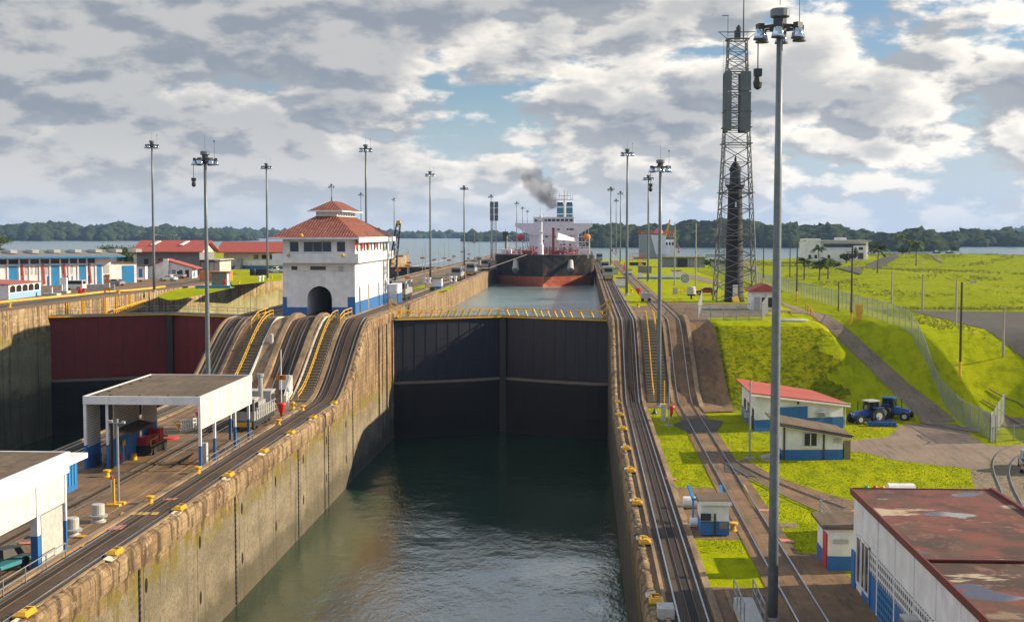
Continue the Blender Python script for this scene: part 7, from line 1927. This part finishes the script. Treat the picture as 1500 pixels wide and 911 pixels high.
for px, py, lab, m_ in ((1372, 371, 'tiny dark boat on the lake near the wooded island', 'black'), (1390.5, 371, 'second tiny dark boat farther right on the lake', 'darkmetal')):
    x, y = at(px, py, UPW); t = thing('small_boat', lab, 'boat', (x, y, UPW)); MB().hexa([(-2.5, -1, 0), (2.5, -1, 0), (2.5, 1, 0), (-2.5, 1, 0)], [(-3.2, -1.3, 1), (3.4, -1.3, 1), (3.4, 1.3, 1), (-3.2, 1.3, 1)]).build('hull', M[m_], t); MB().box(-1.2, 1, -.8, .8, 1, 2.4).build('cabin', M['white'], t)
o = MB().lathe([(1.3, 0), (1.3, .7), (.5, 1), (.3, 4.2), (.7, 4.4), (.1, 5.4)], n=10).build('lake_buoy', M['red']); o.location = (*at(994.5, 370, UPW), UPW); tag(o, 'red channel buoy on the lake beyond the long shed', 'buoy')

# ================================================================== PLANTS
def leafmat(name, c1, c2, up=0.0):
    n = NT(name, .7, spec=.2)
    if up:                                # soft blades catch the light from above
        v = n.t.nodes.new('ShaderNodeMix'); v.data_type = 'VECTOR'; v.inputs['Factor'].default_value = up
        k = [i for i in v.inputs if i.type == 'VECTOR' and i.name in 'AB']; n.l(n.geo.outputs['Normal'], k[0]); k[1].default_value = (0, 0, 1)
        n.l([o for o in v.outputs if o.type == 'VECTOR'][0], n.b.inputs['Normal'])
    n.color(n.mix(n.mr(n.noise(n.P, .7, 4, .7), .35, .65), c1, c2)); return n.m
M['leaf'] = leafmat('tree leaves', (.03, .06, .012), (.085, .12, .02))
M['leafd'] = leafmat('dark leaves', (.020, .045, .012), (.06, .085, .018))
M['palm'] = leafmat('palm leaves', (.05, .08, .015), (.12, .14, .03))
M['bark'] = plain('bark', (.13, .10, .07), .9)
def leaves(c, rx, ry, rz_, n, s):
    c = np.array(c, float); V = []; F = []
    k = max(5, n // 90); lump = rng.normal(size=(k, 3)); lump /= np.linalg.norm(lump, axis=1)[:, None]; lump *= rng.uniform(.35, .95, (k, 1)); lump[:, 2] *= .8
    ctr = lump[rng.integers(0, k, n)] + rng.normal(size=(n, 3)) * .17
    P = c + ctr * np.array([rx, ry, rz_])
    a = rng.normal(size=(n, 3)); a /= np.linalg.norm(a, axis=1)[:, None]; b_ = np.cross(a, rng.normal(size=(n, 3))); b_ /= np.linalg.norm(b_, axis=1)[:, None]
    ss = s * rng.uniform(.6, 1.3, (n, 1))
    V = np.stack([P - a*ss, P - b_*ss*.6, P + a*ss, P + b_*ss*.6], 1).reshape(-1, 3)
    F = np.arange(n * 4).reshape(-1, 4); return V, F
def tree(px, py, lv, h, w, label, name='tree', m='leaf', n=1500, trunk=.35, flat_=.5):
    x, y = at(px, py, lv); z = hz(x, y) if x > 7.5 else lv
    t = thing(name, label, 'tree', (x, y, z))
    b = MB().tube((0, 0, 0), (0, 0, h * .55), .3, .2, 8)
    for k in range(6):
        a = k * 1.1; b.tube((0, 0, h * trunk), (w * .55 * math.cos(a), w * .55 * math.sin(a), h * (.6 + .05 * (k % 3))), .15, .05, 6)
    b.build('trunk', M['bark'], t)
    V, F = leaves((0, 0, h * (1 - flat_ * .5)), w, w, h * flat_ * .5, n, .32); npmesh('crown', V, F, M[m], t)
    return t
tree(0, 374, LEFTZ, 11.5, 6.5, 'spreading tree cut by the left edge beyond the warehouse', n=2600, flat_=.6)
tree(2, 376, LEFTZ, 4.2, 5.2, 'low dark bush at the foot of the spreading tree', 'bush', 'leafd', 1500, flat_=1.0)
tree(170, 389, LEFTZ, 7.4, 8.5, 'broad low tree behind the right end of the warehouse', n=3600, flat_=.85)
tree(186, 391, LEFTZ, 4.0, 4.0, 'rounded bush between the warehouse and grey hall', 'bush', 'leaf', 1300, flat_=1)
def palm(px, py, h, lab, spread=3.2, nf=15, y_=None):
    x, y = at(px, py, UP); z = hz(x, y); t = thing('palm_tree', lab, 'palm tree', (x, y, z))
    lean = random.uniform(-.5, .5); MB().tube((0, 0, 0), (lean * .5, 0, h * .5), .24, .18, 8).tube((lean * .5, 0, h * .5), (lean, 0, h), .18, .14, 8).build('trunk', M['bark'], t)
    V = []; F = []
    for k in range(nf):
        a = 2 * math.pi * k / nf + random.random() * .3; el = random.uniform(.0, 1.1); L_ = spread * random.uniform(.8, 1.15)
        pts = [Vector((lean, 0, h))]; d = Vector((math.cos(a) * math.cos(el), math.sin(a) * math.cos(el), math.sin(el)))
        for j in range(9):
            pts.append(pts[-1] + d * (L_ / 9)); d = (d + Vector((0, 0, -.17))).normalized()
        side = Vector((-math.sin(a), math.cos(a), 0))
        for j in range(1, 9):
            p = pts[j]; tl = .85 * math.sin(math.pi * (j + 1) / 11) + .15; fw = (pts[j + 1] - pts[j]).normalized()
            for s_ in (-1, 1):
                for off in (0, .5):
                    q = pts[j].lerp(pts[j + 1], off); tip = q + (side * s_ * .8 + fw * .5 + Vector((0, 0, -.45))) * tl
                    i0 = len(V); V += [q - fw * .16, q + fw * .20, tip]; F.append((i0, i0 + 1, i0 + 2))
    npmesh('crown', [tuple(v) for v in V], F, M['palm'], t); return t
for px, py, h, lab in ((1178, 410, 4.6, 'first small palm beyond the fence, left of three'), (1200, 411, 4.2, 'middle one of the three small palms beyond the fence'), (1213, 409, 4.4, 'right one of the three small palms beyond the fence'),
                       (1200, 386, 7.0, 'palm directly before the white villa wall'), (1285, 404, 6.4, 'droopy palm by the curved dark road'),
                       (1316, 378, 8.6, 'tallest palm right of the white villa'), (1332, 381, 5.4, 'short palm between two taller ones'), (1342, 388, 7.6, 'palm at the right end of the group by the field')):
    palm(px, py, h, lab, 2.7 if h < 5 else 3.4)
for px, py, h, w, lab in ((1240, 384, 4.4, 3.2, 'bush before the right end of the villa'), (1276, 379, 6.2, 4.5, 'leafy tree right of the white villa'), (1258, 381, 4.0, 4.0, 'rounded bush beside the villa terrace'), (1222, 391, 2.4, 2.4, 'low bush on the villa lawn'), (1046, 393, 3.0, 4.5, 'clipped bush left of the lattice tower'), (1068, 392, 3.0, 3.8, 'clipped bush behind the lattice tower'), (1290, 377, 4.6, 3.6, 'small tree at the lake side of the villa'), (1322, 381, 3.2, 3.2, 'bush between the palms'),(1470, 374.6, 3.6, 12, 'dark thicket on the far shore line at the right')):
    tree(px, py, UP, h, w, lab, 'bush' if h < 4 else 'garden_tree', 'leafd', 1100, flat_=.9)
# tussocks of rough grass: one object
def tussocks():
    V, F = [], []; n = 9000
    X = rng.uniform(47, 230, n * 3); Y = rng.uniform(150, 600, n * 3)
    keep = (rng.random(n * 3) < .35 + .65 * ((np.sin(X * .08 + np.sin(Y * .03) * 2) * np.sin(Y * .05 + X * .02)) > .1)) & ~((X < 125) & (Y < 206)) & (X < Y * .42 + 30)
    pat = np.sin(X * .11 + 2.2 * np.sin(Y * .045)) * np.sin(Y * .07 + 1.7 * np.sin(X * .06)); keep &= pat > .05
    X, Y = X[keep][:n], Y[keep][:n]
    # fringe along the parking lot
    fx = rng.uniform(44.5, 49.5, 260); fy = rng.uniform(160, 205, 260); gx = rng.uniform(50, 110, 1100); gy = 206.5 + rng.random(1100) * 6
    X = np.r_[X, fx, gx]; Y = np.r_[Y, fy, gy]; Z = hfunc(X, Y)
    m = len(X); hgt = rng.uniform(.15, .42, m) * (1 + .9 * S(200, 400, Y)); a = rng.uniform(0, math.pi, m); wdt = hgt * rng.uniform(.6, 1.4, m)
    out = []
    for dth in (0, 2.1, 4.2):
        c, s_ = np.cos(a + dth) * wdt, np.sin(a + dth) * wdt
        A = np.stack([X - c*.3, Y - s_*.3, Z - .05], -1); B = np.stack([X + c*.3, Y + s_*.3, Z - .05], -1); C = np.stack([X + c*.9, Y + s_*.9, Z + hgt], -1)
        out.append(np.stack([A, B, C], 1))
    Vv = np.concatenate(out).reshape(-1, 3); return Vv, np.arange(len(Vv)).reshape(-1, 3)
V, F = tussocks(); M['tuss'] = leafmat('tussock grass', (.20, .24, .01), (.42, .42, .02), .6)
tag(npmesh('tussock_grass', V, F, M['tuss']), 'rough tussocky grass over the far field', 'grass', kind='stuff')

# short grass tufts that fray the edges of the lawns: one object
def inside(X, Y, P):
    P = np.array(P); c = np.zeros(len(X), bool); j = len(P) - 1
    for i in range(len(P)):
        cond = ((P[i, 1] > Y) != (P[j, 1] > Y)) & (X < (P[j, 0] - P[i, 0]) * (Y - P[i, 1]) / (P[j, 1] - P[i, 1] + 1e-9) + P[i, 0]); c ^= cond; j = i
    return c
def lawn_tufts():
    n = 60000
    X = np.concatenate([rng.uniform(7.5, 11, 9000), rng.uniform(13.7, 41, n), rng.uniform(17.5, 34, 10)]); Y = np.concatenate([rng.uniform(76, 155, 9000), rng.uniform(80, 160, n), rng.uniform(155, 176, 10)])
    bad = inside(X, Y, [(7, 88), (11, 88), (11, 106), (7, 106)]) | ((X < 16.3) & (Y < 84)) | ((X > 15.9) & (Y < 86))
    bad |= inside(X, Y, [(23.9, 124.5), (26.8, 131.0)] + pxy((1300, 640), (1322, 622)) + [(37.2, 144.6), (41.2, 144.6)] + pxy((1425, 640), (1446, 652), (1446, 690), (1419, 686), (1380, 682), (1310, 674), (1262, 662)))
    bad |= inside(X, Y, [(17.9, 136.2), (27.6, 139.4), (25.6, 150.0), (17.9, 148.0)]) | inside(X, Y, [(18.1, 119.4), (23.75, 119.9), (23.4, 124.6), (18.1, 124.2)])
    sp_ = [tuple(p) for p in spl] + [(p[0] + .6, p[1] + 1.2) for p in spr][::-1]; bad |= inside(X, Y, sp_)
    xr = 34.6 + (192 - np.clip(Y, 143, 192)) / 49.0 * 4.3; bad |= (np.abs(X - xr) < 1.9) & (Y > 143)
    bad |= (X > 24) & (Y < 103) | (X > 37.5) & (Y < 128) | ((X > 13.8) & (X < 17.7) & (Y > 149))
    X, Y = X[~bad], Y[~bad]; X = X + rng.normal(0, .12, len(X)); Y = Y + rng.normal(0, .12, len(X))
    Z = hfunc(X, Y) + bump_r(X, Y); m = len(X); h = rng.uniform(.03, .07, m) * np.where((Y > 155) & (X < 34), 1.2, 1); a = rng.uniform(0, 6.28, m); w = h * rng.uniform(.7, 1.3, m)
    c, s_ = np.cos(a) * w, np.sin(a) * w
    T = np.stack([np.stack([X - c, Y - s_, Z - .01], -1), np.stack([X + c, Y + s_, Z - .01], -1), np.stack([X + s_ * .8, Y - c * .8, Z + h], -1)], 1)
    return T.reshape(-1, 3)
V = lawn_tufts(); M['tuft'] = leafmat('lawn blades', (.26, .32, .002), (.50, .52, .004), .8)
tag(npmesh('lawn_grass', V, np.arange(len(V)).reshape(-1, 3), M['tuft']), 'short grass blades over the lawns and bank', 'grass', kind='stuff')

# ================================================================== WOODED SHORES
def ico(sub):
    bm = bmesh.new(); bmesh.ops.create_icosphere(bm, subdivisions=sub, radius=1); bm.verts.ensure_lookup_table()
    V = np.array([v.co[:] for v in bm.verts]); F = np.array([[v.index for v in f.verts] for f in bm.faces]); bm.free(); return V, F
import bmesh
ICO = {1: ico(1), 2: ico(2)}
def forestmat(name, c1, c2, c3):
    n = NT(name, .9, spec=.1)
    c = n.mix(n.mr(n.noise(n.P, .035, 5, .6), .35, .65), c1, c2); c = n.mix(n.math('MULTIPLY', n.mr(n.noise(n.P, .16, 6, .75), .48, .70), .7), c, c3); n.color(c)
    n.bump(n.noise(n.P, .35, 7, .75), 1.0, 5.0); return n.m
M['forest'] = forestmat('jungle canopy', (.022, .045, .012), (.055, .085, .020), (.10, .12, .03))
M['hill'] = grassy('hill soil', (.03, .05, .01), (.04, .07, .012), (.05, .08, .015))
def wooded(name, label, Fs, depth, prof_px, base_y, rad, n, sub, fol=1.0, baseZ=UPW):
    """land strip from its shore at distance Fs to a crest that carries the wood"""
    px = np.array([p[0] for p in prof_px], float); py = np.array([p[1] for p in prof_px], float)
    Yr = Fs + depth; s_ = FPX / Yr
    crest = CAM_Z + (340 - py) / s_ - rad * 1.5
    def xz(pxv, Y): return np.array([atY(p, 340, Y)[0] for p in pxv])
    cols = np.linspace(px[0], px[-1], 120); rows = np.linspace(0, 1.5, 10)
    X0 = xz(cols, Fs); X1 = xz(cols, Yr); ht = np.interp(cols, px, crest)
    wob = depth * .18 * (np.sin(cols * .07) + .6 * np.sin(cols * .21 + 1))
    edge = np.minimum(1, np.minimum(cols - px[0], px[-1] - cols) / (.04 * (px[-1] - px[0]) + 4)) ** .5
    V = []
    def surf(ci, r):
        u = np.minimum(r, 1.0); y = Fs + wob * (1 - u) + (depth * edge) * r + (1 - edge) * depth * .5
        x = X0 + (X1 - X0) * u
        h = baseZ + (ht - baseZ) * np.sin(u * math.pi / 2) ** .9 * np.where(r > 1, 1 - (r - 1) * 1.2, 1)
        return x, y, np.maximum(h, baseZ)
    G = [np.stack(surf(None, r), -1) for r in rows]; G = np.stack(G)
    G[0, :, 2] = baseZ - .6
    nx = len(cols); i = np.arange(len(rows) - 1)[:, None] * nx + np.arange(nx - 1)[None]
    struct(npmesh(name + '_hill', G.reshape(-1, 3), np.stack([i, i + 1, i + nx + 1, i + nx], -1).reshape(-1, 4), M['hill'], smooth=True))
    ci = rng.uniform(0, nx - 1.001, n); ri = np.clip(rng.uniform(0, 1.12, n) ** 1.0, 0.015, 1.12) / 1.5 * 9
    c0 = ci.astype(int); r0 = np.minimum(ri.astype(int), 8); fc = (ci - c0)[:, None]; fr = (ri - r0)[:, None]
    P = (G[r0, c0] * (1 - fc) + G[r0, c0 + 1] * fc) * (1 - fr) + (G[r0 + 1, c0] * (1 - fc) + G[r0 + 1, c0 + 1] * fc) * fr
    IV, IF = ICO[sub]; k = len(IV)
    R_ = rad * rng.uniform(.55, 1.3, n) * (1 + .35 * (rng.random(n) < .08))
    ang = rng.uniform(0, 6.28, n); ca, sa = np.cos(ang), np.sin(ang)
    J = 1 + rng.normal(0, .25 if sub == 2 else .2, (n, k)); base_ = IV[None] * J[..., None]
    Vx = base_[..., 0] * ca[:, None] - base_[..., 1] * sa[:, None]; Vy = base_[..., 0] * sa[:, None] + base_[..., 1] * ca[:, None]
    Vz = base_[..., 2] * .78
    W = np.stack([Vx, Vy, Vz], -1) * R_[:, None, None] + (P + np.stack([0 * R_, 0 * R_, R_ * .45], -1))[:, None]
    Fq = (IF[None] + (np.arange(n) * k)[:, None, None]).reshape(-1, 3)
    tag(npmesh(name + '_forest', W.reshape(-1, 3), Fq, M['forest']), label, 'forest', kind='stuff')
wooded('left', 'wooded hills across the lake at the left', 2450, 260, [(-60, 332), (0, 331), (40, 325), (75, 327), (95, 325), (115, 332), (140, 332), (160, 327), (180, 324.5), (195, 332), (215, 334), (240, 329), (270, 334), (300, 336), (320, 337), (338, 340), (350, 346), (356, 351)], 352, 9, 3000, 1)
wooded('back_left', 'hazy wooded hills behind, left of the control house', 3500, 300, [(300, 337), (330, 334), (350, 334.5), (375, 336), (395, 337), (420, 338), (520, 337), (570, 338), (620, 341), (640, 340), (650, 339), (690, 342), (720, 342), (745, 344)], 352, 10, 2600, 1)
wooded('mid', 'low wooded point on the lake left of the tanker', 2300, 160, [(684, 351), (692, 346), (705, 345), (725, 344), (745, 343), (765, 344), (800, 341), (860, 336)], 355, 9, 900, 1)
wooded('near', 'dark wooded shore behind the lattice tower', 1440, 130, [(840, 338), (870, 332), (900, 330), (930, 334), (960, 332), (985, 333), (1000, 331), (1015, 324), (1030, 327), (1048, 325), (1075, 326), (1093, 323.5), (1113, 327), (1131, 334), (1151, 329), (1176, 334), (1194, 331), (1217, 332), (1240, 336.5), (1267, 341), (1290, 344), (1310, 343)], 362, 6.0, 6200, 2)
wooded('island', 'dark wooded island right of the white villa', 1180, 70, [(1296, 352), (1310, 345), (1325, 343), (1344, 337), (1356, 340), (1368, 343), (1377, 352), (1384, 360), (1388, 366)], 367, 5.2, 1100, 2)
wooded('right', 'flat topped wooded shore at the far right', 1560, 140, [(1360, 346), (1377, 343), (1410, 341), (1440, 342), (1470, 341), (1500, 341.5), (1560, 342)], 361, 7, 2200, 2)
wooded('back_right', 'pale hazy hill at the far right', 4200, 300, [(1385, 341), (1407, 338.5), (1430, 337), (1450, 339.5), (1470, 336), (1485, 333.5), (1500, 332.6), (1560, 330)], 352, 10, 700, 1)

# ================================================================== HAZE AND SMOKE
def volume_box(name, x0, x1, y0, y1, z0, z1):
    m = bpy.data.materials.new(name); m.use_nodes = True; t = m.node_tree; t.nodes.clear()
    o = t.nodes.new('ShaderNodeOutputMaterial'); v = t.nodes.new('ShaderNodeVolumePrincipled'); t.links.new(v.outputs[0], o.inputs['Volume'])
    b = MB().box(x0, x1, y0, y1, z0, z1); ob = b.build(name, m); ob['kind'] = 'stuff'; return ob, t, v
hzb, ht_, hv = volume_box('haze', -3200, 3600, -120, 5200, -21.5, 140)
hv.inputs['Color'].default_value = (.36, .56, 1.0, 1); hv.inputs['Density'].default_value = 0.000075; hv.inputs['Anisotropy'].default_value = .2
tag(hzb, 'thin blue haze over the lake and far hills', 'haze')

smk, st, sv = volume_box('smoke', -75, 20, 545, 605, 30, 84)
tag(smk, 'dark exhaust smoke drifting up and left from the tanker funnel', 'smoke')
def SN(t, **k):
    n = st.nodes.new(t)
    for a, b in k.items(): setattr(n, a, b)
    return n
def sm(op, a, b=None, clamp=False):
    n = SN('ShaderNodeMath', operation=op, use_clamp=clamp)
    for i, q in enumerate((a, b)):
        if q is None: continue
        if isinstance(q, (int, float)): n.inputs[i].default_value = q
        else: st.links.new(q, n.inputs[i])
    return n.outputs[0]
geo = SN('ShaderNodeNewGeometry'); nz = SN('ShaderNodeTexNoise'); st.links.new(geo.outputs['Position'], nz.inputs['Vector']); nz.inputs['Scale'].default_value = .16; nz.inputs['Detail'].default_value = 5; nz.inputs['Roughness'].default_value = .6
sp = SN('ShaderNodeSeparateXYZ'); st.links.new(geo.outputs['Position'], sp.inputs[0])
def puff(cx, cz, rx, rz_, dens, cy=574, ry=6):
    d = sm('ADD', sm('ADD', sm('POWER', sm('DIVIDE', sm('SUBTRACT', sp.outputs['X'], cx), rx), 2), sm('POWER', sm('DIVIDE', sm('SUBTRACT', sp.outputs['Z'], cz), rz_), 2)), sm('POWER', sm('DIVIDE', sm('SUBTRACT', sp.outputs['Y'], cy), ry), 2))
    f_ = sm('SUBTRACT', 1.0, sm('SQRT', d), True)
    g = sm('MULTIPLY', sm('SUBTRACT', sm('ADD', f_, sm('MULTIPLY', nz.outputs['Fac'], 1.5)), 1.02), dens)
    return sm('MULTIPLY', sm('MAXIMUM', g, 0.0), sm('GREATER_THAN', f_, 0.0))
def spx(px, py): return atY(px, py, 574)
tot = None
for px, py, rx, rz_, de in ((807, 297, 5, 5, 3.0), (800, 288, 7, 6.5, 2.6), (791, 276, 8, 7.5, 2.2), (781, 264, 7.5, 7, 1.2), (760, 252, 12, 9, .03), (722, 240, 17, 13, .012)):
    x, z = spx(px, py); q = puff(x, z, rx, rz_, de * (1.8 if rx < 12 else 1), ry=7 if rx < 12 else 14); tot = q if tot is None else sm('ADD', tot, q)
st.links.new(tot, sv.inputs['Density']); sv.inputs['Color'].default_value = (.07, .055, .045, 1); sv.inputs['Anisotropy'].default_value = 0
